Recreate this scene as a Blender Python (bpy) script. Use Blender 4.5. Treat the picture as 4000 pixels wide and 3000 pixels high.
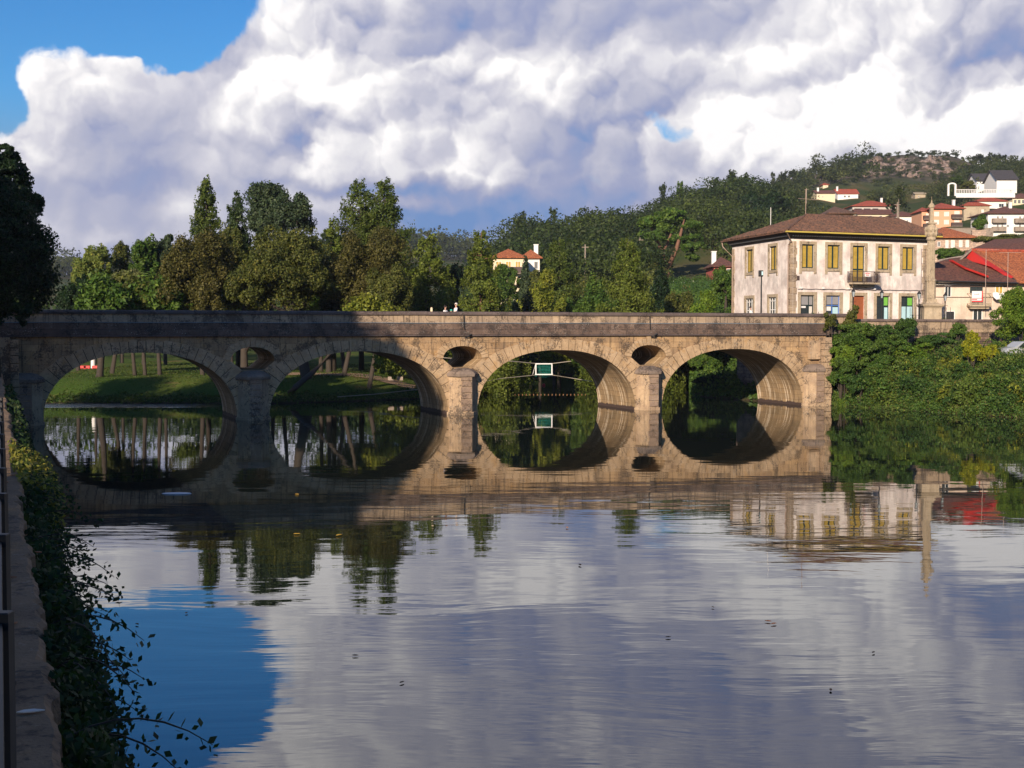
import bpy, bmesh, math, random
import numpy as np
from mathutils import Vector, Matrix
from mathutils.geometry import tessellate_polygon
R = math.radians
SC = bpy.context.scene
COL = SC.collection
for o in list(bpy.data.objects): bpy.data.objects.remove(o)

# ---------------------------------------------------------------- camera
F = 5000.0; PITCH = math.atan(215/F)
cam_d = bpy.data.cameras.new('camera'); cam = bpy.data.objects.new('camera', cam_d); COL.objects.link(cam)
cam.location = (0, 0, 6.0); cam.rotation_euler = (R(90)-PITCH, 0, 0)
cam_d.sensor_width = 36; cam_d.lens = F/4000*36; cam_d.clip_start = .1; cam_d.clip_end = 6000
SC.camera = cam
SUN_AZ_DIR = Vector((-.36, -.93)).normalized(); SUN_EL = R(20)
# ---------------------------------------------------------------- sun
sd = bpy.data.lights.new('sun', 'SUN'); sd.energy = 5.0; sd.angle = R(.55); sd.color = (1, .83, .64)
so = bpy.data.objects.new('sun', sd); COL.objects.link(so)
SUNV = Vector((SUN_AZ_DIR.x*math.cos(SUN_EL), SUN_AZ_DIR.y*math.cos(SUN_EL), math.sin(SUN_EL)))
so.rotation_euler = SUNV.to_track_quat('Z', 'Y').to_euler(); so.location = (-60, -50, 60)
SC.view_settings.view_transform = 'Standard'; SC.view_settings.look = 'None'
SC.view_settings.exposure = .58; SC.view_settings.gamma = 1.0
SC.cycles.max_bounces = 6; SC.cycles.diffuse_bounces = 2; SC.cycles.glossy_bounces = 3
SC.cycles.transmission_bounces = 3; SC.cycles.transparent_max_bounces = 6; SC.cycles.volume_bounces = 0
SC.cycles.caustics_reflective = False; SC.cycles.caustics_refractive = False
SC.cycles.use_adaptive_sampling = True; SC.cycles.use_denoising = True

# ---------------------------------------------------------------- pixel geometry (measuring the photograph)
CP, SP = math.cos(PITCH), math.sin(PITCH)
def ray(px, py):
    a = (px-2000)/F; b = (1500-py)/F
    return Vector((a, CP+b*SP, -SP+b*CP))
def at(px, py, Y):
    d = ray(px, py); k = Y/d.y
    return Vector((d.x*k, Y, 6+d.z*k))
def on_z(px, py, z):
    d = ray(px, py); k = (z-6)/d.z
    return Vector((d.x*k, d.y*k, z))

# ---------------------------------------------------------------- node helper
class G:
    def __init__(s, nt): s.nt = nt; s.n = nt.nodes; s.l = nt.links
    def put(s, sock, v):
        if v is None: return
        if hasattr(v, 'is_output') or isinstance(v, bpy.types.NodeSocket): s.l.new(v, sock)
        else:
            if sock.type == 'RGBA' and len(v) == 3: v = (*v, 1)
            sock.default_value = v
    def node(s, t, ins=None, **kw):
        nd = s.n.new(t)
        for k, v in kw.items(): setattr(nd, k, v)
        for k, v in (ins or {}).items(): s.put(nd.inputs[k], v)
        return nd
    def m(s, op, a, b=None, c=None, clamp=False):
        nd = s.node('ShaderNodeMath', operation=op, use_clamp=clamp)
        for i, v in enumerate((a, b, c)):
            if v is not None: s.put(nd.inputs[i], v)
        return nd.outputs[0]
    def v(s, op, a, b=None):
        nd = s.node('ShaderNodeVectorMath', operation=op)
        s.put(nd.inputs[0], a)
        if b is not None: s.put(nd.inputs[1], b)
        return nd.outputs['Value'] if op in ('LENGTH', 'DOT_PRODUCT', 'DISTANCE') else nd.outputs[0]
    def mix(s, f, a, b, bt='MIX'):
        nd = s.node('ShaderNodeMix', data_type='RGBA', blend_type=bt)
        s.put(nd.inputs['Factor'], f); s.put(nd.inputs[6], a); s.put(nd.inputs[7], b)
        return nd.outputs[2]
    def ramp(s, x, a, b, c=0., d=1., smooth=True):
        nd = s.node('ShaderNodeMapRange', interpolation_type='SMOOTHSTEP' if smooth else 'LINEAR')
        for i, q in enumerate((x, a, b, c, d)): s.put(nd.inputs[i], q)
        return nd.outputs[0]
    def noise(s, vec, scale, detail=4, rough=.55, dist=0., out='Fac'):
        return s.node('ShaderNodeTexNoise', {'Vector': vec, 'Scale': scale, 'Detail': detail, 'Roughness': rough, 'Distortion': dist}).outputs[out]
    def scale(s, vec, sc, loc=(0, 0, 0)):
        return s.node('ShaderNodeMapping', {'Vector': vec, 'Scale': sc, 'Location': loc}).outputs[0]

# ---------------------------------------------------------------- world: Nishita sky with cumulus
w = bpy.data.worlds.new('World'); SC.world = w; w.use_nodes = True
g = G(w.node_tree); g.n.clear()
sky = g.node('ShaderNodeTexSky', sky_type='NISHITA', sun_disc=False, sun_elevation=SUN_EL,
             sun_rotation=math.atan2(SUN_AZ_DIR.x, SUN_AZ_DIR.y), air_density=1.0, dust_density=.3, ozone_density=2.5)
WS = .1
D0 = g.node('ShaderNodeTexCoord').outputs['Generated']
sep = g.node('ShaderNodeSeparateXYZ', {0: D0})
def gd(px, py):
    d = ray(px, py).normalized(); return tuple(d)
def blob(px, py, rx, ry, amp, vec=None, p=2.0):
    q = g.v('MULTIPLY', g.v('SUBTRACT', vec or DW, gd(px, py)), (F/rx, 2.2, F/ry))
    L = g.v('LENGTH', q)
    return g.m('MULTIPLY', g.m('EXPONENT', g.m('MULTIPLY', g.m('POWER', L, p), -1.0)), amp)
def total(lst):
    a = lst[0]
    for b in lst[1:]: a = g.m('ADD', a, b)
    return a
# warp: billowy outlines
wn = g.node('ShaderNodeTexNoise', {'Vector': D0, 'Scale': 9., 'Detail': 5., 'Roughness': .6}).outputs['Color']
DW = g.v('ADD', D0, g.v('MULTIPLY', g.v('SUBTRACT', wn, (.5, .5, .5)), (.075, .0, .075)))
wn2 = g.node('ShaderNodeTexNoise', {'Vector': D0, 'Scale': 26., 'Detail': 5., 'Roughness': .6}).outputs['Color']
DV = g.v('ADD', DW, g.v('MULTIPLY', g.v('SUBTRACT', wn2, (.5, .5, .5)), (.020, .0, .020)))
def puffs(vec, sc, amp):
    d = g.node('ShaderNodeTexVoronoi', {'Vector': vec, 'Scale': sc}, feature='F1').outputs['Distance']
    return g.m('MULTIPLY', g.m('MULTIPLY', d, d), -amp)
def billow(vec, v2):
    return total([puffs(vec, 8., 1.5), puffs(v2, 19., .62), puffs(v2, 47., .24), g.m('MULTIPLY', g.noise(v2, 9., 6, .55), .55)])
DV2 = g.v('ADD', DV, g.v('MULTIPLY', g.v('SUBTRACT', g.node('ShaderNodeTexNoise', {'Vector': D0, 'Scale': 70., 'Detail': 2.}).outputs['Color'], (.5, .5, .5)), (.008, 0., .008)))
OFF = (-.0045, 0., .0085)
b0 = billow(DV, DV2)
b1 = billow(g.v('ADD', DV, OFF), g.v('ADD', DV2, OFF))
relief = g.m('SUBTRACT', b0, b1)
big0 = g.noise(DW, 4.5, 3, .5); big1 = g.noise(g.v('ADD', DW, (-.02, 0, .03)), 4.5, 3, .5)
relief2 = g.m('SUBTRACT', big0, big1)
# coverage: 1 = cloud, holes taken out
holes = total([blob(330, -220, 620, 385, 1.35, p=4), blob(620, 60, 190, 200, .8, p=3), blob(-30, 310, 100, 130, 1., p=2),
               blob(2690, 510, 90, 60, .41), blob(2590, 440, 60, 60, .28), blob(2330, 680, 90, 40, .35)])
cov = g.m('ADD', g.m('SUBTRACT', g.m('SUBTRACT', 1.0, holes), .5), g.m('MULTIPLY', g.m('SUBTRACT', g.noise(DV, 22., 6, .6), .5), .8))
alpha = g.ramp(cov, -.01, .20)
front = g.ramp(sep.outputs[1], .15, .55)          # clouds stand ahead; the unseen sky behind is made clear to dim ambient light
wisps = g.ramp(g.noise(g.scale(D0, (2., 2., 6.)), 2.2, 4, .6), .56, .75, 0., .4)
topfade = g.ramp(sep.outputs[2], .50, .75, 1., 0.)
alpha = g.m('ADD', g.m('MULTIPLY', g.m('MULTIPLY', alpha, front), topfade), g.m('MULTIPLY', wisps, g.m('SUBTRACT', 1.0, front)), clamp=True)
bright = total([
    blob(1090, 60, 150, 150, .22), blob(1340, 330, 150, 110, .40), blob(1000, 420, 260, 130, .18), blob(1750, 230, 300, 160, .12), blob(260, 280, 260, 110, .16),
    blob(160, 480, 200, 150, .12), blob(1560, 600, 280, 120, .22), blob(1900, 690, 170, 90, .26), blob(2060, 250, 260, 60, .20), blob(2750, 250, 420, 80, .24), blob(2850, 480, 130, 80, .28), blob(2970, 590, 170, 80, .26), blob(1260, 640, 250, 70, .14),
    blob(3600, 330, 400, 190, .42), blob(3300, 480, 230, 120, .30), blob(3500, 560, 420, 110, .22), blob(3500, 90, 300, 80, .12), blob(3980, 290, 50, 50, .3), blob(2180, 370, 160, 80, .18), blob(660, 815, 110, 36, .26), blob(390, 920, 100, 36, .24), blob(1450, 790, 260, 30, .18),
    blob(2500, 70, 420, 110, -.20), blob(3880, 170, 200, 110, -.32), blob(1780, 50, 150, 80, -.20), blob(2900, 340, 330, 80, -.10), blob(2200, 540, 190, 120, -.14), blob(1340, 480, 60, 50, -.18),
    blob(1500, 735, 480, 32, -.34), blob(1850, 810, 420, 70, -.40), blob(1760, 900, 420, 90, -.42), blob(2330, 760, 260, 80, -.26), blob(700, 960, 800, 90, -.10), blob(2150, 640, 180, 80, -.12), blob(750, 600, 260, 50, -.12), blob(450, 730, 560, 110, -.22), blob(960, 560, 130, 30, -.14),
    blob(3000, -760, 2600, 480, -.24), blob(1200, -600, 330, 260, .22), blob(2500, -420, 300, 200, .12)])
br = g.m('ADD', g.m('ADD', bright, .65), g.m('ADD', g.m('MULTIPLY', relief, g.ramp(g.m('ADD', bright, g.m('MULTIPLY', g.m('SUBTRACT', big0, .5), 1.2)), -.28, .26, .62, 1.5)), g.m('MULTIPLY', relief2, 1.15)))
cr = g.node('ShaderNodeValToRGB', {0: br}); e = cr.color_ramp.elements
e[0].position = .10; e[0].color = (.12, .25, .52, 1)
e[1].position = 1.04; e[1].color = (1.02, 1.0, .98, 1)
for ps, c in ((.36, (.30, .34, .52)), (.54, (.46, .475, .585)), (.70, (.62, .62, .69)), (.86, (.81, .805, .82))):
    k = e.new(ps); k.color = (*c, 1)
cloudc = g.v('MULTIPLY', cr.outputs[0], (.745/WS, .735/WS, .74/WS))
hs = g.node('ShaderNodeHueSaturation', {'Color': sky.outputs[0], 'Saturation': 1.35, 'Value': 1.0, 'Hue': .5})
skyc = g.mix(g.ramp(sep.outputs[2], .09, .18), g.v('MULTIPLY', hs.outputs[0], (.60, .46, .50)), g.v('MULTIPLY', hs.outputs[0], (.36, .66, .86)))
col = g.mix(alpha, skyc, cloudc)
w.cycles.sampling_method = 'MANUAL'; w.cycles.sample_map_resolution = 256
bg = g.node('ShaderNodeBackground', {'Color': col, 'Strength': WS})
g.l.new(bg.outputs[0], g.node('ShaderNodeOutputWorld').inputs[0])

# ---------------------------------------------------------------- materials
def new_mat(name):
    m = bpy.data.materials.new(name); m.use_nodes = True; g = G(m.node_tree)
    return m, g, g.n['Principled BSDF']
def plain(name, c, rough=.7, metal=0., var=.12, scale=3., bump=0.):
    m, g, b = new_mat(name)
    o = g.node('ShaderNodeTexCoord').outputs['Object']
    n = g.noise(o, scale, 6)
    g.put(b.inputs['Base Color'], g.mix(n, tuple(x*(1-var) for x in c), tuple(min(1, x*(1+var)) for x in c)))
    b.inputs['Roughness'].default_value = rough; b.inputs['Metallic'].default_value = metal
    if bump: g.put(b.inputs['Normal'], g.node('ShaderNodeBump', {'Height': g.noise(o, scale*8, 4), 'Strength': .6, 'Distance': bump}).outputs[0])
    return m
def stone(name, c1, c2, dark=(.035, .028, .026), damt=.5, wamt=.3, brick=None, ochre=.0, coord='Object', vstreak=0., axis='xz', joint=(.05, .04, .03), bumpd=.02):
    m, g, b = new_mat(name)
    tc = g.node('ShaderNodeTexCoord'); o = tc.outputs[coord]
    n1 = g.noise(o, .9, 6, .6); c = g.mix(g.ramp(n1, .35, .65), c1, c2)
    n1b = g.noise(o, 5., 5, .6); c = g.mix(g.ramp(n1b, .3, .75, 0, .55), c, tuple(x*.6 for x in c1))
    if ochre: c = g.mix(g.ramp(g.noise(o, 1.7, 5), .55, .68, 0, ochre), c, (.38, .20, .05))
    bm = None
    if brick:
        s = g.node('ShaderNodeSeparateXYZ', {0: o})
        a = s.outputs['XYZ'.index(axis[0].upper())]; z = s.outputs['XYZ'.index(axis[1].upper())]
        v2 = g.node('ShaderNodeCombineXYZ', {0: a, 1: z}).outputs[0]
        v2 = g.v('ADD', v2, g.v('MULTIPLY', g.node('ShaderNodeTexNoise', {'Vector': o, 'Scale': 2.5}).outputs['Color'], (.05, .03, 0)))
        br = g.node('ShaderNodeTexBrick', {'Vector': v2, 'Color1': (.74, .73, .74, 1), 'Color2': (1.12, 1.08, 1.0, 1), 'Mortar': (.45, .42, .4, 1), 'Scale': 1., 'Mortar Size': brick[2], 'Brick Width': brick[0], 'Row Height': brick[1], 'Bias': 0.})
        c = g.mix(1., c, br.outputs[0], 'MULTIPLY'); bm = br.outputs[1]
    if vstreak:
        st = g.noise(g.scale(o, (3.2, 3.2, .25)), 1.5, 5, .6)
        c = g.mix(g.ramp(st, .5, .68, 0, vstreak), c, dark)
    n2 = g.noise(o, .8, 8, .7, .6)
    n3 = g.noise(o, 9., 5, .7)
    c = g.mix(g.ramp(g.m('ADD', g.m('MULTIPLY', n2, .6), g.m('MULTIPLY', n3, .4)), .55-.13*damt, .60-.07*damt, 0, min(.92, .42+damt*.75)), c, dark)
    vo = g.noise(o, 16., 3, .5)
    pt = g.ramp(g.noise(o, 1.3, 3), .45, .62)
    c = g.mix(g.m('MULTIPLY', g.m('MULTIPLY', g.ramp(vo, .60, .66), pt), wamt), c, (.42, .40, .36))
    g.put(b.inputs['Base Color'], c); b.inputs['Roughness'].default_value = .9
    b.inputs['Specular IOR Level'].default_value = .25
    h = g.m('ADD', g.m('MULTIPLY', n3, .6), g.noise(o, 30., 3))
    if bm: h = g.m('SUBTRACT', h, g.m('MULTIPLY', bm, 1.4))
    g.put(b.inputs['Normal'], g.node('ShaderNodeBump', {'Height': h, 'Strength': .7, 'Distance': bumpd}).outputs[0])
    return m
def foliage(name, ca, cb, cc=None, scale=.6, trans=.3):
    m, g, b = new_mat(name)
    rnd = g.node('ShaderNodeNewGeometry').outputs['Random Per Island']
    o = g.node('ShaderNodeTexCoord').outputs['Object']
    c = g.mix(g.ramp(g.noise(o, scale, 3), .35, .65), ca, cb)
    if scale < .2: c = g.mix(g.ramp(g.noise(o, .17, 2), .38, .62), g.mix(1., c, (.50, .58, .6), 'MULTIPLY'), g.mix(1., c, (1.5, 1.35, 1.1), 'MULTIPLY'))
    c = g.mix(g.ramp(rnd, .72, 1.0, 0, .8), c, cc or tuple(x*1.6 for x in cb))
    c = g.mix(1., c, g.node('ShaderNodeValToRGB', {0: g.m('FRACT', g.m('MULTIPLY', rnd, 17.3))}).outputs[0], 'MULTIPLY') if False else c
    c = g.mix(g.m('FRACT', g.m('MULTIPLY', rnd, 17.3)), g.mix(1., c, (.55, .55, .55), 'MULTIPLY'), g.mix(1., c, (1.35, 1.35, 1.2), 'MULTIPLY'))
    g.put(b.inputs['Base Color'], c); b.inputs['Roughness'].default_value = .6; b.inputs['Specular IOR Level'].default_value = .25
    tr = g.node('ShaderNodeBsdfTranslucent', {'Color': g.mix(1., c, (1.3, 1.5, .7), 'MULTIPLY')})
    mx = g.node('ShaderNodeMixShader', {0: trans, 1: b.outputs[0], 2: tr.outputs[0]})
    g.l.new(mx.outputs[0], g.n['Material Output'].inputs[0])
    return m
def tiles(name, c1, c2, c3, coord='Object', freq=5., moss=.3):
    m, g, b = new_mat(name)
    o = g.node('ShaderNodeTexCoord').outputs[coord]
    n = g.noise(o, 5., 6, .75); c = g.mix(g.ramp(n, .42, .58), tuple(q*1.25 for q in c1), tuple(q*.62 for q in c2))
    vo = g.node('ShaderNodeTexVoronoi', {'Vector': g.scale(o, (1, 1, 1)), 'Scale': 4.})
    c = g.mix(g.ramp(g.node('ShaderNodeSeparateColor', {0: vo.outputs['Color']}).outputs[0], .7, 1, 0, .6), c, c3)
    c = g.mix(g.ramp(g.noise(o, .5, 6, .65), .5, .7, 0, moss), c, (.06, .05, .035))
    g.put(b.inputs['Base Color'], c); b.inputs['Roughness'].default_value = .85
    wv = g.node('ShaderNodeTexWave', {'Vector': o, 'Scale': freq, 'Distortion': .3}, wave_type='BANDS', bands_direction='X')
    g.put(b.inputs['Normal'], g.node('ShaderNodeBump', {'Height': g.m('ADD', wv.outputs[1], g.m('MULTIPLY', n, 1.)), 'Strength': .7, 'Distance': .05}).outputs[0])
    return m
def plaster(name, c, stain=(.3, .25, .22), amt=.5, streak=.4):
    m, g, b = new_mat(name)
    o = g.node('ShaderNodeTexCoord').outputs['Object']
    n = g.noise(o, .55, 7, .65); c1 = g.mix(g.ramp(n, .38, .68, 0, amt), c, stain)
    st = g.noise(g.scale(o, (2.2, 2.2, .22)), 1.3, 6, .65); c1 = g.mix(g.ramp(st, .52, .72, 0, streak), c1, tuple(x*.55 for x in c))
    sz = g.node('ShaderNodeSeparateXYZ', {0: o}).outputs[2]; bd = g.m('MULTIPLY', g.ramp(sz, 9.3, 10.2), g.ramp(sz, 10.8, 11.9, 1., 0.)); dn = g.noise(g.scale(o, (1.4, 1.4, .5)), 1.6, 7, .7)
    c1 = g.mix(g.m('MULTIPLY', bd, g.ramp(dn, .40, .60, 0, .7)), c1, tuple(x*.52 for x in c))
    f = g.noise(o, 8, 5, .7); c1 = g.mix(g.ramp(f, .5, .8, 0, amt*.7), c1, tuple(x*.6 for x in c))
    g.put(b.inputs['Base Color'], c1); b.inputs['Roughness'].default_value = .9
    g.put(b.inputs['Normal'], g.node('ShaderNodeBump', {'Height': f, 'Strength': .3, 'Distance': .02}).outputs[0])
    return m
M = {}
M['ashlar'] = stone('ashlar', (.47, .32, .18), (.32, .215, .13), damt=.40, wamt=.5, brick=(1.25, .42, .007), ochre=.35, vstreak=.6)
M['voussoir'] = stone('voussoir', (.51, .36, .22), (.37, .255, .15), damt=.32, wamt=.65, ochre=.35, vstreak=.15)
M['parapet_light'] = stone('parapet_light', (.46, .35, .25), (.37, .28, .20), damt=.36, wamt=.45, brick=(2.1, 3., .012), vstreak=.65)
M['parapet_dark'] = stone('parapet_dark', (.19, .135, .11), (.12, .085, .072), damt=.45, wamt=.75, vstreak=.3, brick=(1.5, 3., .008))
M['coping'] = stone('coping', (.145, .11, .10), (.10, .075, .07), damt=.35, wamt=.35)
M['cap'] = stone('cap', (.25, .19, .15), (.18, .14, .115), damt=.35, wamt=.4)
M['pier'] = stone('pier', (.48, .345, .22), (.32, .225, .15), damt=.42, wamt=.7, vstreak=.3)
M['pier_block'] = stone('pier_block', (.33, .235, .17), (.23, .16, .12), damt=.35, wamt=.5)
M['joint'] = plain('joint', (.03, .024, .018), .95)
M['rubble'] = stone('rubble', (.30, .22, .17), (.22, .15, .12), damt=.4, wamt=.3, brick=(.7, .3, .02), vstreak=.5)
M['wallcap'] = stone('wallcap', (.2, .15, .13), (.15, .11, .10), damt=.4, wamt=.3)
M['granite'] = stone('granite', (.46, .37, .26), (.37, .29, .2), damt=.2, wamt=.2, vstreak=.2)
M['quoin'] = stone('quoin', (.46, .36, .26), (.38, .29, .21), damt=.15, wamt=.1, brick=(3., .55, .01))
M['plaster'] = plaster('plaster', (.80, .71, .65), (.40, .31, .28), .75, .75)
M['plaster2'] = plaster('plaster2', (.66, .52, .42), (.36, .29, .22), .7, .5)
M['cornice_dark'] = plain('cornice_dark', (.09, .065, .05), .9, bump=.02)
M['shutter'] = plain('shutter', (.40, .27, .045), .6, var=.4, scale=2.5)
M['frame_green'] = plain('frame_green', (.012, .03, .028), .5)
M['glass'] = plain('glass', (.02, .03, .035), .08)
M['white'] = plain('white', (.7, .68, .66), .6)
M['offwhite'] = plain('offwhite', (.62, .58, .52), .7)
M['blue_frame'] = plain('blue_frame', (.08, .18, .5), .5)
M['green_panel'] = plain('green_panel', (.16, .42, .06), .5)
M['pale_panel'] = plain('pale_panel', (.42, .62, .66), .5)
M['grey_panel'] = plain('grey_panel', (.25, .24, .24), .6)
M['door_brown'] = plain('door_brown', (.30, .085, .03), .6, var=.2)
M['iron'] = plain('iron', (.018, .018, .02), .55, .3)
M['iron_rust'] = plain('iron_rust', (.07, .045, .04), .7, .2)
M['gutter'] = plain('gutter', (.55, .42, .08), .5)
M['pipe'] = plain('pipe', (.35, .25, .2), .6)
M['roof_old'] = tiles('roof_old', (.17, .085, .055), (.10, .06, .042), (.27, .12, .06), moss=.45)
M['roof_brown'] = tiles('roof_brown', (.16, .06, .04), (.11, .045, .035), (.2, .09, .05), moss=.3)
M['roof_orange'] = tiles('roof_orange', (.42, .13, .045), (.34, .09, .035), (.5, .17, .06), moss=.1)
M['roof_red'] = tiles('roof_red', (.40, .075, .035), (.33, .06, .03), (.45, .1, .05), moss=.08)
M['roof_slate'] = tiles('roof_slate', (.06, .055, .06), (.045, .042, .048), (.08, .07, .075), moss=.1)
M['red_paint'] = plain('red_paint', (.40, .018, .012), .6, var=.2)
M['bark'] = plain('bark', (.042, .032, .024), .9, var=.4, scale=2, bump=.03)
M['bark_light'] = plain('bark_light', (.20, .16, .13), .9, var=.3, scale=2, bump=.02)
M['bark_red'] = plain('bark_red', (.16, .08, .05), .9, var=.3, scale=2, bump=.02)
M['skin'] = plain('skin', (.5, .28, .2), .6)
M['hair_dark'] = plain('hair_dark', (.03, .015, .012), .7)
M['hair_white'] = plain('hair_white', (.55, .5, .45), .7)
M['cloth_dark'] = plain('cloth_dark', (.04, .045, .07), .8)
M['turquoise'] = plain('turquoise', (.02, .38, .30), .6)
M['net'] = plain('net', (.0, .25, .2), .7)
M['rope'] = plain('rope', (.32, .28, .22), .8)
M['cable_blue'] = plain('cable_blue', (.14, .22, .30), .6)
M['buoy'] = plain('buoy', (.30, .15, .06), .5)
M['red'] = plain('red', (.6, .03, .03), .5)
M['blue'] = plain('blue', (.04, .12, .5), .5)
M['rock'] = stone('rock', (.27, .20, .17), (.18, .14, .125), damt=.4, wamt=.1)
M['concrete'] = stone('concrete', (.33, .27, .22), (.26, .21, .17), damt=.25, wamt=.1)
M['silver'] = plain('silver', (.5, .52, .56), .3, .4)
M['tyre'] = plain('tyre', (.02, .02, .02), .8)
M['ledge'] = stone('ledge', (.26, .17, .10), (.18, .12, .075), damt=.35, wamt=.15, ochre=.25)
M['leaf_dry'] = plain('leaf_dry', (.30, .12, .05), .8)
M['leaf_yellow'] = plain('leaf_yellow', (.5, .3, .04), .8)
M['foam'] = plain('foam', (.5, .5, .52), .6)

def FM(name, a, b, c=None, **k): M[name] = foliage(name, a, b, c, **k)
FM('f_olive', (.058, .074, .017), (.100, .112, .024), (.17, .155, .032))
FM('f_brown', (.062, .064, .017), (.095, .088, .022), (.15, .12, .035))
FM('f_dark', (0.023, 0.046, 0.014), (0.043, 0.072, 0.019), (0.087, 0.123, 0.029))
FM('f_deep', (.010, .026, .012), (.018, .042, .014), (.03, .06, .018))
FM('f_blue', (0.032, 0.058, 0.032), (0.058, 0.084, 0.041), (0.102, 0.131, 0.058))
FM('f_conifer', (.045, .075, .012), (.085, .115, .018), (.13, .15, .03))
FM('f_cedar', (.080, .115, .016), (.125, .155, .022), (.17, .19, .035))
FM('f_lime', (0.131, 0.167, 0.020), (0.189, 0.203, 0.026), (0.290, 0.275, 0.029))
FM('f_willow', (0.087, 0.107, 0.038), (0.138, 0.152, 0.052), (0.189, 0.189, 0.072))
FM('f_poplar', (0.102, 0.142, 0.032), (0.160, 0.196, 0.041), (0.275, 0.246, 0.043))
FM('f_bright', (0.072, 0.145, 0.014), (0.123, 0.196, 0.020), (0.203, 0.246, 0.029))
FM('f_mid', (.045, .10, .016), (.080, .135, .022), (.13, .18, .03))
FM('f_yellow', (0.184, 0.218, 0.014), (0.299, 0.299, 0.018), (0.483, 0.391, 0.023), trans=.35)
FM('f_flower', (0.517, 0.345, 0.011), (0.690, 0.483, 0.017), (0.805, 0.575, 0.034))
FM('f_ivy', (.030, .075, .016), (.055, .105, .020), (.09, .15, .03))
FM('f_bank', (.055, .115, .018), (.10, .15, .026), (.17, .18, .04), scale=.35)
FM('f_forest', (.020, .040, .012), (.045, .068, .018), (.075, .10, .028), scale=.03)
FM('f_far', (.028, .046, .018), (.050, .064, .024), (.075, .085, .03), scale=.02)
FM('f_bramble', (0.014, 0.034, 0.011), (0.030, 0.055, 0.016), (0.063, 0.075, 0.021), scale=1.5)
FM('f_bramble_sun', (0.102, 0.131, 0.022), (0.189, 0.174, 0.029), (0.362, 0.261, 0.043), scale=1.5)  # brighter copy of the bramble leaves, with sunlight put into the colour
FM('f_grass', (.035, .07, .010), (.065, .09, .014), (.11, .10, .03), scale=.4)

def grass_mat():
    m, g, b = new_mat('ground_mat')
    o = g.node('ShaderNodeTexCoord').outputs['Object']
    n = g.noise(o, .12, 7, .6); c = g.mix(g.ramp(n, .38, .6), (.055, .10, .014), (.085, .115, .02))
    c = g.mix(g.ramp(g.noise(o, .35, 6, .6), .56, .66, 0, .7), c, (.17, .115, .05))
    c = g.mix(g.ramp(g.noise(o, 3., 5, .7), .4, .8, 0, .5), c, (.03, .05, .012))
    s = g.node('ShaderNodeSeparateXYZ', {0: o})
    far = g.ramp(s.outputs[1], 170., 220.)
    hill = g.mix(g.ramp(g.noise(o, .035, 6), .45, .6), (.035, .055, .016), (.085, .075, .03))
    c = g.mix(far, c, hill)
    rk = g.ramp(s.outputs[1], 520., 600.)
    ro = g.node('ShaderNodeTexVoronoi', {'Vector': o, 'Scale': .16}).outputs['Distance']
    rc = g.mix(g.ramp(g.noise(o, .16, 7, .7), .45, .62), (.065, .055, .035), (.24, .18, .15))
    rc = g.mix(g.ramp(ro, .2, .6, 0, .6), rc, (.05, .05, .03))
    c = g.mix(g.m('MULTIPLY', rk, g.ramp(s.outputs[2], 62, 78)), c, rc)
    # soil under water and at its edge
    c = g.mix(g.ramp(s.outputs[2], .0, .5, 1, 0), c, (.05, .04, .022))
    g.put(b.inputs['Base Color'], c); b.inputs['Roughness'].default_value = .95; b.inputs['Specular IOR Level'].default_value = .1
    g.put(b.inputs['Normal'], g.node('ShaderNodeBump', {'Height': g.noise(o, 4., 6, .7), 'Strength': .8, 'Distance': .15}).outputs[0])
    return m
M['ground'] = grass_mat()
def water_mat():
    m, g, b = new_mat('water_mat')
    o = g.node('ShaderNodeTexCoord').outputs['Object']
    s = g.node('ShaderNodeSeparateXYZ', {0: o})
    b.inputs['Base Color'].default_value = (.010, .015, .012, 1); b.inputs['Roughness'].default_value = .012
    b.inputs['IOR'].default_value = 2.3; b.inputs['Specular IOR Level'].default_value = .5
    # ripples: crests across the river, calm towards the bridge
    wp = g.v('ADD', o, g.v('MULTIPLY', g.node('ShaderNodeTexNoise', {'Vector': o, 'Scale': .12, 'Detail': 3}).outputs['Color'], (3., 2.5, 0)))
    a = g.noise(g.scale(wp, (.30, 1.5, 1)), 1.0, 3, .45)
    c = g.noise(g.scale(wp, (.9, 4.2, 1)), 1.0, 2, .5)
    d = g.noise(g.scale(wp, (.08, .33, 1)), 1.0, 2, .5)
    patch = g.ramp(g.noise(g.scale(o, (.045, .07, 1)), 1., 4, .55), .36, .66, .25, 1.25)
    calm = g.ramp(s.outputs[1], 30., 60., 1., .30)
    weir = g.m('MULTIPLY', g.ramp(s.outputs[1], 97.5, 99.5), g.m('MULTIPLY', g.ramp(s.outputs[1], 104.5, 106., 1., 0.), g.ramp(s.outputs[0], -27., -22., 1., 0.)))
    h = g.m('ADD', g.m('ADD', g.m('MULTIPLY', a, .0085), g.m('MULTIPLY', c, .0018)), g.m('MULTIPLY', d, .024))
    h = g.m('MULTIPLY', h, g.m('MULTIPLY', patch, calm))
    h = g.m('ADD', h, g.m('MULTIPLY', g.m('MULTIPLY', g.noise(g.scale(o, (2., 5., 1)), 1., 4), .25), weir))
    g.put(b.inputs['Normal'], g.node('ShaderNodeBump', {'Height': h, 'Strength': 1., 'Distance': 1.}).outputs[0])
    g.put(b.inputs['Roughness'], g.ramp(g.m('MULTIPLY', weir, 1.), 0, 1, .012, .2))
    return m
M['water'] = water_mat()
M['asphalt'] = plain('asphalt', (.06, .058, .055), .9)
M['path'] = plain('path', (.28, .17, .10), .9)

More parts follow.
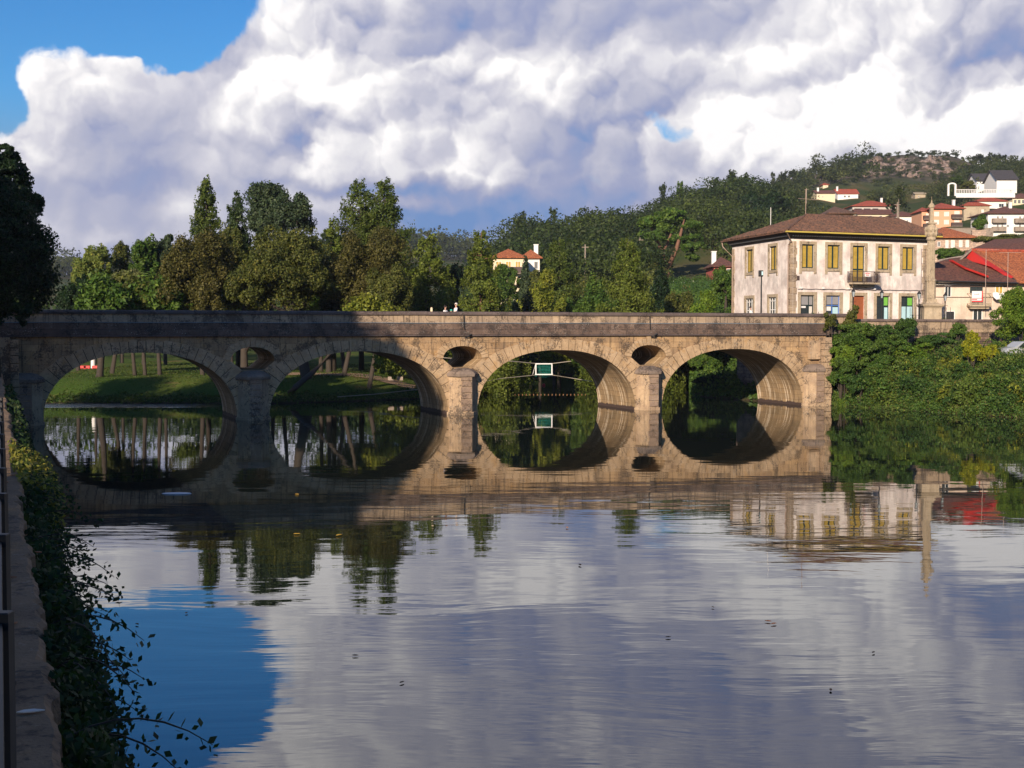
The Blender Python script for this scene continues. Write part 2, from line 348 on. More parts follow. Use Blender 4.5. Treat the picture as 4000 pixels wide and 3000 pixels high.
# ---------------------------------------------------------------- object helpers
def link(o, parent=None):
    COL.objects.link(o)
    if parent: o.parent = parent
    return o
def tag(o, label=None, cat=None, group=None, kind=None):
    if label: o['label'] = label
    if cat: o['category'] = cat
    if group: o['group'] = group
    if kind: o['kind'] = kind
    return o
def empty(name, loc=(0, 0, 0), rz=0., label=None, cat=None, group=None):
    o = bpy.data.objects.new(name, None); o.location = loc; o.rotation_euler = (0, 0, rz); link(o)
    o.empty_display_size = .3
    return tag(o, label, cat, group)
class MB:
    def __init__(s): s.v = []; s.f = []; s.mi = []; s.uv = []; s.has_uv = False
    def add(s, vs, fs, mi=0, uvs=None):
        n = len(s.v); s.v += [tuple(q) for q in vs]
        for i, f in enumerate(fs):
            s.f.append([n+k for k in f]); s.mi.append(mi)
            s.uv.append(uvs[i] if uvs else None)
        if uvs: s.has_uv = True
        return s
    def box(s, x0, x1, y0, y1, z0, z1, mi=0, bev=0.):
        b = bev
        if b:
            ring = lambda z, k: [(x0+k, y0+k, z), (x1-k, y0+k, z), (x1-k, y1-k, z), (x0+k, y1-k, z)]
            vs = ring(z0, b)+ring(z0+b, 0)+ring(z1-b, 0)+ring(z1, b)
            fs = [(3, 2, 1, 0), (12, 13, 14, 15)]
            for r in range(3):
                for i in range(4): j = (i+1) % 4; fs.append((r*4+i, r*4+j, r*4+4+j, r*4+4+i))
            return s.add(vs, fs, mi)
        vs = [(x0, y0, z0), (x1, y0, z0), (x1, y1, z0), (x0, y1, z0), (x0, y0, z1), (x1, y0, z1), (x1, y1, z1), (x0, y1, z1)]
        return s.add(vs, [(3, 2, 1, 0), (4, 5, 6, 7), (0, 1, 5, 4), (1, 2, 6, 5), (2, 3, 7, 6), (3, 0, 4, 7)], mi)
    def hexa(s, a, b, mi=0):  # two quads a (bottom/front) and b
        return s.add(list(a)+list(b), [(3, 2, 1, 0), (4, 5, 6, 7), (0, 1, 5, 4), (1, 2, 6, 5), (2, 3, 7, 6), (3, 0, 4, 7)], mi)
    def prism(s, poly, y0, y1, mi=0, plane='xz'):
        n = len(poly); P = (lambda p, d: (p[0], d, p[1])) if plane == 'xz' else (lambda p, d: (p[0], p[1], d))
        vs = [P(p, y0) for p in poly]+[P(p, y1) for p in poly]
        tr = tessellate_polygon([[Vector((p[0], p[1], 0)) for p in poly]])
        fs = [tuple(t) for t in tr]+[tuple(n+i for i in reversed(t)) for t in tr]
        fs += [(i, (i+1) % n, n+(i+1) % n, n+i) for i in range(n)]
        return s.add(vs, fs, mi)
    def tube(s, pts, r, n=6, mi=0, cap=True):
        pts = [Vector(p) for p in pts]; rs = r if isinstance(r, (list, tuple)) else [r]*len(pts)
        vs = []
        for i, p in enumerate(pts):
            d = (pts[min(i+1, len(pts)-1)]-pts[max(i-1, 0)]).normalized()
            a = d.orthogonal().normalized() if abs(d.z) < .99 else Vector((1, 0, 0))
            a = (a-d*a.dot(d)).normalized(); b = d.cross(a)
            vs += [p+(a*math.cos(k*2*math.pi/n)+b*math.sin(k*2*math.pi/n))*rs[i] for k in range(n)]
        fs = [(i*n+k, i*n+(k+1) % n, (i+1)*n+(k+1) % n, (i+1)*n+k) for i in range(len(pts)-1) for k in range(n)]
        if cap: fs += [tuple(reversed(range(n))), tuple((len(pts)-1)*n+k for k in range(n))]
        return s.add(vs, fs, mi)
    def lathe(s, prof, cx=0, cy=0, n=12, mi=0, sq=False):
        vs = []
        for (r, z) in prof:
            for k in range(n):
                a = 2*math.pi*k/n + (math.pi/4 if sq else 0); vs.append((cx+r*math.cos(a), cy+r*math.sin(a), z))
        fs = [(i*n+k, i*n+(k+1) % n, (i+1)*n+(k+1) % n, (i+1)*n+k) for i in range(len(prof)-1) for k in range(n)]
        fs += [tuple(reversed(range(n))), tuple((len(prof)-1)*n+k for k in range(n))]
        return s.add(vs, fs, mi)
    def build(s, name, mats, parent=None, smooth=False):
        me = bpy.data.meshes.new(name); me.from_pydata(s.v, [], s.f)
        if not isinstance(mats, (list, tuple)): mats = [mats]
        for m in mats: me.materials.append(m)
        if any(s.mi): me.polygons.foreach_set('material_index', s.mi)
        if s.has_uv:
            ul = me.uv_layers.new(name='UVMap')
            for p, u in zip(me.polygons, s.uv):
                if u:
                    for li, q in zip(p.loop_indices, u): ul.data[li].uv = q
        if smooth: me.polygons.foreach_set('use_smooth', [True]*len(me.polygons))
        me.update(); me.validate()
        bm = bmesh.new(); bm.from_mesh(me); bmesh.ops.recalc_face_normals(bm, faces=bm.faces); bm.to_mesh(me); bm.free()
        return link(bpy.data.objects.new(name, me), parent)
def np_mesh(name, V, F4, mat, parent=None):
    n = len(V); k = F4.shape[1]; me = bpy.data.meshes.new(name)
    me.vertices.add(n); me.vertices.foreach_set('co', V.astype(np.float32).ravel())
    me.loops.add(F4.size); me.loops.foreach_set('vertex_index', F4.astype(np.int32).ravel())
    me.polygons.add(len(F4)); me.polygons.foreach_set('loop_start', np.arange(0, F4.size, k, dtype=np.int32))
    me.update(calc_edges=True)
    for m in (mat if isinstance(mat, (list, tuple)) else [mat]): me.materials.append(m)
    return link(bpy.data.objects.new(name, me), parent)
LS = .64
def leaves(P, out, size, rng, bias=.8, asp=.75):
    """kite shaped leaf sprays at points P facing roughly out"""
    n = len(P); N = out*bias+rng.normal(size=(n, 3))*.6; N /= np.linalg.norm(N, axis=1)[:, None]+1e-9
    A = np.cross(N, rng.normal(size=(n, 3))); A /= np.linalg.norm(A, axis=1)[:, None]+1e-9
    B = np.cross(N, A); sz = (np.asarray(size)*rng.uniform(.6, 1.3, n))[:, None]
    V = np.empty((n, 4, 3)); V[:, 0] = P-A*sz; V[:, 1] = P-B*sz*asp*.7+A*sz*.1; V[:, 2] = P+A*sz; V[:, 3] = P+B*sz*asp*.7+A*sz*.1
    return V.reshape(-1, 3), np.arange(n*4).reshape(n, 4)

# ---------------------------------------------------------------- terrain
RIV = np.array([(31.4, -80), (-.6, 0), (-32.4, 80), (-36, 90), (-60, 92), (-100, 96), (-100, 108), (-60, 104), (-30, 102.5), (-20, 102), (-14, 105.5), (-9, 108.5),
                (-5.6, 113), (-3.9, 140), (0, 160), (8, 167), (16, 163), (20.5, 155), (19.5, 140), (16.8, 120), (16.8, 113), (20.5, 106), (25.8, 99.4), (34.3, 86.2), (44, 60), (52, 20), (62, -80)], float)
def sdf(x, y):
    d = np.full(x.shape, 1e9); ins = np.zeros(x.shape, bool); n = len(RIV)
    for i in range(n):
        ax, ay = RIV[i]; bx, by = RIV[(i+1) % n]; ex, ey = bx-ax, by-ay
        t = np.clip(((x-ax)*ex+(y-ay)*ey)/(ex*ex+ey*ey), 0, 1)
        d = np.minimum(d, np.hypot(x-ax-t*ex, y-ay-t*ey))
        c = ((ay > y) != (by > y)) & (x < (bx-ax)*(y-ay)/(by-ay+1e-12)+ax); ins ^= c
    return np.where(ins, -d, d)
OB = Vector((-29.4, 80.0)); UB = Vector((.933, .36)).normalized(); NB = Vector((-UB.y, UB.x)); BANG = math.atan2(UB.y, UB.x)
def sv(x, y): return (x-OB.x)*UB.x+(y-OB.y)*UB.y, (x-OB.x)*NB.x+(y-OB.y)*NB.y
DK = np.array([0, 110, 150, 200, 250, 320, 400, 450, 550, 700, 900, 1500.])
TK = []  # (t, heights above base at DK)
def hrow(t, hs): TK.append((t, hs))
hrow(-2.0, [0, 0, 0, 1, 2, 3, 4, 5, 10, 25, 45, 30]); hrow(-.36, [0, 0, 0, 1, 2, 3, 4, 5, 10, 22, 44, 30])
hrow(-.14, [0, 0, 0, 1, 2, 3, 4, 5, 10, 20, 44, 30]); hrow(-.09, [0, 0, 0, 1, 2, 3, 4, 5, 12, 30, 60, 30])
hrow(-.035, [0, 0, 0, 1, 2, 4, 5, 6, 14, 30, 58, 30]); hrow(-.022, [0, 0, 0, 3, 9, 20, 17, 15, 14, 20, 40, 30])
hrow(.01, [0, 0, 0, 4, 13, 26, 24, 20, 18, 18, 20, 20]); hrow(.08, [0, 0, 1, 6, 14, 26, 33, 30, 20, 18, 18, 18])
hrow(.14, [0, 0, 2, 7, 15, 28, 43, 44, 30, 25, 20, 18]); hrow(.18, [0, 0, 2, 8, 16, 29, 46, 51, 46, 50, 40, 30])
hrow(.21, [0, 0, 2, 8, 16, 27, 41, 48, 60, 84, 60, 30]); hrow(.25, [0, 0, 1.5, 8, 16, 26, 38, 46, 64, 92, 60, 30])
hrow(.285, [0, 0, 1, 8, 16, 26, 38, 46, 64, 100, 70, 30]); hrow(.32, [0, 0, 1, 8, 17, 27, 39, 48, 66, 100, 70, 30])
hrow(.345, [0, 0, 1, 8, 17, 28, 41, 49, 67, 99, 70, 30]); hrow(.37, [0, 0, 1, 8, 18, 29, 43, 51, 70, 91, 70, 30])
hrow(.42, [0, 0, 1, 8, 18, 30, 44, 52, 70, 88, 70, 30]); hrow(.6, [0, 0, 1, 8, 18, 30, 42, 50, 66, 85, 70, 30]); hrow(2., [0, 0, 1, 5, 10, 18, 28, 34, 50, 60, 60, 30])
TT = np.array([q[0] for q in TK]); TH = np.array([q[1] for q in TK], float)
def rise(x, y):
    t = np.clip(x/np.maximum(y, 20.), -2, 2); D = np.clip(y, 0, 1500)
    i = np.clip(np.searchsorted(TT, t)-1, 0, len(TT)-2); f = (t-TT[i])/(TT[i+1]-TT[i]); f = f*f*(3-2*f)*.5+f*.5
    j = np.clip(np.searchsorted(DK, D)-1, 0, len(DK)-2); k = (D-DK[j])/(DK[j+1]-DK[j])
    return (TH[i, j]*(1-f)+TH[i+1, j]*f)*(1-k)+(TH[i, j+1]*(1-f)+TH[i+1, j+1]*f)*k
def sm(a, b, x): q = np.clip((x-a)/(b-a), 0, 1); return q*q*(3-2*q)
def ground(x, y):
    x = np.asarray(x, float); y = np.asarray(y, float)
    d = sdf(x, y); s, v = sv(x, y)
    lawn = 1.75*sm(0, 10, d)+.012*np.clip(d-10, 0, 40)
    right_front = 1.0*sm(-.2, 1.2, d)+2.0*sm(1, 8, d)+2.6*sm(16, 30, d)
    right_back = .8*sm(-.2, 1.5, d)+4.7*sm(2.5, 5.5, d)
    left_near = 3.15+0*d
    far = (v > 3.2)
    rightside = (x > -2+0*y) & ((s > 50) | (y > 100) & (x > 12))
    mid = (x > -4) & (y > 130) & ~((x > 12))
    h = np.where(far, np.where(rightside, right_back, lawn), np.where(s > 20, right_front, left_near))
    wallf = sm(.3, .9, v)*(s > 58)*(1-sm(7, 12, v)*(s < 72))
    h = h*(1-wallf)+5.5*wallf*(v < 6)+np.where(v >= 6, np.maximum(h, 5.5*sm(58, 60, s)), 0)*wallf
    bumps = (np.sin(x*.21+y*.13)*np.sin(y*.17-x*.07)*.5+np.sin(x*.05)*np.cos(y*.043))*.02*np.clip(y-160, 0, 120)
    h = h*(1-sm(190, 330, y)*(y > 0)*.95)+np.where(y > 140, rise(x, y)+bumps, rise(x, y)*0)
    h = np.where(d < 0, np.maximum(-2.5, d*.9)-.05, np.maximum(h, .12+0*h))
    return h
def gz(x, y): return float(ground(np.array([x]), np.array([y]))[0])
def march(px, py, d0=150., d1=1000.):
    Y = np.linspace(d0, d1, 1700); d = ray(px, py); k = Y/d.y
    X = d.x*k; Z = 6+d.z*k; G_ = ground(X, Y); i = np.argmax(G_ > Z)
    if not (G_ > Z).any(): i = len(Y)-1
    return Vector((X[i], Y[i], G_[i]))
def build_ground():
    th = np.concatenate([np.linspace(-math.pi, -.75, 50, endpoint=False), np.linspace(-.75, .75, 300), np.linspace(.75, math.pi, 50, endpoint=False)[1:]])
    rr = np.concatenate([[.5, 2, 4, 7, 11, 16, 22, 30, 40, 50, 60, 70], np.arange(76, 172, 1.), np.geomspace(173, 1600, 110)])
    T_, R_ = np.meshgrid(th, rr); X = np.sin(T_)*R_; Y = np.cos(T_)*R_
    Z = ground(X, Y); V = np.stack([X, Y, Z], -1).reshape(-1, 3); nt, nr = len(th), len(rr)
    i = np.arange(nr-1)[:, None]*nt+np.arange(nt)[None]; j = np.arange(nr-1)[:, None]*nt+(np.arange(nt)+1)[None] % nt
    Fq = np.stack([i, j, j+nt, i+nt], -1).reshape(-1, 4)
    V = np.vstack([V, [[0, 0, Z[0, 0]]]])
    o = np_mesh('ground', V, Fq[:, ::-1], M['ground'])
    o.data.polygons.foreach_set('use_smooth', [True]*len(o.data.polygons))
    return tag(o, kind='structure')
build_ground()
wb = MB(); wb.add([(-130, -120, 0), (120, -120, 0), (120, 185, 0), (-130, 185, 0)], [(0, 1, 2, 3)])
tag(wb.build('water', M['water']), kind='structure')
#--SCENE--
# ================================================================ BRIDGE (local: x along, y into depth, z up)
def vault_mat():
    m, g, b = new_mat('vault')
    uv = g.node('ShaderNodeTexCoord').outputs['UV']; o = g.node('ShaderNodeTexCoord').outputs['Object']
    n = g.noise(uv, .8, 6, .6); c = g.mix(g.ramp(n, .35, .65), (.36, .25, .14), (.26, .18, .10))
    st = g.noise(g.scale(uv, (.16, 3.2, 1)), 1., 5, .6)
    c = g.mix(g.ramp(st, .55, .63, 0, .8), c, (.78, .66, .52)); c = g.mix(g.ramp(st, .34, .46, .6, 0), c, (.12, .08, .05))
    br = g.node('ShaderNodeTexBrick', {'Vector': g.node('ShaderNodeMapping', {'Vector': uv, 'Rotation': (0, 0, R(90))}).outputs[0], 'Color1': (.8, .8, .8, 1), 'Color2': (1.08, 1.04, 1., 1), 'Mortar': (.5, .46, .42, 1), 'Scale': 1., 'Mortar Size': .012, 'Brick Width': 1.1, 'Row Height': .40})
    c = g.mix(1., c, br.outputs[0], 'MULTIPLY')
    s = g.node('ShaderNodeSeparateXYZ', {0: o})
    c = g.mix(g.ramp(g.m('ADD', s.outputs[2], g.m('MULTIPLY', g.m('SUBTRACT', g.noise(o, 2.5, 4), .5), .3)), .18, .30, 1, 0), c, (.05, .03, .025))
    g.put(b.inputs['Base Color'], c); b.inputs['Roughness'].default_value = .9
    g.put(b.inputs['Normal'], g.node('ShaderNodeBump', {'Height': g.m('ADD', g.noise(uv, 6., 4), g.m('MULTIPLY', st, 1.5)), 'Strength': .6, 'Distance': .03}).outputs[0])
    return m
M['vault'] = vault_mat()
ARCH = [(0., 12.07), (14.18, 26.7), (28.86, 41.3), (43.5, 55.9)]
W = 6.5; NSE = 2.25; BH = 4.48
bridge = empty('stone_bridge', (OB.x, OB.y, 0), BANG, 'old stone road bridge with four low arches and openings over its piers', 'bridge')
def arc(a0, a1, n):
    xc, a = (a0+a1)/2, (a1-a0)/2; out = []
    for i in range(n+1):
        th = math.pi*(1-i/n); c, s_ = math.cos(th), math.sin(th)
        out.append((xc+a*math.copysign(abs(c)**(2/NSE), c), BH*max(s_, 0)**(2/NSE)))
    return out
def arclen(a0, a1, n):
    P = arc(a0, a1, 600); L = [0]
    for p, q in zip(P, P[1:]): L.append(L[-1]+math.hypot(q[0]-p[0], q[1]-p[1]))
    res = []; j = 0
    for i in range(n+1):
        t = L[-1]*i/n
        while j < 599 and L[j+1] < t: j += 1
        f = (t-L[j])/(L[j+1]-L[j]+1e-9); f = min(1, max(0, f)); p, q = P[j], P[j+1]
        dx, dz = q[0]-p[0], q[1]-p[1]; l = math.hypot(dx, dz)
        res.append(((p[0]+dx*f, p[1]+dz*f), (-dz/l, dx/l), t))
    return res
OCX = [(ARCH[i][1]+ARCH[i+1][0])/2 for i in range(3)]
def ocu(c, grow=0.):
    pts = [(c-.72-grow*.3, 3.28-grow*.4), (c+.72+grow*.3, 3.28-grow*.4)]
    for i in range(17):
        th = math.pi*i/16; pts.append((c+(1.45+grow)*math.cos(th), 3.88+(.93+grow)*math.sin(th)**.9))
    return pts
outer = [(-9, -1.5)]
for a0, a1 in ARCH: outer += [(a0, -1.5)]+arc(a0, a1, 48)+[(a1, -1.5)]
outer += [(58.0, -1.5), (58.0, 5.5), (-9, 5.5)]
loops = [outer]+[ocu(c) for c in OCX]
flat = [p for L_ in loops for p in L_]; nF = len(flat)
tris = tessellate_polygon([[Vector((p[0], p[1], 0)) for p in L_] for L_ in loops])
wallm = MB()
wallm.add([(p[0], 0, p[1]) for p in flat]+[(p[0], W, p[1]) for p in flat], [tuple(t) for t in tris]+[tuple(nF+i for i in t) for t in tris])
n = len(outer)
fsk = []
for i in range(n):
    p, q = outer[i], outer[(i+1) % n]
    if p[1] >= 0 and q[1] >= 0 and p[1] < 5 and q[1] < 5: continue    # the vaults are their own parts
    fsk.append((i, (i+1) % n, nF+(i+1) % n, nF+i))
wallm.f += fsk; wallm.mi += [0]*len(fsk); wallm.uv += [None]*len(fsk)
spw = wallm.build('spandrel_wall', M['ashlar'], bridge)
for a0, a1 in ARCH:
    A = arclen(a0, a1, 60); mb = MB(); vs = []; 
    for (p, nn, t) in A: vs += [(p[0], 0, p[1]), (p[0], W, p[1])]
    mb.add(vs, [(2*i, 2*i+2, 2*i+3, 2*i+1) for i in range(60)], 0,
           [[(A[i][2], 0), (A[i+1][2], 0), (A[i+1][2], W), (A[i][2], W)] for i in range(60)])
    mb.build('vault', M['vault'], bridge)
for c in OCX:
    L_ = ocu(c); mb = MB(); vs = []; t = 0; T = [0]
    for i in range(len(L_)): q = L_[(i+1) % len(L_)]; t += math.hypot(q[0]-L_[i][0], q[1]-L_[i][1]); T.append(t)
    for p in L_+[L_[0]]: vs += [(p[0], 0, p[1]), (p[0], W, p[1])]
    mb.add(vs, [(2*i, 2*i+2, 2*i+3, 2*i+1) for i in range(len(L_))], 0, [[(T[i], 0), (T[i+1], 0), (T[i+1], W), (T[i], W)] for i in range(len(L_))])
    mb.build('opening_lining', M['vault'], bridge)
rnd = random.Random(5)
for k, (a0, a1) in enumerate(ARCH):
    NV = 33; A = arclen(a0, a1, NV*4); mb = MB(); xc = (a0+a1)/2
    lo = a0-1.07; hi = a1+1.07
    def ex(i, gap=0):
        p, nn, t = A[i]; c = abs(p[0]-xc)/((a1-a0)/2)
        return p, nn, .78+.42*c**2
    for j in range(NV):
        i0, i1 = j*4, j*4+4
        if A[i0][0][1] < .4 and A[i1][0][1] < .4: continue
        th_add = rnd.uniform(-.03, .05) if (j % 2) else rnd.uniform(-.06, .02)
        prd = rnd.uniform(.05, .085); g_ = .02
        q = []
        for i, sg in ((i0, 1), (i1, -1)):
            p, nn, T_ = ex(i); T_ += th_add; tx, tz = nn[1], -nn[0]
            q.append(((p[0]+tx*g_*sg, p[1]+tz*g_*sg), (min(hi, max(lo, p[0]+nn[0]*T_+tx*g_*sg)), p[1]+nn[1]*T_+tz*g_*sg)))
        (a, b), (c, d) = q
        mid = A[j*4+2][0]; md = ex(j*4+2); 
        f = [(a[0], -prd, a[1]), (c[0], -prd, c[1]), (d[0], -prd, d[1]), (b[0], -prd, b[1])]
        bk = [(x, .02, z) for x, _, z in f]
        mb.hexa(f, bk)
    # dark joint bed just behind the stones
    js = []; 
    for i in range(0, NV*4+1, 2):
        p, nn, T_ = ex(i); js.append(((p[0], p[1]), (min(hi, max(lo, p[0]+nn[0]*(T_-.06))), p[1]+nn[1]*(T_-.06))))
    for u_, v_ in zip(js, js[1:]):
        if u_[0][1] < .3 or v_[0][1] < .3: continue
        mb.add([(u_[0][0], -.012, u_[0][1]), (v_[0][0], -.012, v_[0][1]), (v_[1][0], -.012, v_[1][1]), (u_[1][0], -.012, u_[1][1])], [(0, 1, 2, 3)], 1)
    mb.build('arch_ring', [M['voussoir'], M['joint']], bridge)
for c in OCX:
    mb = MB(); NV = 15
    def pt(th, gr): return (c+(1.45+gr)*math.cos(th), 3.88+(.93+gr)*math.sin(th)**.9)
    for j in range(NV):
        t0, t1 = .06+(math.pi-.12)*j/NV+.012, .06+(math.pi-.12)*(j+1)/NV-.012
        T_ = .5+(.14 if j == NV//2 else rnd.uniform(-.05, .05)); pr = .07+(.03 if j == NV//2 else 0)
        f = [(*pt(t0, 0),), (*pt(t1, 0),), (*pt(t1, T_),), (*pt(t0, T_),)]
        mb.hexa([(x, -pr, z) for x, z in f], [(x, .02, z) for x, z in f])
    for s_ in (-1, 1):
        f = [(c+s_*.72, 3.28), (c+s_*1.45, 3.88), (c+s_*1.68, 3.72), (c+s_*.95, 3.08)]
        mb.hexa([(x, -.10, z) for x, z in f], [(x, .02, z) for x, z in f])
    mb.build('opening_ring', [M['voussoir']], bridge)
# piers
def trap(k, y0=0., dx=0., m=1.): return [(-1.08*k-dx, y0+.02), (-.41*k-dx, -.85*k-dx), (.41*k+dx, -.85*k-dx), (1.08*k+dx, y0+.02)]
def loft(mb, rings, mi=0):
    n = len(rings[0]); vs = [p for r_ in rings for p in r_]
    fs = [tuple(reversed(range(n))), tuple((len(rings)-1)*n+i for i in range(n))]
    for r_ in range(len(rings)-1):
        for i in range(n): j = (i+1) % n; fs.append((r_*n+i, r_*n+j, (r_+1)*n+j, (r_+1)*n+i))
    mb.add(vs, fs, mi)
def make_pier(cx, half=None):
    def clip(P):
        if half is None: return [(cx+x, y) for x, y in P]
        if half == 'R': return [(cx+x, y) for x, y in P if x < 0]+[(cx+.35, P[1][1]), (cx+.35, .02)]
        return [(cx-.35, .02), (cx-.35, P[1][1])]+[(cx+x, y) for x, y in P if x > 0]
    p = MB(); loft(p, [[(x, y, z) for x, y in clip(trap(1.))] for z in (.2, 2.66)])
    loft(p, [[(x, y, z) for x, y in clip(trap(1., dx=.08))] for z in (-1.5, .2)])
    po = p.build('pier', M['pier'], bridge)
    b = MB(); z = .28; j = 0
    while z < 2.5:
        h = .38; w_ = .40 if j % 2 else .33; x0, x1 = cx-w_, cx+w_
        if half == 'R': x0, x1 = cx-.38, cx+.3
        if half == 'L': x0, x1 = cx-.3, cx+.38
        b.box(x0, x1, -.85-.06, -.84, z, z+h, 0, .02); z += h+.045; j += 1
    b.build('facing_blocks', M['pier_block'], po)
    c = MB(); rings = []
    for (g_, z, k) in ((.02, 2.64, 1.), (.14, 2.68, 1.), (.16, 2.86, 1.), (.10, 3.0, .94), (.02, 3.16, .72), (.0, 3.26, .38)):
        P = clip([(x, y) for x, y in trap(k, dx=g_)]); rings.append([(x, y, z) for x, y in P])
    loft(c, rings); c.build('pier_cap', M['cap'], po)
for c in OCX: make_pier(c)
make_pier(56.98, 'R'); make_pier(-1.0, 'L')
q = MB(); z = -1.
while z < 5.3:
    q.box(57.34, 57.98 if int(z*10) % 2 else 57.92, -.93, .4, z, z+.46, 0, .015); z += .49
q.build('quoin', M['pier'], bridge)
q = MB(); z = -1.
while z < 5.3: q.box(-1.82, -1.34, -1.0, .4, z, z+.46, 0, .015); z += .49
q.build('quoin', M['pier'], bridge)
q = MB(); q.box(-9, -1.83, -.75, -.003, -1.5, 5.49); q.build('wing_wall', M['pier'], bridge)
q = MB(); q.box(56.35, 57.3, -.34, .0, 3.62, 5.1, 0, .03); q.build('panel', M['pier'], bridge)
# cornice, bands, coping
X0, X1 = -9.0, 60.4
def band(name, z0, z1, proud, mat, bev=.0, x1=X1):
    b = MB(); b.box(X0, x1, -proud, .5+proud*.3, z0, z1, 0, bev); o = b.build(name, M[mat], bridge)
    return o
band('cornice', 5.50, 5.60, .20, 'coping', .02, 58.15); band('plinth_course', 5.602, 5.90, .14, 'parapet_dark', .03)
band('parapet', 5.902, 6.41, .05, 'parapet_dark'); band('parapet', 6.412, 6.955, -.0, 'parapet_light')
mb = MB(); prof = [(-.10, 6.957), (-.12, 7.05), (-.08, 7.16), (.05, 7.215), (.35, 7.215), (.48, 7.16), (.52, 7.05), (.5, 6.957)]
xx = X0; rr_ = random.Random(2)
while xx < X1:
    x2 = min(X1, xx+rr_.uniform(1.6, 2.4)); dz = rr_.uniform(-.008, .008)
    loft(mb, [[(xx+.008, y, z+dz) for y, z in prof], [(x2-.008, y, z+dz) for y, z in prof]]); xx = x2
mb.build('coping', M['coping'], bridge)
mb = MB(); mb.box(X0, 58, W-.45, W, 5.5, 7.18, 0, .02); mb.build('parapet', M['parapet_light'], bridge)
mb = MB(); mb.box(X0, 62, .53, W-.48, 5.4, 6.0); tag(mb.build('road_deck', M['asphalt'], bridge))
mb = MB(); mb.box(X0, 58, .53, 1.6, 6.0, 6.14, 0, .01); mb.build('pavement', M['concrete'], bridge)
for s_ in (27.85, 42.45):
    mb = MB(); mb.tube([(s_, -.07, 7.0), (s_+.03, -.08, 6.42), (s_+.05, -.12, 5.95)], .035, 6)
    mb.tube([(s_+.5, -.3, 5.66), (s_+.25, -.26, 5.46), (s_+.1, -.12, 5.40)], .05, 6); mb.build('drain_pipe', M['iron'], bridge)
mb = MB(); mb.tube([(x, -.085+.01*math.sin(x), 6.42+.012*math.sin(x*.7)) for x in np.arange(-6, 59, 1.5)], .018, 5)
tag(mb.build('cable', M['cable_blue'], bridge))

# ---------------------------------------------------------------- retaining wall and plaza right of the bridge
rw = empty('retaining_wall', (OB.x, OB.y, 0), BANG, 'rough stone retaining wall with flat capping in front of the square, ivy at its foot', 'wall')
mb = MB(); mb.box(58.02, 104, .62, 1.25, -.5, 5.7); mb.build('wall', M['rubble'], rw)
mb = MB(); mb.box(60.42, 104, .55, 1.2, 5.702, 6.58); mb.build('parapet', M['parapet_light'], rw)
mb = MB(); xx = 60.42
while xx < 104: x2 = xx+rr_.uniform(1.5, 2.2); mb.box(xx+.01, min(104, x2)-.01, .45, 1.3, 6.582, 6.80+rr_.uniform(-.01, .01), 0, .03); xx = x2
mb.build('capping', M['wallcap'], rw)
st = MB(); st.add([OB.to_3d()+UB.to_3d()*a+NB.to_3d()*b+Vector((0, 0, 5.92)) for a, b in ((58.1, 1.2), (125, 1.2), (125, 14), (135, 60), (56, 60), (56, 12), (58.1, 6.5))], [(0, 1, 2, 3, 4, 5, 6)])
tag(st.build('street', M['asphalt']), kind='structure')
upw = empty('river_wall', (0, 0, 0), 0, 'dark mossy stone river wall beyond the last arch carrying the street', 'wall')
mb = MB(); a = OB+UB*58.1+NB*6.5; b = OB+UB*57.8+NB*13; c = Vector((22.9, 131)); c2 = Vector((20.6, 152))
for p, q_ in ((a, b),): 
    d = (q_-p).normalized(); n_ = Vector((-d.y, d.x))*.5
    mb.hexa([(p.x, p.y, -.3), (q_.x, q_.y, -.3), (q_.x-n_.x, q_.y-n_.y, -.3), (p.x-n_.x, p.y-n_.y, -.3)], [(p.x, p.y, 5.95), (q_.x, q_.y, 5.95), (q_.x-n_.x, q_.y-n_.y, 5.95), (p.x-n_.x, p.y-n_.y, 5.95)])
mb.build('wall', M['rubble'], upw)

# ================================================================ QUAY in the left foreground
edge = []
er = random.Random(8); jag = [er.uniform(-1, 1) for _ in range(97)]
for Z in np.concatenate([np.arange(-3, 40, .11), np.arange(40, 80, 1.)]):
    w_ = .30+.03*math.sin(Z*.7)+jag[int(Z*4) % 97]*.035+jag[int(Z*1.3) % 89]*.04+.008*er.uniform(-1, 1)-max(0, (Z-12))*.004
    if 9.9 < Z < 10.9: w_ -= .10
    if 17.5 < Z < 20: w_ -= .07
    edge.append((-.4*Z+w_+.05, Z))
quay = empty('quay_wall', (0, 0, 0), 0, 'old quay wall with a broken stone ledge running along the left bank', 'wall')
mb = MB(); n = len(edge); vs = []
for (x, y) in edge: vs += [(x-1.6, y-.2, 3.4), (x-.05, y, 3.402), (x, y, 3.36), (x+.02, y, 2.9), (x+.05, y, -1.5)]
mb.add(vs, [(i*5+k, (i+1)*5+k, (i+1)*5+k+1, i*5+k+1) for i in range(n-1) for k in range(4)])
mb.build('ledge', M['ledge'], quay)
fen = empty('iron_railing', (0, 0, 3.4), 0, 'black iron railing standing on the ledge at the left edge', 'railing')
for i, Z in enumerate((4.2, 6.65, 9.2, 11.5, 13.6, 15.8, 18, 20.4, 22.8, 25.2, 27.6)):
    x = -.4*Z+.015; mb = MB(); mb.box(x-.045, x+.02, Z-.04, Z+.04, 0, 1.12, 0, .006); mb.box(x-.07, x+.04, Z-.06, Z+.06, 0, .03); mb.build('post', M['iron'], fen)
for z in (.12, 1.05):
    mb = MB(); mb.tube([(-.4*4.2-.03, 4.2, z), (-.4*27.6-.03, 27.6, z)], .022, 5); mb.build('rail', M['iron'], fen)
mb = MB()
for Z in np.arange(4.3, 27.5, .16): x = -.4*Z-.03; mb.tube([(x, Z, .12), (x, Z, 1.05)], .012, 4)
mb.build('pickets', M['iron'], fen)
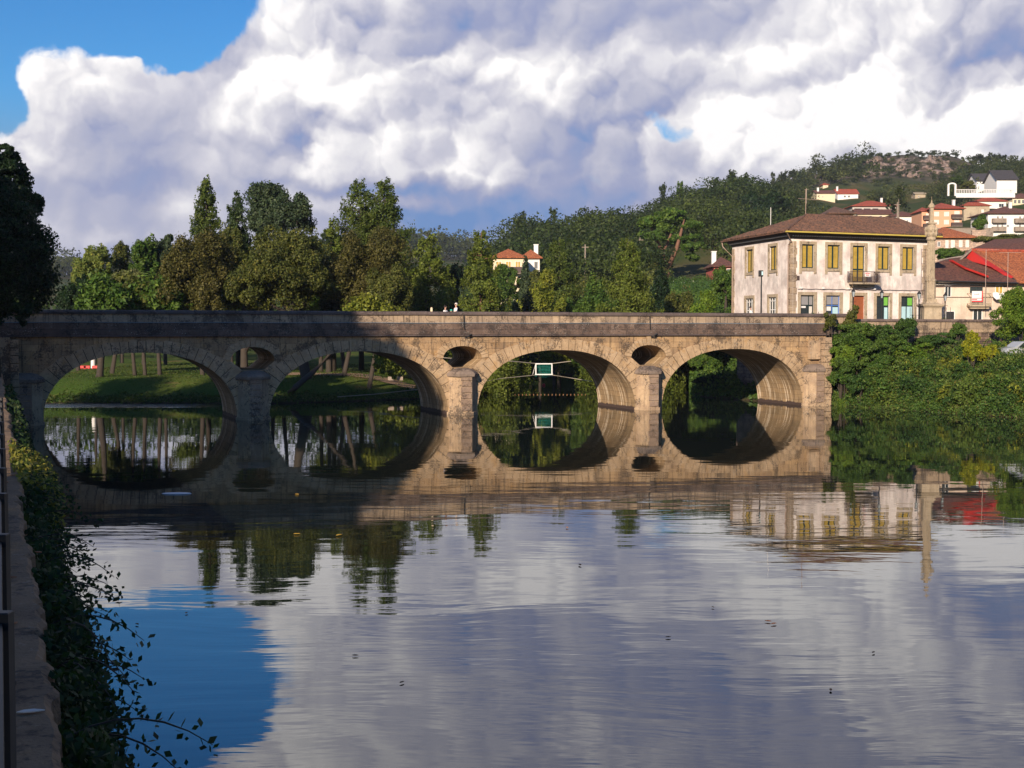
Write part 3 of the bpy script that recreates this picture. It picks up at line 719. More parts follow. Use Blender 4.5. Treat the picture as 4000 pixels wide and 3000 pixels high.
def leaf_obj(name, p, size, mat, label, cat, group=None, rz=0., curl=.25):
    mb = MB(); s = size
    pts = [(-s, 0), (-.5*s, -.32*s), (.2*s, -.36*s), (s, 0), (.2*s, .34*s), (-.5*s, .3*s)]
    top = [(x, y, curl*s*(abs(y)/s+.2*(x/s)**2)+.012) for x, y in pts]; bot = [(x, y, z-.008) for x, y, z in top]
    n = 6; mb.add(top+bot+[(0, 0, .012), (0, 0, .004)], [(i, (i+1) % n, 12) for i in range(n)]+[(n+(i+1) % n, n+i, 13) for i in range(n)]+[(i, n+i, n+(i+1) % n, (i+1) % n) for i in range(n)])
    o = mb.build(name, M[mat]); o.location = p; o.rotation_euler = (0, 0, rz); return tag(o, label, cat, group)
p = on_z(120, 2785, 3.405); leaf_obj('dry_leaf', p, .09, 'offwhite', 'pale curled dry leaf on the shaded ledge, nearest the camera', 'leaf', rz=.3)
for i, (px, py, lb) in enumerate(((40, 2258, 'brown curled leaf beside the railing about halfway down the ledge'), (52, 2440, 'brown leaf against the railing foot on the lower ledge'), (150, 2160, 'small dry leaf at the broken edge of the ledge'), (55, 1858, 'dry leaf in the sunlit far part of the ledge'), (30, 1885, 'dry leaf at the far end of the ledge by the railing'))):
    p = on_z(px, py, 3.405); leaf_obj('dry_leaf', p, .06+.01*(i == 0), 'leaf_dry', lb, 'leaf', 'dry leaves lying on the ledge', rz=i*1.3)
# things floating on the river
fl = [(1388, 2562, .10, 'leaf_dry', 'dark dry leaf floating alone in the lower middle of the river'), (1570, 2667, .10, 'leaf_dry', 'dark leaf cluster floating at the bottom centre of the river'),
      (2265, 2208, .16, 'leaf_dry', 'dark leaf floating right of centre on pale cloud reflections'), (3000, 2428, .12, 'leaf_dry', 'left leaf of the pair floating below the house reflection'), (3022, 2438, .12, 'leaf_dry', 'right leaf of the pair floating below the house reflection'),
      (3245, 2697, .11, 'leaf_dry', 'dark leaf floating in the lower right of the river'), (2785, 2373, .07, 'leaf_dry', 'tiny dark leaf floating below the house reflection, left of the pair'), (1160, 2087, .16, 'leaf_yellow', 'yellow leaf floating on the tree reflection'),
      (1325, 2092, .22, 'leaf_yellow', 'long pale leaf floating on the tree reflection'), (2215, 2062, .16, 'leaf_dry', 'brown leaf floating just below the bridge reflection'), (1160, 1932, .14, 'leaf_yellow', 'orange leaf floating in the dark bridge reflection'),
      (1500, 2120, .12, 'leaf_yellow', 'small yellow leaf floating right of the tree reflection'), (728, 2396, .10, 'leaf_dry', 'dark speck of a leaf floating near the left bank'), (536, 2440, .12, 'leaf_dry', 'dark leaf floating beside the bank plants'), (2610, 2490, .09, 'leaf_dry', 'small dark leaf floating in the grey reflection right of centre'), (3412, 2550, .10, 'leaf_dry', 'dark leaf floating low on the right, under the bright cloud reflection')]
for i, (px, py, s_, mt, lb) in enumerate(fl):
    p = on_z(px, py, .012); leaf_obj('floating_leaf', p, s_*.6, mt, lb, 'leaf', 'leaves floating on the river', rz=i*.9, curl=.5)
p = on_z(690, 1928, .012); mb = MB(); mb.lathe([(.01, .0), (.55, .0), (.5, .02), (.01, .03)], n=14); o = mb.build('foam_patch', M['foam']); o.location = p; o.scale = (1, .5, 1); tag(o, 'white patch of foam drifting in the dark reflection of the first pier', 'foam')
#--P2END--
# ================================================================ TREES
def crown_points(blobs, n, rng, sub=14, spread=.30, shell=.85, flat=1.):
    """leaf positions gathered in sub-clumps over ellipsoid blobs; returns points and outward directions"""
    B = np.array(blobs, float); A = (B[:, 3]*B[:, 4]+B[:, 4]*B[:, 5]+B[:, 3]*B[:, 5]); w_ = A/A.sum()
    cs = []; 
    for b, k in zip(B, np.maximum(3, (w_*len(B)*sub).astype(int))):
        d = rng.normal(size=(k, 3)); d /= np.linalg.norm(d, axis=1)[:, None]; d[:, 2] = np.where(d[:, 2] < -.5, -d[:, 2], d[:, 2])
        r = rng.uniform(.6, 1.05, k)[:, None]
        cs.append(np.hstack([b[:3]+d*b[3:6]*r*shell, np.repeat([b[3:6]], k, 0)*rng.uniform(.7, 1.3, k)[:, None], np.repeat([b[:3]], k, 0)]))
    C = np.vstack(cs); idx = rng.integers(0, len(C), n); c = C[idx]
    g_ = rng.normal(size=(n, 3)); g_ /= np.linalg.norm(g_, axis=1)[:, None]; g_ *= rng.uniform(.35, 1., n)[:, None]**.6
    g_[:, 2] *= flat
    P = c[:, :3]+g_*c[:, 3:6]*spread*1.35
    O = (P-c[:, :3])/(c[:, 3:6]*spread)*.6+(P-c[:, 6:9])/c[:, 3:6]*.6
    O /= np.linalg.norm(O, axis=1)[:, None]+1e-9
    O[:, 2] += .15
    return P, O
TREE_N = [0]
def tree(name, label, cat, x, y, ztop, blobs, mat, n, size, bark='bark', group=None, trunk_r=.2, lean=(0, 0), seed=None, sub=14, spread=.30, bias=.8, zbase=None, flat=1., limbs=7, fork=False, trunk=True, asp=.75):
    """blobs in local coordinates (z from the ground)"""
    TREE_N[0] += 1; rng = np.random.default_rng(seed if seed is not None else TREE_N[0]*7+1)
    z0 = gz(x, y)-.15 if zbase is None else zbase
    e = empty(name, (x, y, z0), 0, label, cat, group)
    P, O = crown_points(blobs, int(n*2.1), rng, sub, spread, flat=flat)
    V, F_ = leaves(P, O, size*LS, rng, bias, asp)
    np_mesh('crown', V, F_, M[mat], e)
    if trunk:
        B = sorted(blobs, key=lambda b: b[2]); zc = sum(b[2] for b in B)/len(B); cx = sum(b[0] for b in B)/len(B); cy = sum(b[1] for b in B)/len(B)
        mb = MB(); top = max(b[2] for b in B); r = trunk_r
        base = Vector((lean[0], lean[1], 0)); mid = Vector((cx*.4+lean[0]*.4, cy*.4, zc*.45)); tp = Vector((cx, cy, top*.92))
        mb.tube([base+Vector((0, 0, -.3)), base*.9+Vector((0, 0, .25)), mid, (mid+tp)*.5, tp], [r*1.5, r*1.1, r*.85, r*.55, r*.12], 9)
        for b in B[:limbs]:
            st_ = mid.lerp(tp, max(.05, min(.8, (b[2]-b[5]*.6-mid.z)/(tp.z-mid.z+.01)*.6)))
            en = Vector(b[:3]); md = st_.lerp(en, .5)+Vector((0, 0, -.25*(en-st_).length*.3))
            mb.tube([st_, md, en], [r*.42, r*.3, r*.08], 6)
        mb.build('trunk', M[bark], e, True)
    return e
def blobs_round(rx, ry, z0, z1, k, rng, f=.48, cx=0, cy=0, low=0.):
    """irregular crown of k overlapping ellipsoids between heights z0 and z1"""
    zc, rz = (z0+z1)/2, (z1-z0)/2; out = [(cx, cy, zc-rz*.1, rx*.62, ry*.62, rz*.66)]
    for i in range(k):
        a = i*2.4+rng.uniform(-.4, .4); u_ = rng.uniform(-.85, .95) if i else .8; rr = math.sqrt(max(0, 1-u_*u_))*rng.uniform(.55, .75)
        q = rng.uniform(.75, 1.15)*f
        out.append((cx+rr*rx*math.cos(a), cy+rr*ry*math.sin(a), zc+u_*rz*(1-q*.8), rx*q, ry*q, rz*q*.8))
    return out
def px_tree(name, label, cat, px, halfw, ytop, Y, mat, n, size, ybot=None, k=9, base_px=None, ry=None, zlow=None, grp=None, seed=0, **kw):
    """place a broadleaf tree from its measured centre, half width and top at distance Y"""
    rng = random.Random(seed*31+int(px)); p = at(px, ytop, Y); x = p.x; rx = halfw*Y/F
    bx = at(base_px, ytop, Y).x if base_px else x; z0 = gz(bx, Y)-.15
    zt = p.z-z0; zl = (at(px, ybot, Y).z-z0) if ybot else zt*.28
    if zlow is not None: zl = zlow
    bl = blobs_round(rx, ry or rx*.9, zl, zt, k, rng, cx=x-bx)
    return tree(name, label, cat, bx, Y, zt, bl, mat, n, size, group=grp, seed=seed+int(px), **kw)
def conifer(name, label, px, halfw, ytop, Y, mat, n, size_, z_lo=.12, tiers=16, droop=.12, rag=.35, power=.9, wide=1.75, grp=None, seed=1, cat='tree', bark='bark', tr=.3, base_px=None, gap=.35, lens=1., topr=.06, sweep=0.):
    size = size_*.6; n = int(n*2.8); tiers = int(tiers*1.25); gap = gap+.25; rng = np.random.default_rng(seed); p = at(px, ytop, Y); x = p.x; z0 = gz(x, Y)-.15; H = p.z-z0; RX = halfw*Y/F
    e = empty(name, (x, Y, z0), 0, label, cat, grp)
    Ps = []; Os = []; br = MB(); 
    br.tube([(0, 0, -.3), (0, 0, H*.35), (0, 0, H*.97)], [tr, tr*.7, .03], 8)
    nb = tiers*9; tot = 0; L = []
    for i in range(nb):
        f = ((i//9)+rng.uniform(-gap, gap))/tiers; f = min(max(f, 0), .985); z = H*(z_lo+(1-z_lo)*f)
        r = RX*wide*((1-f)**max(.8, power)*(1-topr)+topr)*(rng.uniform(1-rag, 1.08)); L.append((z, r, rng.uniform(0, 2*math.pi), f))
    S = sum(l[1]**1.4 for l in L)
    for (z, r, a, f) in L:
        m_ = max(16, int(n*r**1.4/S)); u_ = rng.uniform(.1, 1, m_)**.6
        wd = (.30*r*lens+.18)*(1-.55*u_); dz = r*(-droop*2*u_+droop*2.2*u_**2)+ (sweep*r*u_**2)
        lat = rng.normal(size=m_)*wd*.5; px_ = np.cos(a)*r*u_-np.sin(a)*lat; py_ = np.sin(a)*r*u_+np.cos(a)*lat
        pz = z+dz+rng.normal(size=m_)*(.08*r+.12)-np.abs(lat)*.18
        Ps.append(np.stack([px_, py_, pz], 1)); Os.append(np.stack([np.cos(a)*np.ones(m_)*.85, np.sin(a)*np.ones(m_)*.85, np.ones(m_)*.5], 1))
        if r > RX*.35: br.tube([(0, 0, z-.1*r), (math.cos(a)*r*.75, math.sin(a)*r*.75, z-.05*r)], [tr*.2, .02], 4, 0, False)
    P = np.vstack(Ps); O = np.vstack(Os); V, F_ = leaves(P, O, size, rng, .75)
    np_mesh('crown', V, F_, M[mat], e); br.build('trunk', M[bark], e, True)
    return e
GP = 'trees of the park on the far bank'
# -- back row (left to right)
px_tree('poplar_tree', 'light yellow-green poplar at the far left of the park, behind the low willow', 'tree', 365, 78, 930, 142, 'f_poplar', 9000, .24, k=8, grp=GP, seed=1, ry=3)
px_tree('park_tree', 'low dark tree at the left end of the park beside the big dark conifer', 'tree', 292, 75, 1052, 126, 'f_deep', 7000, .22, k=7, grp=GP, seed=2, base_px=300)
px_tree('park_tree', 'dark green tree with a double top behind the willow at left', 'tree', 555, 72, 905, 140, 'f_mid', 9000, .24, k=9, grp=GP, seed=3)
px_tree('park_tree', 'small round dark tree top left of the brown tree', 'tree', 640, 46, 900, 142, 'f_blue', 5000, .24, k=6, grp=GP, seed=4, ybot=1080)
px_tree('park_tree', 'brownish thin-leaved tree between poplar and double-topped tree', 'tree', 470, 60, 935, 146, 'f_olive', 6000, .22, k=7, grp=GP, seed=5)
conifer('conifer_tree', 'tall narrow conifer rising above the brown tree, leftmost conifer of the park', 805, 85, 680, 136, 'f_conifer', 15000, .22, z_lo=.25, tiers=19, power=.75, rag=.42, grp=GP, seed=11)
conifer('conifer_tree', 'shorter dark conifer just left of the airy eucalyptus', 925, 85, 742, 134, 'f_dark', 13000, .22, z_lo=.25, tiers=16, power=.7, rag=.4, grp=GP, seed=12)
px_tree('eucalyptus_tree', 'tall airy blue-green tree with sky showing through its crown', 'tree', 1040, 95, 698, 130, 'f_blue', 6500, .24, k=13, grp=GP, seed=6, ybot=1000, sub=8, spread=.36, base_px=1060)
px_tree('eucalyptus_tree', 'lower ragged blue-green tree leaning right beside the tall airy one', 'tree', 1140, 88, 738, 128, 'f_blue', 5200, .24, k=12, grp=GP, seed=7, ybot=990, sub=8, spread=.36, base_px=1100)
conifer('conifer_tree', 'left one of the tall twin conifers at the park centre', 1408, 150, 688, 132, 'f_conifer', 17000, .23, z_lo=.30, tiers=15, power=.85, rag=.45, droop=.10, grp=GP, seed=13)
conifer('conifer_tree', 'right one of the tall twin conifers at the park centre', 1500, 135, 690, 130, 'f_conifer', 17000, .23, z_lo=.25, tiers=17, power=.72, rag=.45, droop=.14, grp=GP, seed=14)
conifer('conifer_tree', 'small bright conifer top left of the twin conifers', 1300, 75, 852, 128, 'f_cedar', 7000, .22, z_lo=.4, tiers=9, power=.6, rag=.4, grp=GP, seed=15)
px_tree('park_tree', 'thin greyish tree top in the gap left of the twin conifers', 'tree', 1250, 50, 905, 126, 'f_blue', 3000, .2, k=6, grp=GP, seed=8, ybot=1060, sub=8)
# -- front row
px_tree('willow_tree', 'pale grey-green willow low at the left of the park', 'tree', 480, 128, 1035, 119, 'f_willow', 17000, .19, k=11, grp=GP, seed=20, ybot=1390, base_px=432, spread=.34)
px_tree('park_tree', 'big brown-green tree left of the large round tree', 'tree', 765, 150, 868, 117, 'f_brown', 22000, .19, k=12, grp=GP, seed=21, ybot=1375, base_px=785)
px_tree('park_tree', 'olive upper crown behind the brown tree under the tall conifer', 'tree', 870, 110, 850, 124, 'f_olive', 12000, .2, k=9, grp=GP, seed=22, ybot=1250, base_px=900)
px_tree('park_tree', 'largest round dark olive tree in the middle of the park', 'tree', 1108, 200, 872, 113, 'f_olive', 36000, .19, k=15, grp=GP, seed=23, ybot=1330, base_px=1192, trunk_r=.45, sub=16)
px_tree('park_tree', 'dark green tree filling the shadowed gap right of the large round tree', 'tree', 1300, 75, 985, 121, 'f_deep', 9000, .2, k=8, grp=GP, seed=24, ybot=1330, base_px=1345)
px_tree('birch_tree', 'thin-branched olive-brown tree under the twin conifers', 'tree', 1440, 165, 872, 116, 'f_brown', 22000, .17, k=13, grp=GP, seed=25, ybot=1330, base_px=1340, sub=12, spread=.32)
px_tree('park_tree', 'olive tree low behind the parapet right of the thin-branched tree', 'tree', 1500, 110, 1010, 112, 'f_olive', 13000, .18, k=9, grp=GP, seed=26, ybot=1380, base_px=1440)
conifer('cedar_tree', 'yellow-green layered cedar right of the twin conifers', 1668, 118, 893, 128, 'f_cedar', 16000, .22, z_lo=.14, tiers=10, power=.55, rag=.5, droop=.05, grp=GP, seed=31, gap=.2)
conifer('cedar_tree', 'broad drooping cedar with brown inner twigs behind the two walkers', 1880, 120, 885, 120, 'f_cedar', 20000, .2, z_lo=.10, tiers=12, power=.5, rag=.4, droop=.10, grp=GP, seed=32, bark='bark_red', tr=.4, gap=.2)
px_tree('park_tree', 'dark tree between the two cedars', 'tree', 1765, 60, 1010, 134, 'f_deep', 6000, .22, k=7, grp=GP, seed=27)
conifer('cypress_tree', 'narrow grey-green cypress left of the red-roofed villa front', 2052, 30, 995, 165, 'f_blue', 9000, .25, z_lo=.0, tiers=22, power=.55, rag=.15, droop=.0, seed=33, lens=1.6)
px_tree('park_tree', 'light yellow-green tree below the red-roofed villa', 'tree', 2110, 92, 1015, 146, 'f_lime', 10000, .24, k=9, grp=GP, seed=28, zlow=1.)
px_tree('park_tree', 'second light green tree low behind the parapet right of the villa', 'tree', 2165, 66, 1120, 138, 'f_lime', 6000, .22, k=7, grp=GP, seed=29, zlow=.6)
px_tree('park_tree', 'dark low tree just right of the broad drooping cedar', 'tree', 2040, 75, 1110, 132, 'f_deep', 7000, .2, k=7, grp=GP, seed=30, zlow=.5)
px_tree('park_tree', 'dark bushy tree in front of the villa walls, left', 'tree', 1965, 66, 1030, 188, 'f_mid', 7000, .25, k=8, grp=GP, seed=71, zlow=.4)
px_tree('park_tree', 'green bushy tree in front of the villa walls, right', 'tree', 2075, 60, 1052, 190, 'f_olive', 7000, .25, k=8, grp=GP, seed=72, zlow=.4)
conifer('conifer_tree', 'dark spreading conifer right of the red-roofed villa', 2185, 100, 918, 158, 'f_conifer', 14000, .25, z_lo=.30, tiers=12, power=.6, rag=.4, droop=.12, grp=GP, seed=34)
px_tree('park_tree', 'dark green rounded tree left of the big pyramid cedar', 'tree', 2290, 95, 1045, 140, 'f_mid', 11000, .23, k=9, grp=GP, seed=35, zlow=.6)
conifer('cedar_tree', 'big pyramid-shaped cedar standing alone above the parapet', 2452, 135, 925, 126, 'f_cedar', 30000, .2, z_lo=.05, tiers=17, power=.62, rag=.2, droop=.13, grp=GP, seed=36, gap=.2)
px_tree('park_tree', 'dark tree right behind the big pyramid cedar', 'tree', 2570, 62, 1030, 150, 'f_deep', 7000, .24, k=7, grp=GP, seed=37, zlow=.6)
px_tree('river_tree', 'olive green tree above the parapet, third from the white house', 'tree', 2640, 82, 1110, 142, 'f_olive', 9000, .22, k=8, seed=38, zlow=.6)
px_tree('river_tree', 'bright green tree above the parapet, second from the white house', 'tree', 2745, 80, 1120, 138, 'f_bright', 9000, .21, k=8, seed=39, zlow=.6)
px_tree('river_tree', 'fresh green tree against the left wall of the white house', 'tree', 2835, 62, 1040, 150, 'f_mid', 8000, .23, k=8, seed=40, zlow=.6)
px_tree('river_tree', 'dark green tree filling the last arch, over the river wall', 'tree', 2775, 75, 1335, 124, 'f_mid', 9000, .17, k=8, seed=41, zlow=.2, base_px=2800)
px_tree('shrub', 'dark bush hanging over the water inside the last arch', 'shrub', 2795, 85, 1455, 114, 'f_deep', 9000, .14, k=8, seed=42, zlow=-.6, trunk=False)
px_tree('shrub', 'sunlit yellow-green bush behind the concrete post in the last arch', 'shrub', 2670, 60, 1395, 150, 'f_bright', 6000, .2, k=7, seed=43, zlow=-.4, trunk=False)
px_tree('shrub', 'olive waterside bush below the concrete post in the last arch', 'shrub', 2700, 34, 1490, 142, 'f_olive', 3000, .16, k=5, seed=44, zlow=-.8, trunk=False)
px_tree('park_tree', 'dark tree closing the view through the third arch, left side', 'tree', 1960, 90, 1240, 172, 'f_deep', 9000, .25, k=9, seed=45, zlow=.5)
px_tree('park_tree', 'dark tree closing the view through the third arch, right side', 'tree', 2260, 110, 1260, 172, 'f_mid', 10000, .25, k=9, seed=46, zlow=.3)
px_tree('park_tree', 'dark tree in the middle of the view through the third arch', 'tree', 2110, 80, 1200, 176, 'f_deep', 8000, .25, k=8, seed=47, zlow=2.5)
px_tree('shrub', 'sunlit bank bush at the left edge of the third arch', 'shrub', 1935, 70, 1400, 140, 'f_bright', 5000, .18, k=6, seed=48, zlow=-.3, trunk=False)
# lean trunk, hanging bough seen in the second arch
e = empty('leaning_tree', (*at(1155, 1510, 107).to_2d(), gz(at(1155, 1510, 107).x, 107)-.2), 0, 'bare grey trunk leaning steeply right, seen through the second arch', 'tree')
mb = MB(); p0 = at(1155, 1512, 107); p1 = at(1290, 1385, 108.5); p2_ = at(1400, 1250, 110); lo = e.location
mb.tube([p0-lo+Vector((-.5, 0, -.6)), p0-lo, (p0.lerp(p1, .5)+Vector((0, 0, -.12)))-lo, p1-lo, p2_-lo], [.30, .26, .22, .19, .1], 9); mb.build('trunk', M['bark'], e, True)
rng = np.random.default_rng(77); P, O = crown_points([(*(at(1440, 1240, 109)-lo), 2.6, 2., 1.8), (*(at(1500, 1330, 108.5)-lo), 1.7, 1.4, 1.4), (*(at(1510, 1400, 108.5)-lo), 1.25, 1., 1.3), (*(at(1475, 1450, 108.5)-lo), .5, .5, .7), (*(at(1528, 1465, 108.5)-lo), .35, .35, .55)], 5200, rng, 14, .3)
V, F_ = leaves(P, O, .15, rng); np_mesh('crown', V, F_, M['f_lime'], e)
for px, yb, Y, r, lb, ln in ((388, 1474, 113, .30, 'thick dark forked trunk left in the first arch', .3), (528, 1466, 116, .17, 'left one of three thin dark trunks in the first arch', -.25), (568, 1466, 116, .17, 'middle one of three thin dark trunks in the first arch', -.2), (625, 1466, 116, .19, 'right one of three thin dark trunks in the first arch', -.15),
                          (1285, 1452, 124, .28, 'brown trunk in the middle of the second arch', 0), (954, 1440, 121, .35, 'dark trunk seen through the opening above the first pier', 0), (1720, 1455, 150, .2, 'pale thin trunk seen through the opening above the second pier', 0)):
    p = at(px, yb, Y); z0 = gz(p.x, Y); e = empty('park_tree', (p.x, Y, z0-.2), 0, lb, 'tree', 'tree trunks seen under the bridge'); rng = np.random.default_rng(int(px)); s_ = int(px)
    mb = MB(); mb.tube([(0, 0, -.1), (ln*.2, 0, .5), (ln*1., 0, 3.), (ln*1.3, 0, 6.5)], [r*1.5, r*1.05, r*.9, r*.5], 8)
    if r > .3: mb.tube([(ln*.7, 0, 1.9), (ln+.8, .2, 4.), (ln+1.5, 0, 6.5)], [r*.7, r*.6, r*.3], 7)
    mb.build('trunk', M['bark_light' if 'pale' in lb else 'bark'], e, True)
    P, O = crown_points([(ln*1.4, 0, 7.2, 2.3, 2.2, 2.0), (ln-1, .5, 6.4, 1.6, 1.6, 1.2), (ln+1.6, -.3, 6.6, 1.6, 1.6, 1.2)], 3500, rng); V, F_ = leaves(P, O, .2, rng); np_mesh('crown', V, F_, M[['f_olive', 'f_mid', 'f_brown'][s_ % 3]], e)
# umbrella pine on the hillside
pm = at(2605, 1120, 225); z0 = gz(pm.x, 225); e = empty('umbrella_pine', (pm.x, 225, z0-.3), 0, 'large umbrella pine with two main limbs on the hillside above the parapet', 'tree')
k_ = 225/F; zz = lambda y: 6+(1285-y)*k_-z0+.3; xx_ = lambda x: (x-2605)*k_; rng = np.random.default_rng(5)
mb = MB(); mb.tube([(0, 0, -.2), (.1, 0, zz(1080)), (.2, 0, zz(1040))], [.75, .6, .55], 9); mb.tube([(.2, 0, zz(1045)), (xx_(2585), 0, zz(985)), (xx_(2560), .5, zz(930)), (xx_(2540), .5, zz(880))], [.4, .36, .25, .1], 8)
mb.tube([(.2, 0, zz(1045)), (xx_(2640), 0, zz(980)), (xx_(2655), -.5, zz(920)), (xx_(2670), -.5, zz(860))], [.45, .36, .28, .1], 8); mb.tube([(xx_(2590), 0, zz(990)), (xx_(2620), .6, zz(920)), (xx_(2630), .6, zz(850))], [.25, .2, .08], 6)
mb.build('trunk', M['bark_red'], e, True)
bl = [(xx_(x), d, zz(y), r*k_, r*k_*.9, r*k_*.62) for x, y, r, d in ((2540, 875, 46, 0), (2515, 920, 36, 1), (2560, 930, 40, -1), (2600, 900, 48, 1), (2625, 850, 52, 0), (2665, 870, 48, 2), (2700, 890, 42, -1), (2715, 930, 30, 0), (2650, 940, 42, 1), (2590, 845, 32, 2), (2690, 975, 36, -2), (2735, 965, 26, 0), (2700, 1010, 30, 0))]
P, O = crown_points(bl, 15000, rng, 16, .26); V, F_ = leaves(P, O, .33, rng); np_mesh('crown', V, F_, M['f_mid'], e)
# big dark conifer and the tree behind it at the left end of the bridge
rng = np.random.default_rng(9); p = at(-30, 1300, 69); z0 = 3.2; k_ = 69/F
e = empty('dense_conifer', (p.x, 69, z0), 0, 'huge dense dark conifer overhanging the left end of the bridge', 'tree')
bl = []
def zz2(y): return 6+(1285-y)*k_-z0
for x, y, r in ((-30, 960, 225), (60, 1030, 180), (20, 850, 150), (100, 950, 120), (-20, 1130, 190), (110, 1090, 125), (60, 1170, 120), (-150, 900, 220), (-120, 1150, 180), (10, 760, 80), (150, 1010, 85), (140, 1090, 80), (40, 1235, 70), (90, 1200, 60)):
    bl.append(((x+30)*k_, random.Random(x*y).uniform(-1, 1), zz2(y), r*k_, r*k_, r*k_*1.0))
P, O = crown_points(bl, 60000, rng, 60, .16, shell=.95); V, F_ = leaves(P, O, .10, rng, 1.1); np_mesh('crown', V, F_, M['f_deep'], e)
mb = MB(); mb.tube([(0, 0, -.5), (0, 0, 4), (0, 0, 9)], [.45, .35, .1], 8); mb.build('trunk', M['bark'], e, True)
p = at(-80, 1300, 77); k_ = 77/F; z0 = 3.2
e = empty('broadleaf_tree', (p.x, 77, z0), 0, 'dark tree with ragged crown rising behind the huge dense conifer at left', 'tree')
bl = [((x+80)*k_, d, 6+(1285-y)*k_-z0, r*k_, r*k_, r*k_*.8) for x, y, r, d in ((-60, 650, 120, 0), (30, 640, 62, .5), (70, 690, 60, -.5), (95, 770, 60, 0), (20, 600, 45, 0), (130, 800, 42, .4), (60, 800, 90, 1), (-90, 780, 160, 0), (0, 700, 110, 1), (-120, 560, 110, 0), (150, 830, 26, 0))]
P, O = crown_points(bl, 22000, rng, 18, .24); V, F_ = leaves(P, O, .14, rng); np_mesh('crown', V, F_, M['f_deep'], e)
mb = MB(); mb.tube([(0, 0, -.5), (0, 0, 5), (.4, 0, 11.5)], [.4, .32, .1], 8); mb.build('trunk', M['bark'], e, True)
# trees on the left quay outside the frame that shade the bridge and the ledge
SH = [(-31, 36, 23, 5.2), (-36.5, 38, 30, 7.2), (-35, 31, 28, 6.), (-38, 44, 25, 7.), (-34, 26, 24, 5.5), (-44, 36, 24, 7.), (-50, 50, 25, 7.5), (-42, 58, 15, 5.0), (-42, 22, 24, 6.5)]
for i, (x, y, h, r) in enumerate(SH):
    rng_ = random.Random(i+50); bl = blobs_round(r, r, h*.2, h, 10, rng_)
    tree('quay_tree', 'tall leafy tree on the left bank, outside the picture, shading the bridge', 'tree', x, y, h, bl, 'f_deep', 9000, .48, group='shade trees on the left bank', seed=900+i)
for i, (x, y, h, r) in enumerate(((-9, -14, 15, 4.6), (-4, -20, 15, 4.5), (-14.5, -10, 15, 4.2), (-15.5, -1, 12, 3.2), (-9, -4.5, 11, 2.6))):
    rng_ = random.Random(i+80); bl = blobs_round(r, r, h*.18, h, 10, rng_)
    tree('quay_tree', 'leafy tree behind the camera on the left bank, shading the ledge', 'tree', x, y, h, bl, 'f_mid', 7000, .42, group='shade trees behind the camera', seed=950+i)

# ---------------------------------------------------------------- forest and hillside vegetation (uncountable)
HOUSES_XY = []
def forest(name, label, pts, mat, rmin, rmax, per, size, seed, squash=.85):
    rng = np.random.default_rng(seed); n = len(pts); r = rng.uniform(rmin, rmax, n)
    z = ground(pts[:, 0], pts[:, 1]); per = int(per*1.7); size *= .72; tot = n*per
    idx = np.repeat(np.arange(n), per); d = rng.normal(size=(tot, 3)); d /= np.linalg.norm(d, axis=1)[:, None]; d[:, 2] = np.where(d[:, 2] < -.3, -d[:, 2], d[:, 2])
    # three lobes per crown make an uneven outline
    lob = rng.normal(size=(n, 4, 3))*.42; li = rng.integers(0, 4, tot); c = lob[idx, li]
    P = np.stack([pts[idx, 0], pts[idx, 1], z[idx]], 1)+np.stack([np.zeros(tot), np.zeros(tot), r[idx]*.95], 1)+(c+d*.66*rng.uniform(.75, 1.1, tot)[:, None])*r[idx][:, None]*np.array([1, 1, squash])
    V, F_ = leaves(P, d, size, rng, .9); o = np_mesh(name, V, F_, M[mat])
    return tag(o, label, 'wood', kind='stuff')
def scatter(n, t0, t1, d0, d1, seed, ok=None, sp=5.):
    rng = np.random.default_rng(seed); D = np.sqrt(rng.uniform(d0**2, d1**2, n*3)); t = rng.uniform(t0, t1, n*3); X = t*D; Y = D
    keep = np.ones(len(X), bool)
    if ok is not None: keep &= ok(X, Y, t)
    ztop = ground(X, Y)+9.
    for hx, hy, hr, zb in HOUSES_XY:
        keep &= ~((np.abs(X-hx) < hr+1) & (np.abs(Y-hy-3) < hr*1.1))
        keep &= ~((np.abs(X/Y-hx/hy)*hy < hr+2.5) & (Y < hy) & (Y > hy-160) & ((ztop-6)/Y > (zb-6)/hy))
    X, Y = X[keep], Y[keep]; cell = {}; out = []
    for x, y in zip(X, Y):
        k = (int(x//sp), int(y//sp))
        if k in cell: continue
        cell[k] = 1; out.append((x, y))
        if len(out) >= n: break
    return np.array(out)
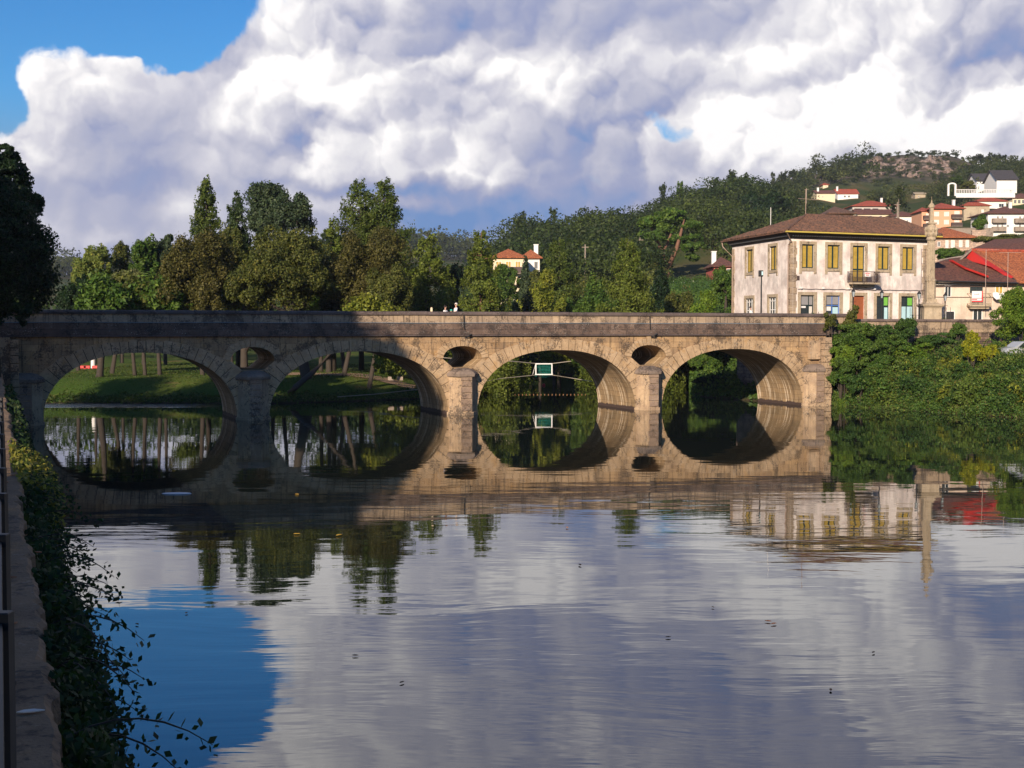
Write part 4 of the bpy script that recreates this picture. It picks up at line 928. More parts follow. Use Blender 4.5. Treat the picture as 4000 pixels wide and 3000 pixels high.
#--P3END--
# ================================================================ BUILDINGS
# ---- the white house at the end of the bridge
HC = at(3085, 1285, 120.); U = Vector((.93, .37, 0)).normalized(); Lw = Vector((-.252, .968, 0)).normalized()
house = empty('white_house', (HC.x, HC.y, 0), math.atan2(U.y, U.x), 'weathered two-storey white house with hipped tile roof and ochre shutters at the bridge end', 'house')
rotI = Matrix.Rotation(-math.atan2(U.y, U.x), 3, 'Z'); LL = rotI @ Lw           # left wall direction in local coordinates
LF, LD = 15.9, 13.0; WZ = 14.55
def frontx(px): t = (px-2000)/F; return (HC.y*t-HC.x)/(U.x-U.y*t)
def leftd(px): t = (px-2000)/F; return (HC.x-HC.y*t)/(Lw.y*t-Lw.x)
A_ = Vector((0, 0, 0)); B_ = Vector((LF, 0, 0)); C_ = B_+LL*LD; D_ = LL*LD
def quad_wall(mb, o, d, n_, length, z0, z1, holes, th=.3, mi=0):
    """wall with openings: cells around the holes, real recesses"""
    us = sorted({0, length, *[h[0] for h in holes], *[h[1] for h in holes]}); zs = sorted({z0, z1, *[h[2] for h in holes], *[h[3] for h in holes]})
    P = lambda u_, z, k=0.: (o+d*u_-n_*k+Vector((0, 0, z)))
    def solid(i, j):
        if i < 0 or j < 0 or i >= len(us)-1 or j >= len(zs)-1: return False
        cu, cz = (us[i]+us[i+1])/2, (zs[j]+zs[j+1])/2
        return not any(h[0] < cu < h[1] and h[2] < cz < h[3] for h in holes)
    for i in range(len(us)-1):
        for j in range(len(zs)-1):
            if not solid(i, j): continue
            a, b, c, e_ = us[i], us[i+1], zs[j], zs[j+1]
            mb.add([P(a, c), P(b, c), P(b, e_), P(a, e_)], [(0, 1, 2, 3)], mi); mb.add([P(a, c, th), P(b, c, th), P(b, e_, th), P(a, e_, th)], [(0, 1, 2, 3)], mi)
            for (di, dj, q) in ((-1, 0, (a, c, a, e_)), (1, 0, (b, c, b, e_)), (0, -1, (a, c, b, c)), (0, 1, (a, e_, b, e_))):
                if not solid(i+di, j+dj): mb.add([P(q[0], q[1]), P(q[2], q[3]), P(q[2], q[3], th), P(q[0], q[1], th)], [(0, 1, 2, 3)], mi)
FH = []; UPF = []; LOF = []
fr_up = [(3128, 3176), (3228, 3276), (3326, 3374), (3424, 3470), (3519, 3565)]; fr_lo = [(3125, 3178), (3224, 3279), (3326, 3374), (3421, 3472), (3517, 3567)]
for i, (a, b) in enumerate(fr_up):
    UPF.append((frontx(a), frontx(b), 10.45 if i == 2 else 11.72, 13.95))
for i, (a, b) in enumerate(fr_lo): LOF.append((frontx(a), frontx(b), 5.9, 9.18))
lf_up = [(2912, 2938), (3002, 3030)]; UPL = [(leftd(b), leftd(a), 11.65, 13.95) for a, b in lf_up]; LOL = [(leftd(b), leftd(a), 6.7, 9.05) for a, b in ((2911, 2941), (3001, 3031))]
nF_ = Vector((0, -1, 0)); nL = Vector((LL.y, -LL.x, 0)); nL = -nL if nL.x > 0 else nL
mb = MB(); quad_wall(mb, A_, Vector((1, 0, 0)), nF_, LF, 1., WZ, UPF+LOF); quad_wall(mb, A_, LL, nL, LD, .5, WZ, UPL+LOL)
quad_wall(mb, D_, Vector((1, 0, 0)), Vector((0, 1, 0)), LF, 1, WZ, []); quad_wall(mb, B_, LL, -nL, LD, 1, WZ, [])
mb.build('wall', M['plaster'], house)
def local_box(mb, o, d, n_, u0, u1, z0, z1, k0, k1, mi=0):
    """box on a wall: u along, k outward from the face"""
    P = lambda u_, k, z: (o+d*u_+n_*k+Vector((0, 0, z)))
    mb.hexa([P(u0, k0, z0), P(u1, k0, z0), P(u1, k0, z1), P(u0, k0, z1)], [P(u0, k1, z0), P(u1, k1, z0), P(u1, k1, z1), P(u0, k1, z1)], mi)
def surround(o, d, n_, h, w_=.27, sill=True, name='window_surround'):
    mb = MB(); a, b, c, e_ = h
    local_box(mb, o, d, n_, a-w_, a, c-(.55 if sill else 0), e_+w_, -.1, .05); local_box(mb, o, d, n_, b, b+w_, c-(.55 if sill else 0), e_+w_, -.1, .05)
    local_box(mb, o, d, n_, a-.002, b+.002, e_+.002, e_+w_, -.1, .048)
    if sill: local_box(mb, o, d, n_, a-.002, b+.002, c-.27, c-.002, -.1, .09)
    return mb.build(name, M['granite'], house)
def shutter_win(o, d, n_, h, extra=None):
    a, b, c, e_ = h; f = surround(o, d, n_, h)
    mb = MB(); fw = .10; m_ = (a+b)/2; k = -.16
    for (p, q, r, s_) in ((a, a+fw, c, e_), (b-fw, b, c, e_), (m_-fw*.8, m_+fw*.8, c, e_)): local_box(mb, o, d, n_, p, q, r, s_, k-.06, k)
    for (r, s_) in ((c, c+fw), (e_-fw*1.2, e_)): local_box(mb, o, d, n_, a+fw+.001, m_-fw*.8-.001, r, s_, k-.06, k-.002); local_box(mb, o, d, n_, m_+fw*.8+.001, b-fw-.001, r, s_, k-.06, k-.002)
    win = mb.build('window', M['frame_green'], house)
    if e_-c > 3: mb = MB(); local_box(mb, o, d, n_, a+fw, b-fw, 11.62, 11.76, k-.05, k+.004); mb.build('transom', M['frame_green'], win)
    for (p, q) in ((a+fw, m_-fw*.8), (m_+fw*.8, b-fw)):
        mb = MB(); nbd = 4
        for i in range(nbd): u0 = p+(q-p)*i/nbd; local_box(mb, o, d, n_, u0+.006, u0+(q-p)/nbd-.006, c+fw, e_-fw, k-.05, k-.025)
        for z in (c+.45, (c+e_)/2, e_-.35): local_box(mb, o, d, n_, p+.03, q-.03, z, z+.07, k-.025, k-.01)
        mb.build('shutter', M['shutter'], win)
    return f
X_ = Vector((1, 0, 0))
for h in UPF: shutter_win(A_, X_, nF_, h)
for h in UPL: shutter_win(A_, LL, nL, h)
# street-level openings
def panel(par, name, o, d, n_, u0, u1, z0, z1, k, mat, t=.03):
    mb = MB(); local_box(mb, o, d, n_, u0, u1, z0, z1, k-t, k); return mb.build(name, M[mat], par)
def fr(par, name, o, d, n_, h, k, mat, w_=.07, vs=(), hs=()):
    a, b, c, e_ = h; mb = MB()
    local_box(mb, o, d, n_, a, a+w_, c, e_, k-.06, k); local_box(mb, o, d, n_, b-w_, b, c, e_, k-.06, k); local_box(mb, o, d, n_, a+w_, b-w_, e_-w_, e_, k-.06, k-.002); local_box(mb, o, d, n_, a+w_, b-w_, c, c+w_, k-.06, k-.002)
    for v_ in vs: local_box(mb, o, d, n_, v_-w_/2, v_+w_/2, c+w_, e_-w_, k-.06, k-.004)
    for z in hs: local_box(mb, o, d, n_, a+w_, b-w_, z-w_/2, z+w_/2, k-.06, k-.006)
    return mb.build(name, M[mat], par)
for i, h in enumerate(LOF):
    surround(A_, X_, nF_, h, .3, False, 'door_surround'); a, b, c, e_ = h; m_ = (a+b)/2
    if i == 2:
        dr = panel(house, 'door', A_, X_, nF_, a, b, c, e_-.1, -.12, 'door_brown', .06)
        mb = MB(); 
        for q in np.arange(a+.14, b-.05, .16): local_box(mb, A_, X_, nF_, q, q+.012, c, e_-.12, -.119, -.112)
        mb.build('door_boards', M['joint'], dr); continue
    f = fr(house, 'shop_window', A_, X_, nF_, h, -.15, ['frame_green', 'blue_frame', '', 'frame_green', 'frame_green'][i], .06, (m_,) if i != 0 else (m_+.25,), (e_-.95,))
    panel(f, 'glass', A_, X_, nF_, a+.06, b-.06, c+.06, e_-.06, -.22, 'glass')
    if i == 0: panel(f, 'blind', A_, X_, nF_, a+.07, b-.07, e_-.9, e_-.12, -.198, 'grey_panel', .01); panel(f, 'poster', A_, X_, nF_, m_+.3, b-.1, c+.8, e_-1.05, -.198, 'offwhite', .01); panel(f, 'awning', A_, X_, nF_, a+.1, m_-.05, e_-1.2, e_-1.02, -.19, 'white', .02)
    if i == 1: panel(f, 'blind', A_, X_, nF_, a+.07, b-.07, e_-.85, e_-.1, -.198, 'grey_panel', .01); panel(f, 'poster', A_, X_, nF_, m_+.1, b-.1, c+.9, e_-1.1, -.198, 'pale_panel', .01); panel(f, 'notice', A_, X_, nF_, a+.1, m_-.1, e_-1.45, e_-1.05, -.198, 'white', .01)
    if i == 3: panel(f, 'panel', A_, X_, nF_, m_+.25, b-.07, e_-.9, e_-.12, -.198, 'green_panel', .01); panel(f, 'panel', A_, X_, nF_, m_+.3, b-.07, c+.1, e_-1.1, -.198, 'pale_panel', .01)
    if i == 4: panel(f, 'panel', A_, X_, nF_, m_+.15, b-.07, e_-.88, e_-.15, -.198, 'green_panel', .01); panel(f, 'panel', A_, X_, nF_, a+.08, m_-.05, c+.1, e_-1., -.198, 'pale_panel', .01); panel(f, 'panel', A_, X_, nF_, m_+.05, b-.08, c+.1, e_-1., -.198, 'pale_panel', .01)
for h in LOL:
    surround(A_, LL, nL, h, .3, True); a, b, c, e_ = h; w3 = (b-a)/3
    f = fr(house, 'window', A_, LL, nL, h, -.1, 'white', .07, (a+w3, b-w3), (c+.6, c+1.15, e_-.35)); panel(f, 'glass', A_, LL, nL, a+.07, b-.07, c+.07, e_-.07, -.17, 'glass')
# quoins, plinth, cornice
def quoin(o, d, n_, u0, u1, proud=.035):
    mb = MB(); z = 1.2; j = 0
    while z < WZ-.5: 
        e2 = .10 if j % 2 else 0; local_box(mb, o, d, n_, u0-(e2 if u0 > 1 else 0), u1+(e2 if u0 <= 1 else 0), z, z+.60, -.05, proud); z += .62; j += 1
    mb.build('quoin', M['quoin'], house)
quoin(A_, X_, nF_, -.0, .62); quoin(A_, X_, nF_, LF-.62, LF); quoin(A_, LL, nL, .0, .3); quoin(A_, LL, nL, LD-.55, LD)
mb = MB()
def ring(off, z): 
    return [A_+(-X_-LL*1.0)*off+Vector((0, 0, z)), B_+(X_-LL)*off+Vector((0, 0, z)), C_+(X_+LL)*off+Vector((0, 0, z)), D_+(-X_+LL)*off+Vector((0, 0, z))]
loft(mb, [ring(.003, WZ-.12), ring(.12, WZ-.04), ring(.18, WZ+.12), ring(.42, WZ+.22), ring(.42, WZ+.45)]); mb.build('cornice', M['cornice_dark'], house)
mb = MB()
for k in range(60): u_ = .1+k*(LF-.2)/59; local_box(mb, A_, X_, nF_, u_-.05, u_+.05, WZ+.1, WZ+.2, .19, .36)
for k in range(46): u_ = .1+k*(LD-.2)/45; local_box(mb, A_, LL, nL, u_-.05, u_+.05, WZ+.1, WZ+.2, .19, .36)
mb.build('tile_course', M['offwhite'], house)
# roof with real tile ridges
ov = .95; zE = WZ+.42; E4 = [v_+Vector((0, 0, 0)) for v_ in ring(ov, zE)]
Minv = Matrix.Rotation(-math.atan2(U.y, U.x), 4, 'Z') @ Matrix.Translation(-Vector((HC.x, HC.y, 0)))
R1 = Minv @ at(3147, 842, 127.2); R2 = Minv @ at(3500, 857, 132.); 
mb = MB(); T_ = .12; top = [v_+Vector((0, 0, T_)) for v_ in E4]
mb.add([*E4, *top, R1, R2], [(0, 3, 2, 1), (0, 1, 5, 4), (1, 2, 6, 5), (2, 3, 7, 6), (3, 0, 4, 7), (4, 5, 9, 8), (5, 6, 9), (6, 7, 8, 9), (7, 4, 8)]); roof = mb.build('roof', M['roof_old'], house)
def tile_rows(o_name, quadp, par, mat, step=.27, r=.095):
    """half-round cover tiles running up the slope of a roof face (a,b eave; c,d ridge)"""
    a, b, c, d = [Vector(q) for q in quadp]; mb = MB(); n = int((b-a).length/step); rg = random.Random(4)
    nrm = (b-a).cross(d-a).normalized(); nrm = nrm if nrm.z > 0 else -nrm; e1 = (b-a).normalized(); up = nrm.cross(e1); up = up if up.z > 0 else -up
    for i in range(n+1):
        p = a+(b-a)*(i/n); # go up until leaving the polygon
        s_lo, s_hi = 0, (d-a).dot(up)
        # left / right edges
        def inside(h): 
            xl = (a+(d-a)*(h/s_hi)-a).dot(e1); xr = (b+(c-b)*(h/((c-b).dot(up)))-a).dot(e1); x_ = (p-a).dot(e1); return xl-.01 <= x_ <= xr+.01
        h = s_hi
        while h > .2 and not inside(h): h -= .15
        if h < .4: continue
        q = p+up*h; rr = r*rg.uniform(.75, 1.2); pts = []
        for w_ in (p-up*.06, q):
            pts += [w_+e1*math.cos(th)*rr+nrm*(math.sin(th)*rr+.003+(rg.uniform(0, .02))) for th in (0, math.pi/4, math.pi/2, 3*math.pi/4, math.pi)]
        mb.add(pts, [(k, k+1, 6+k, 5+k) for k in range(4)]+[(4, 3, 2, 1, 0), (5, 6, 7, 8, 9)])
    return mb.build(o_name, M[mat], par)
tile_rows('tiles', (top[0], top[1], R2, R1), roof, 'roof_old'); tile_rows('tiles', (top[3], top[0], R1, R1+(R1-R2)*.001), roof, 'roof_old')
mb = MB(); mb.tube([R1+Vector((0, 0, .05)), R2+Vector((0, 0, .05))], .16, 8); mb.tube([top[0]+Vector((0, 0, .06)), R1+Vector((0, 0, .06))], .13, 8); mb.tube([top[1]+Vector((0, 0, .06)), R2+Vector((0, 0, .06))], .13, 8); mb.build('ridge_tiles', M['roof_old'], roof)
mb = MB(); g0 = E4[0]+Vector((-.15, -.1, .02)); g1 = E4[1]+Vector((0, -.1, .0)); mb.tube([g0, g1], .075, 8); mb.build('gutter', M['gutter'], house)
mb = MB(); mb.tube([g0+Vector((.05, 0, 0)), A_+nF_*.25+Vector((-.1, 0, WZ-.35)), A_+nL*.12+LL*.25+Vector((0, 0, WZ-.7)), A_+nL*.12+LL*.25+Vector((0, 0, 6))], .05, 6); mb.build('downpipe', M['pipe'], house)
mb = MB(); e0 = D_+nL*.12-LL*.3; mb.tube([E4[3]+Vector((.1, -.1, 0)), E4[3]+Vector((.1, -.3, -.5)), e0+Vector((0, 0, WZ-1.1)), e0+Vector((0, 0, 6))], .05, 6); mb.build('downpipe', M['pipe'], house)
mb = MB(); mb.tube([R1, R1+Vector((.0, 0, 2.6))], .03, 5); mb.tube([R1+Vector((-.9, 0, 1.65)), R1+Vector((1.3, 0, 1.6))], .02, 4); mb.build('antenna', M['pipe'], house)
pL = E4[0].lerp(R1, .62)+Vector((-1.6, 2.4, -.2)); mb = MB(); mb.tube([pL, pL+Vector((0, 0, 1.7))], .03, 5); mb.build('antenna', M['white'], house)
# facade cable with insulators, vent
mb = MB(); mb.tube([A_+X_*u_+nF_*.09+Vector((0, 0, 9.78-.05*math.sin(u_*2.2)**2)) for u_ in np.arange(.8, LF, .5)], .022, 5); cb = mb.build('facade_cable', M['iron_rust'], house)
for px in (3124, 3210, 3309, 3410): mb = MB(); mb.box(frontx(px)-.09, frontx(px)+.09, -.22, -.04, 9.76, 9.93, 0, .02); mb.build('junction_box', M['white'], cb)
mb = MB(); local_box(mb, A_, X_, nF_, frontx(3099), frontx(3120), 10.55, 10.98, -.05, .02); mb.build('vent', M['iron_rust'], house)
# balcony
ba, bb = frontx(3304), frontx(3412); bz = 10.25
bal = MB(); bal.prism([(ba+.25, -.001), (bb-.25, -.001), (bb-.02, -.35), (bb-.02, -.95), (ba+.02, -.95), (ba+.02, -.35)], bz, bz+.16, 0, 'xy'); bal.prism([(ba+.5, -.001), (bb-.5, -.001), (bb-.35, -.5), (ba+.35, -.5)], bz-.22, bz-.003, 0, 'xy')
bo = bal.build('balcony', M['granite'], house); rl = MB()
pathp = [(ba+.06, -.02), (ba+.06, -.9), (bb-.06, -.9), (bb-.06, -.02)]
for z in (bz+.25, bz+1.2): rl.tube([(x, y, z) for x, y in pathp], .028, 5)
for (p, q) in zip(pathp, pathp[1:]):
    l = math.hypot(q[0]-p[0], q[1]-p[1]); m_ = max(2, int(l/.115))
    for i in range(m_+1): f = i/m_; x = p[0]+(q[0]-p[0])*f; y = p[1]+(q[1]-p[1])*f; rl.tube([(x, y, bz+.16), (x, y+.0, bz+.5), (x, y, bz+1.2)], [.013, .03, .013], 5)
rlo = rl.build('balcony_railing', M['iron_rust'], bo)
sg = MB(); sx = frontx(3350); sg.box(sx, sx+.66, -.975, -.945, bz+.72, bz+1.16); so_ = sg.build('balcony_sign', M['white'], bo)
tx = MB(); rg = random.Random(3)
for zr, cnt in ((bz+.98, 8), (bz+.80, 5)):
    x = sx+.06+(.1 if cnt == 5 else 0)
    for i in range(cnt): w_ = .05; tx.box(x, x+.014, -.985, -.976, zr, zr+.11); tx.box(x+.0145, x+w_, -.985, -.976, zr+rg.choice([0, .05, .096]), zr+rg.choice([.014, .06, .11])+.0); x += w_+.016
tx.build('lettering', M['red'], so_)

# ---- generic houses
def mat_or(m): return M[m]
def simple_house(label, cat, px0, px1, yb, ye, Y=None, depth=9., roof='hip', rmat='roof_red', wmat='white', rh=None, yaw=0., wins=(), balc=(), chim=None, over=.5, garage=None, name='hillside_house', ground_px=None, extras=None, zb=None, group='houses on the hillside'):
    pc = (px0+px1)/2
    if Y is None: Y = march(pc, yb, 180.).y
    a, b = at(px0, yb, Y), at(px1, yb, Y); wdt = (b.x-a.x)/math.cos(yaw) if abs(yaw) < .8 else b.x-a.x
    z0 = a.z; H = at(pc, ye, Y).z-z0; zz0 = min(z0, gz(a.x, Y), gz(b.x, Y))-1.5
    e = empty(name, (a.x, Y, z0), yaw, label, cat, group)
    HOUSES_XY.append(((a.x+b.x)/2, Y, wdt*.5+1.5, z0+H*.25))
    mb = MB(); mb.box(0, wdt, 0, depth, zz0-z0, H); e_w = mb.build('wall', mat_or(wmat), e)
    rh = rh if rh is not None else min(wdt, depth)*.22; o = over; mb = MB(); z = H+.002; t = .14
    if roof == 'hip':
        ins = min(depth, wdt)/2+o*.6; yr = depth/2
        r1, r2 = ((ins, yr), (wdt-ins, yr)) if wdt > depth else ((wdt/2, depth/2-.01), (wdt/2, depth/2+.01))
        c4 = [(-o, -o), (wdt+o, -o), (wdt+o, depth+o), (-o, depth+o)]
        mb.add([(*c, z) for c in c4]+[(*c, z+t) for c in c4]+[(*r1, z+rh+t), (*r2, z+rh+t)], [(3, 2, 1, 0), (0, 1, 5, 4), (1, 2, 6, 5), (2, 3, 7, 6), (3, 0, 4, 7), (4, 5, 9, 8), (5, 6, 9), (6, 7, 8, 9), (7, 4, 8)] if wdt > depth else [(3, 2, 1, 0), (0, 1, 5, 4), (1, 2, 6, 5), (2, 3, 7, 6), (3, 0, 4, 7), (4, 5, 8), (5, 6, 9, 8), (6, 7, 9), (7, 4, 8, 9)])
    elif roof == 'gable':   # ridge along x
        yr = depth/2; mb.add([(-o, -o, z), (wdt+o, -o, z), (wdt+o, yr, z+rh), (-o, yr, z+rh), (-o, depth+o, z), (wdt+o, depth+o, z), (-o, -o, z+t), (wdt+o, -o, z+t), (wdt+o, yr, z+rh+t), (-o, yr, z+rh+t), (-o, depth+o, z+t), (wdt+o, depth+o, z+t)],
               [(0, 1, 2, 3), (3, 2, 5, 4), (6, 9, 8, 7), (9, 10, 11, 8), (0, 6, 7, 1), (4, 5, 11, 10), (1, 7, 8, 2), (2, 8, 11, 5), (0, 3, 9, 6), (3, 4, 10, 9)])
        gw = MB(); gw.add([(0.02, 0, H), (.02, depth, H), (.02, yr, H+rh*.93), (wdt-.02, 0, H), (wdt-.02, depth, H), (wdt-.02, yr, H+rh*.93)], [(0, 2, 1), (3, 4, 5)]); gw.build('gable', mat_or(wmat), e_w)
    elif roof == 'gabley':  # ridge along depth, gable to the river
        xr = wdt/2; mb.add([(-o, -o, z), (-o, depth+o, z), (xr, depth+o, z+rh), (xr, -o, z+rh), (wdt+o, -o, z), (wdt+o, depth+o, z)]+[(-o, -o, z+t), (-o, depth+o, z+t), (xr, depth+o, z+rh+t), (xr, -o, z+rh+t), (wdt+o, -o, z+t), (wdt+o, depth+o, z+t)],
               [(0, 1, 2, 3), (3, 2, 5, 4), (6, 9, 8, 7), (9, 10, 11, 8), (0, 6, 7, 1), (4, 5, 11, 10), (1, 7, 8, 2), (2, 8, 11, 5), (0, 3, 9, 6), (3, 4, 10, 9)])
        gw = MB(); gw.add([(0, .02, H), (wdt, .02, H), (xr, .02, H+rh*.93)], [(0, 1, 2)]); gw.build('gable', mat_or(wmat), e_w)
    ro = mb.build('roof', M[rmat], e)
    if chim: 
        for cxf, cyf in chim: mb = MB(); mb.box(cxf*wdt-.35, cxf*wdt+.35, cyf*depth-.35, cyf*depth+.35, H, H+rh+.8, 0, .03); mb.box(cxf*wdt-.42, cxf*wdt+.42, cyf*depth-.42, cyf*depth+.42, H+rh+.802, H+rh+.95); mb.build('chimney', M['white'], ro)
    for wn_ in wins:
        u0, u1, v0, v1 = wn_[:4]; kind = wn_[4] if len(wn_) > 4 else 'w'; x0, x1, z0_, z1_ = u0*wdt, u1*wdt, v0*H, v1*H
        mb = MB(); f_ = .07; mb.box(x0, x1, -.05, .02, z0_, z0_+f_); mb.box(x0, x1, -.05, .02, z1_-f_, z1_); mb.box(x0, x0+f_, -.052, .02, z0_+f_, z1_-f_); mb.box(x1-f_, x1, -.052, .02, z0_+f_, z1_-f_)
        if kind != 'd': mb.box((x0+x1)/2-.03, (x0+x1)/2+.03, -.05, .02, z0_+f_, z1_-f_)
        wo = mb.build('window', M['white' if kind != 'g' else 'frame_green'], e)
        mb = MB(); mb.box(x0+f_, x1-f_, -.02, -.003, z0_+f_, z1_-f_); mb.build('shutter' if kind in 's' else 'pane', M[{'w': 'glass', 's': 'offwhite', 'd': 'iron', 'g': 'glass', 'o': 'shutter'}[kind]], wo)
    for (u0, u1, v0) in balc:
        mb = MB(); mb.box(u0*wdt, u1*wdt, -1.1, -.001, v0*H-.15, v0*H); bo_ = mb.build('balcony', M['concrete'], e)
        mb = MB(); xs0, xs1 = u0*wdt, u1*wdt; hh = v0*H
        mb.box(xs0, xs1, -1.1, -1.02, hh+.001, hh+.95); mb.box(xs0, xs0+.08, -1.019, -.002, hh+.001, hh+.95); mb.box(xs1-.08, xs1, -1.019, -.002, hh+.001, hh+.95); mb.build('parapet', M['concrete' if wmat == 'white' else 'iron_rust'], bo_)
    if extras: extras(e, wdt, H, depth, ro)
    return e
M['salmon'] = plain('salmon', (.62, .33, .20), .8); M['cream'] = plain('cream', (.66, .55, .38), .8); M['pinkstone'] = stone('pinkstone', (.56, .42, .34), (.48, .36, .29), damt=.1, wamt=.1, brick=(.6, .3, .015)); M['rose'] = plain('rose', (.42, .10, .08), .8)
M['wgrey'] = plain('wgrey', (.45, .40, .36), .8); M['beige'] = stone('beige', (.46, .38, .27), (.40, .32, .23), damt=.15, wamt=.1); M['white2'] = plain('white2', (.72, .69, .64), .8)
def row(n, u0, u1, v0, v1, w_, k='w'): return [(u0+(u1-u0-w_)*i/(n-1 if n > 1 else 1), u0+(u1-u0-w_)*i/(n-1 if n > 1 else 1)+w_, v0, v1, k) for i in range(n)]
# villa behind the park
simple_house('white villa with bright orange roofs among the park trees, left wing', 'house', 1926, 2046, 1090, 1008, Y=205, depth=5.2, rmat='roof_orange', wmat='cream', rh=1.5, wins=row(3, .1, .9, .4, .85, .18, 'o'), name='villa', group=None, balc=[(.05, .95, .28)])
simple_house('small white right wing of the orange-roofed villa with a chimney', 'house', 2040, 2108, 1085, 1010, Y=212, depth=4.6, rmat='roof_orange', wmat='white2', rh=1.5, wins=row(2, .15, .9, .45, .85, .22), chim=[(.8, .4)], name='villa', group=None)
simple_house('small rose-red house with white windows left of the white house', 'house', 2788, 2872, 1105, 1043, Y=205, depth=8, rmat='roof_brown', wmat='rose', rh=1.7, wins=row(2, .2, .8, .3, .9, .2), chim=[(.1, .3)], name='house', group=None)
# old house right of the column
simple_house('old stained white house with brown tile roof and a balcony banner, right of the column', 'house', 3640, 3946, 1262, 1103, Y=129, depth=9, roof='none', wmat='plaster2', name='old_house', group=None, yaw=.0,
    wins=[(.155, .24, .64, .93, 'w'), (.48, .64, .70, .93, 'g'), (.80, .90, .66, .93, 'o'), (.52, .64, .06, .38, 'w'), (.17, .29, .0, .30, 'd')],
    extras=None)
oh = bpy.data.objects['old_house']; Zo = 129; kk = Zo/F
def loc_o(px, py, Y): return at(px, py, Y)-oh.location
mb = MB(); a, b = loc_o(3632, 1093, 128.2), loc_o(3975, 1103, 128.2); c, d = loc_o(3905, 1085, 133), loc_o(3700, 1018, 133.5)
ap = loc_o(3768, 1002, 134.5); bk = Vector((0, 9.5, 0))
P8 = [a, b, loc_o(3938, 1062, 133.5), loc_o(3790, 1000, 134.5), loc_o(3705, 1010, 134.5), loc_o(3640, 1030, 133)]
mb.add([*P8, *[p-Vector((0, 0, .18)) for p in P8]], [(0, 1, 2, 3, 4, 5), (11, 10, 9, 8, 7, 6), (0, 6, 7, 1), (1, 7, 8, 2), (2, 8, 9, 3), (3, 9, 10, 4), (4, 10, 11, 5), (5, 11, 6, 0)]); rf = mb.build('roof', M['roof_brown'], oh)
back = [loc_o(3640, 1030, 133), loc_o(3705, 1010, 134.5), loc_o(3790, 1000, 134.5), loc_o(3938, 1062, 133.5)]
mb = MB(); mb.add([*back, *[Vector((p.x, 12, 5.)) for p in back]], [(0, 1, 5, 4), (1, 2, 6, 5), (2, 3, 7, 6)]); mb.build('roof_back', M['roof_brown'], rf)
def strip(par, name, mat, pts, w_=.28, h_=.14):
    mb = MB(); vs = []
    for p in pts: vs += [p+Vector((0, -w_/2, 0)), p+Vector((0, w_/2, 0)), p+Vector((0, w_/2, h_)), p+Vector((0, -w_/2, h_))]
    n = len(pts); mb.add(vs, [(3, 2, 1, 0), tuple((n-1)*4+k for k in range(4))]+[(i*4+k, i*4+(k+1) % 4, i*4+4+(k+1) % 4, i*4+4+k) for i in range(n-1) for k in range(4)]); return mb.build(name, M[mat], par)
strip(rf, 'red_flashing', 'red_paint', [loc_o(3712, 1022, 133.2), loc_o(3765, 1052, 131.2), loc_o(3855, 1085, 128.8)], .9, .2)
mb = MB(); G5 = [loc_o(3772, 1014, 134.0), loc_o(3794, 977, 134.2), loc_o(3960, 1082, 129.5), loc_o(3945, 1090, 129.3), loc_o(3870, 1042, 131.)]
mb.add([*G5, *[p+Vector((.05, .35, 0)) for p in G5]], [(0, 1, 2, 3, 4), (9, 8, 7, 6, 5)]+[(i, (i+1) % 5, 5+(i+1) % 5, 5+i) for i in range(5)]); mb.build('red_gable_wall', M['red_paint'], rf)
strip(rf, 'gable_coping', 'concrete', [loc_o(3745, 1022, 134), loc_o(3792, 980, 134.1)], .5, .2)
mb = MB(); mb.tube([loc_o(3635, 1097, 128.1), loc_o(3978, 1106, 128.1)], .08, 8); mb.build('gutter', M['iron'], oh)
mb = MB(); 
for i in range(46): x = .1+i*(loc_o(3940, 1100, 129).x-.2)/45; mb.box(x-.05, x+.05, -.3, -.01, loc_o(3700, 1113, 129).z, loc_o(3700, 1108, 129).z)
mb.build('tile_course', M['offwhite'], oh)
mb = MB(); mb.box(.2, 7.6, -.16, -.01, loc_o(3700, 1120, 129).z, loc_o(3700, 1117, 129).z); mb.tube([(.0, -.05, 2.62), (2.5, -.07, 2.60), (5.5, -.07, 2.6), (7.7, -.05, 2.55)], .03, 5); mb.build('facade_cable', M['iron_rust'], oh)
# balcony of the old house with banner
bx0, bx1 = loc_o(3775, 1200, 129).x, loc_o(3860, 1200, 129).x; bz0 = loc_o(3800, 1190, 128.2).z
mb = MB(); mb.box(bx0, bx1, -.95, -.002, bz0-.2, bz0, 0, .02); mb.box(bx0+.15, bx1-.15, -.7, -.003, bz0-.42, bz0-.203, 0, .03); bo_ = mb.build('balcony', M['granite'], oh)
mb = MB()
for z in (bz0+.1, bz0+1.12): mb.tube([(bx0+.05, -.02, z), (bx0+.05, -.9, z), (bx1-.05, -.9, z), (bx1-.05, -.02, z)], .035, 5)
for i in range(17): x = bx0+.05+(bx1-bx0-.1)*i/16; mb.box(x-.02, x+.02, -.92, -.88, bz0+.001, bz0+1.12)
mb.build('balcony_railing', M['granite'], bo_)
nx0, nx1 = loc_o(3797, 1140, 128.).x, loc_o(3839, 1140, 128.).x; nz0, nz1 = loc_o(3800, 1180, 128.).z, loc_o(3800, 1137, 128.).z
ban = empty('banner', oh.location+Vector((nx0, -.97, nz0)), 0, 'white banner with red border tied to the old house balcony', 'banner'); w_, h_ = nx1-nx0, nz1-nz0
mb = MB(); mb.box(0, w_, -.02, 0, 0, h_); mb.build('cloth', M['white'], ban)
mb = MB(); mb.box(w_-.1, w_+.01, -.03, -.021, 0, h_); mb.box(0, w_-.101, -.03, -.021, .01, .15); mb.box(0, w_*.5, -.029, -.0215, .22, .30); mb.box(0, w_-.101, -.0285, -.0212, .36, .41); mb.build('border', M['red'], ban)
mb = MB(); rg = random.Random(9); x = .22
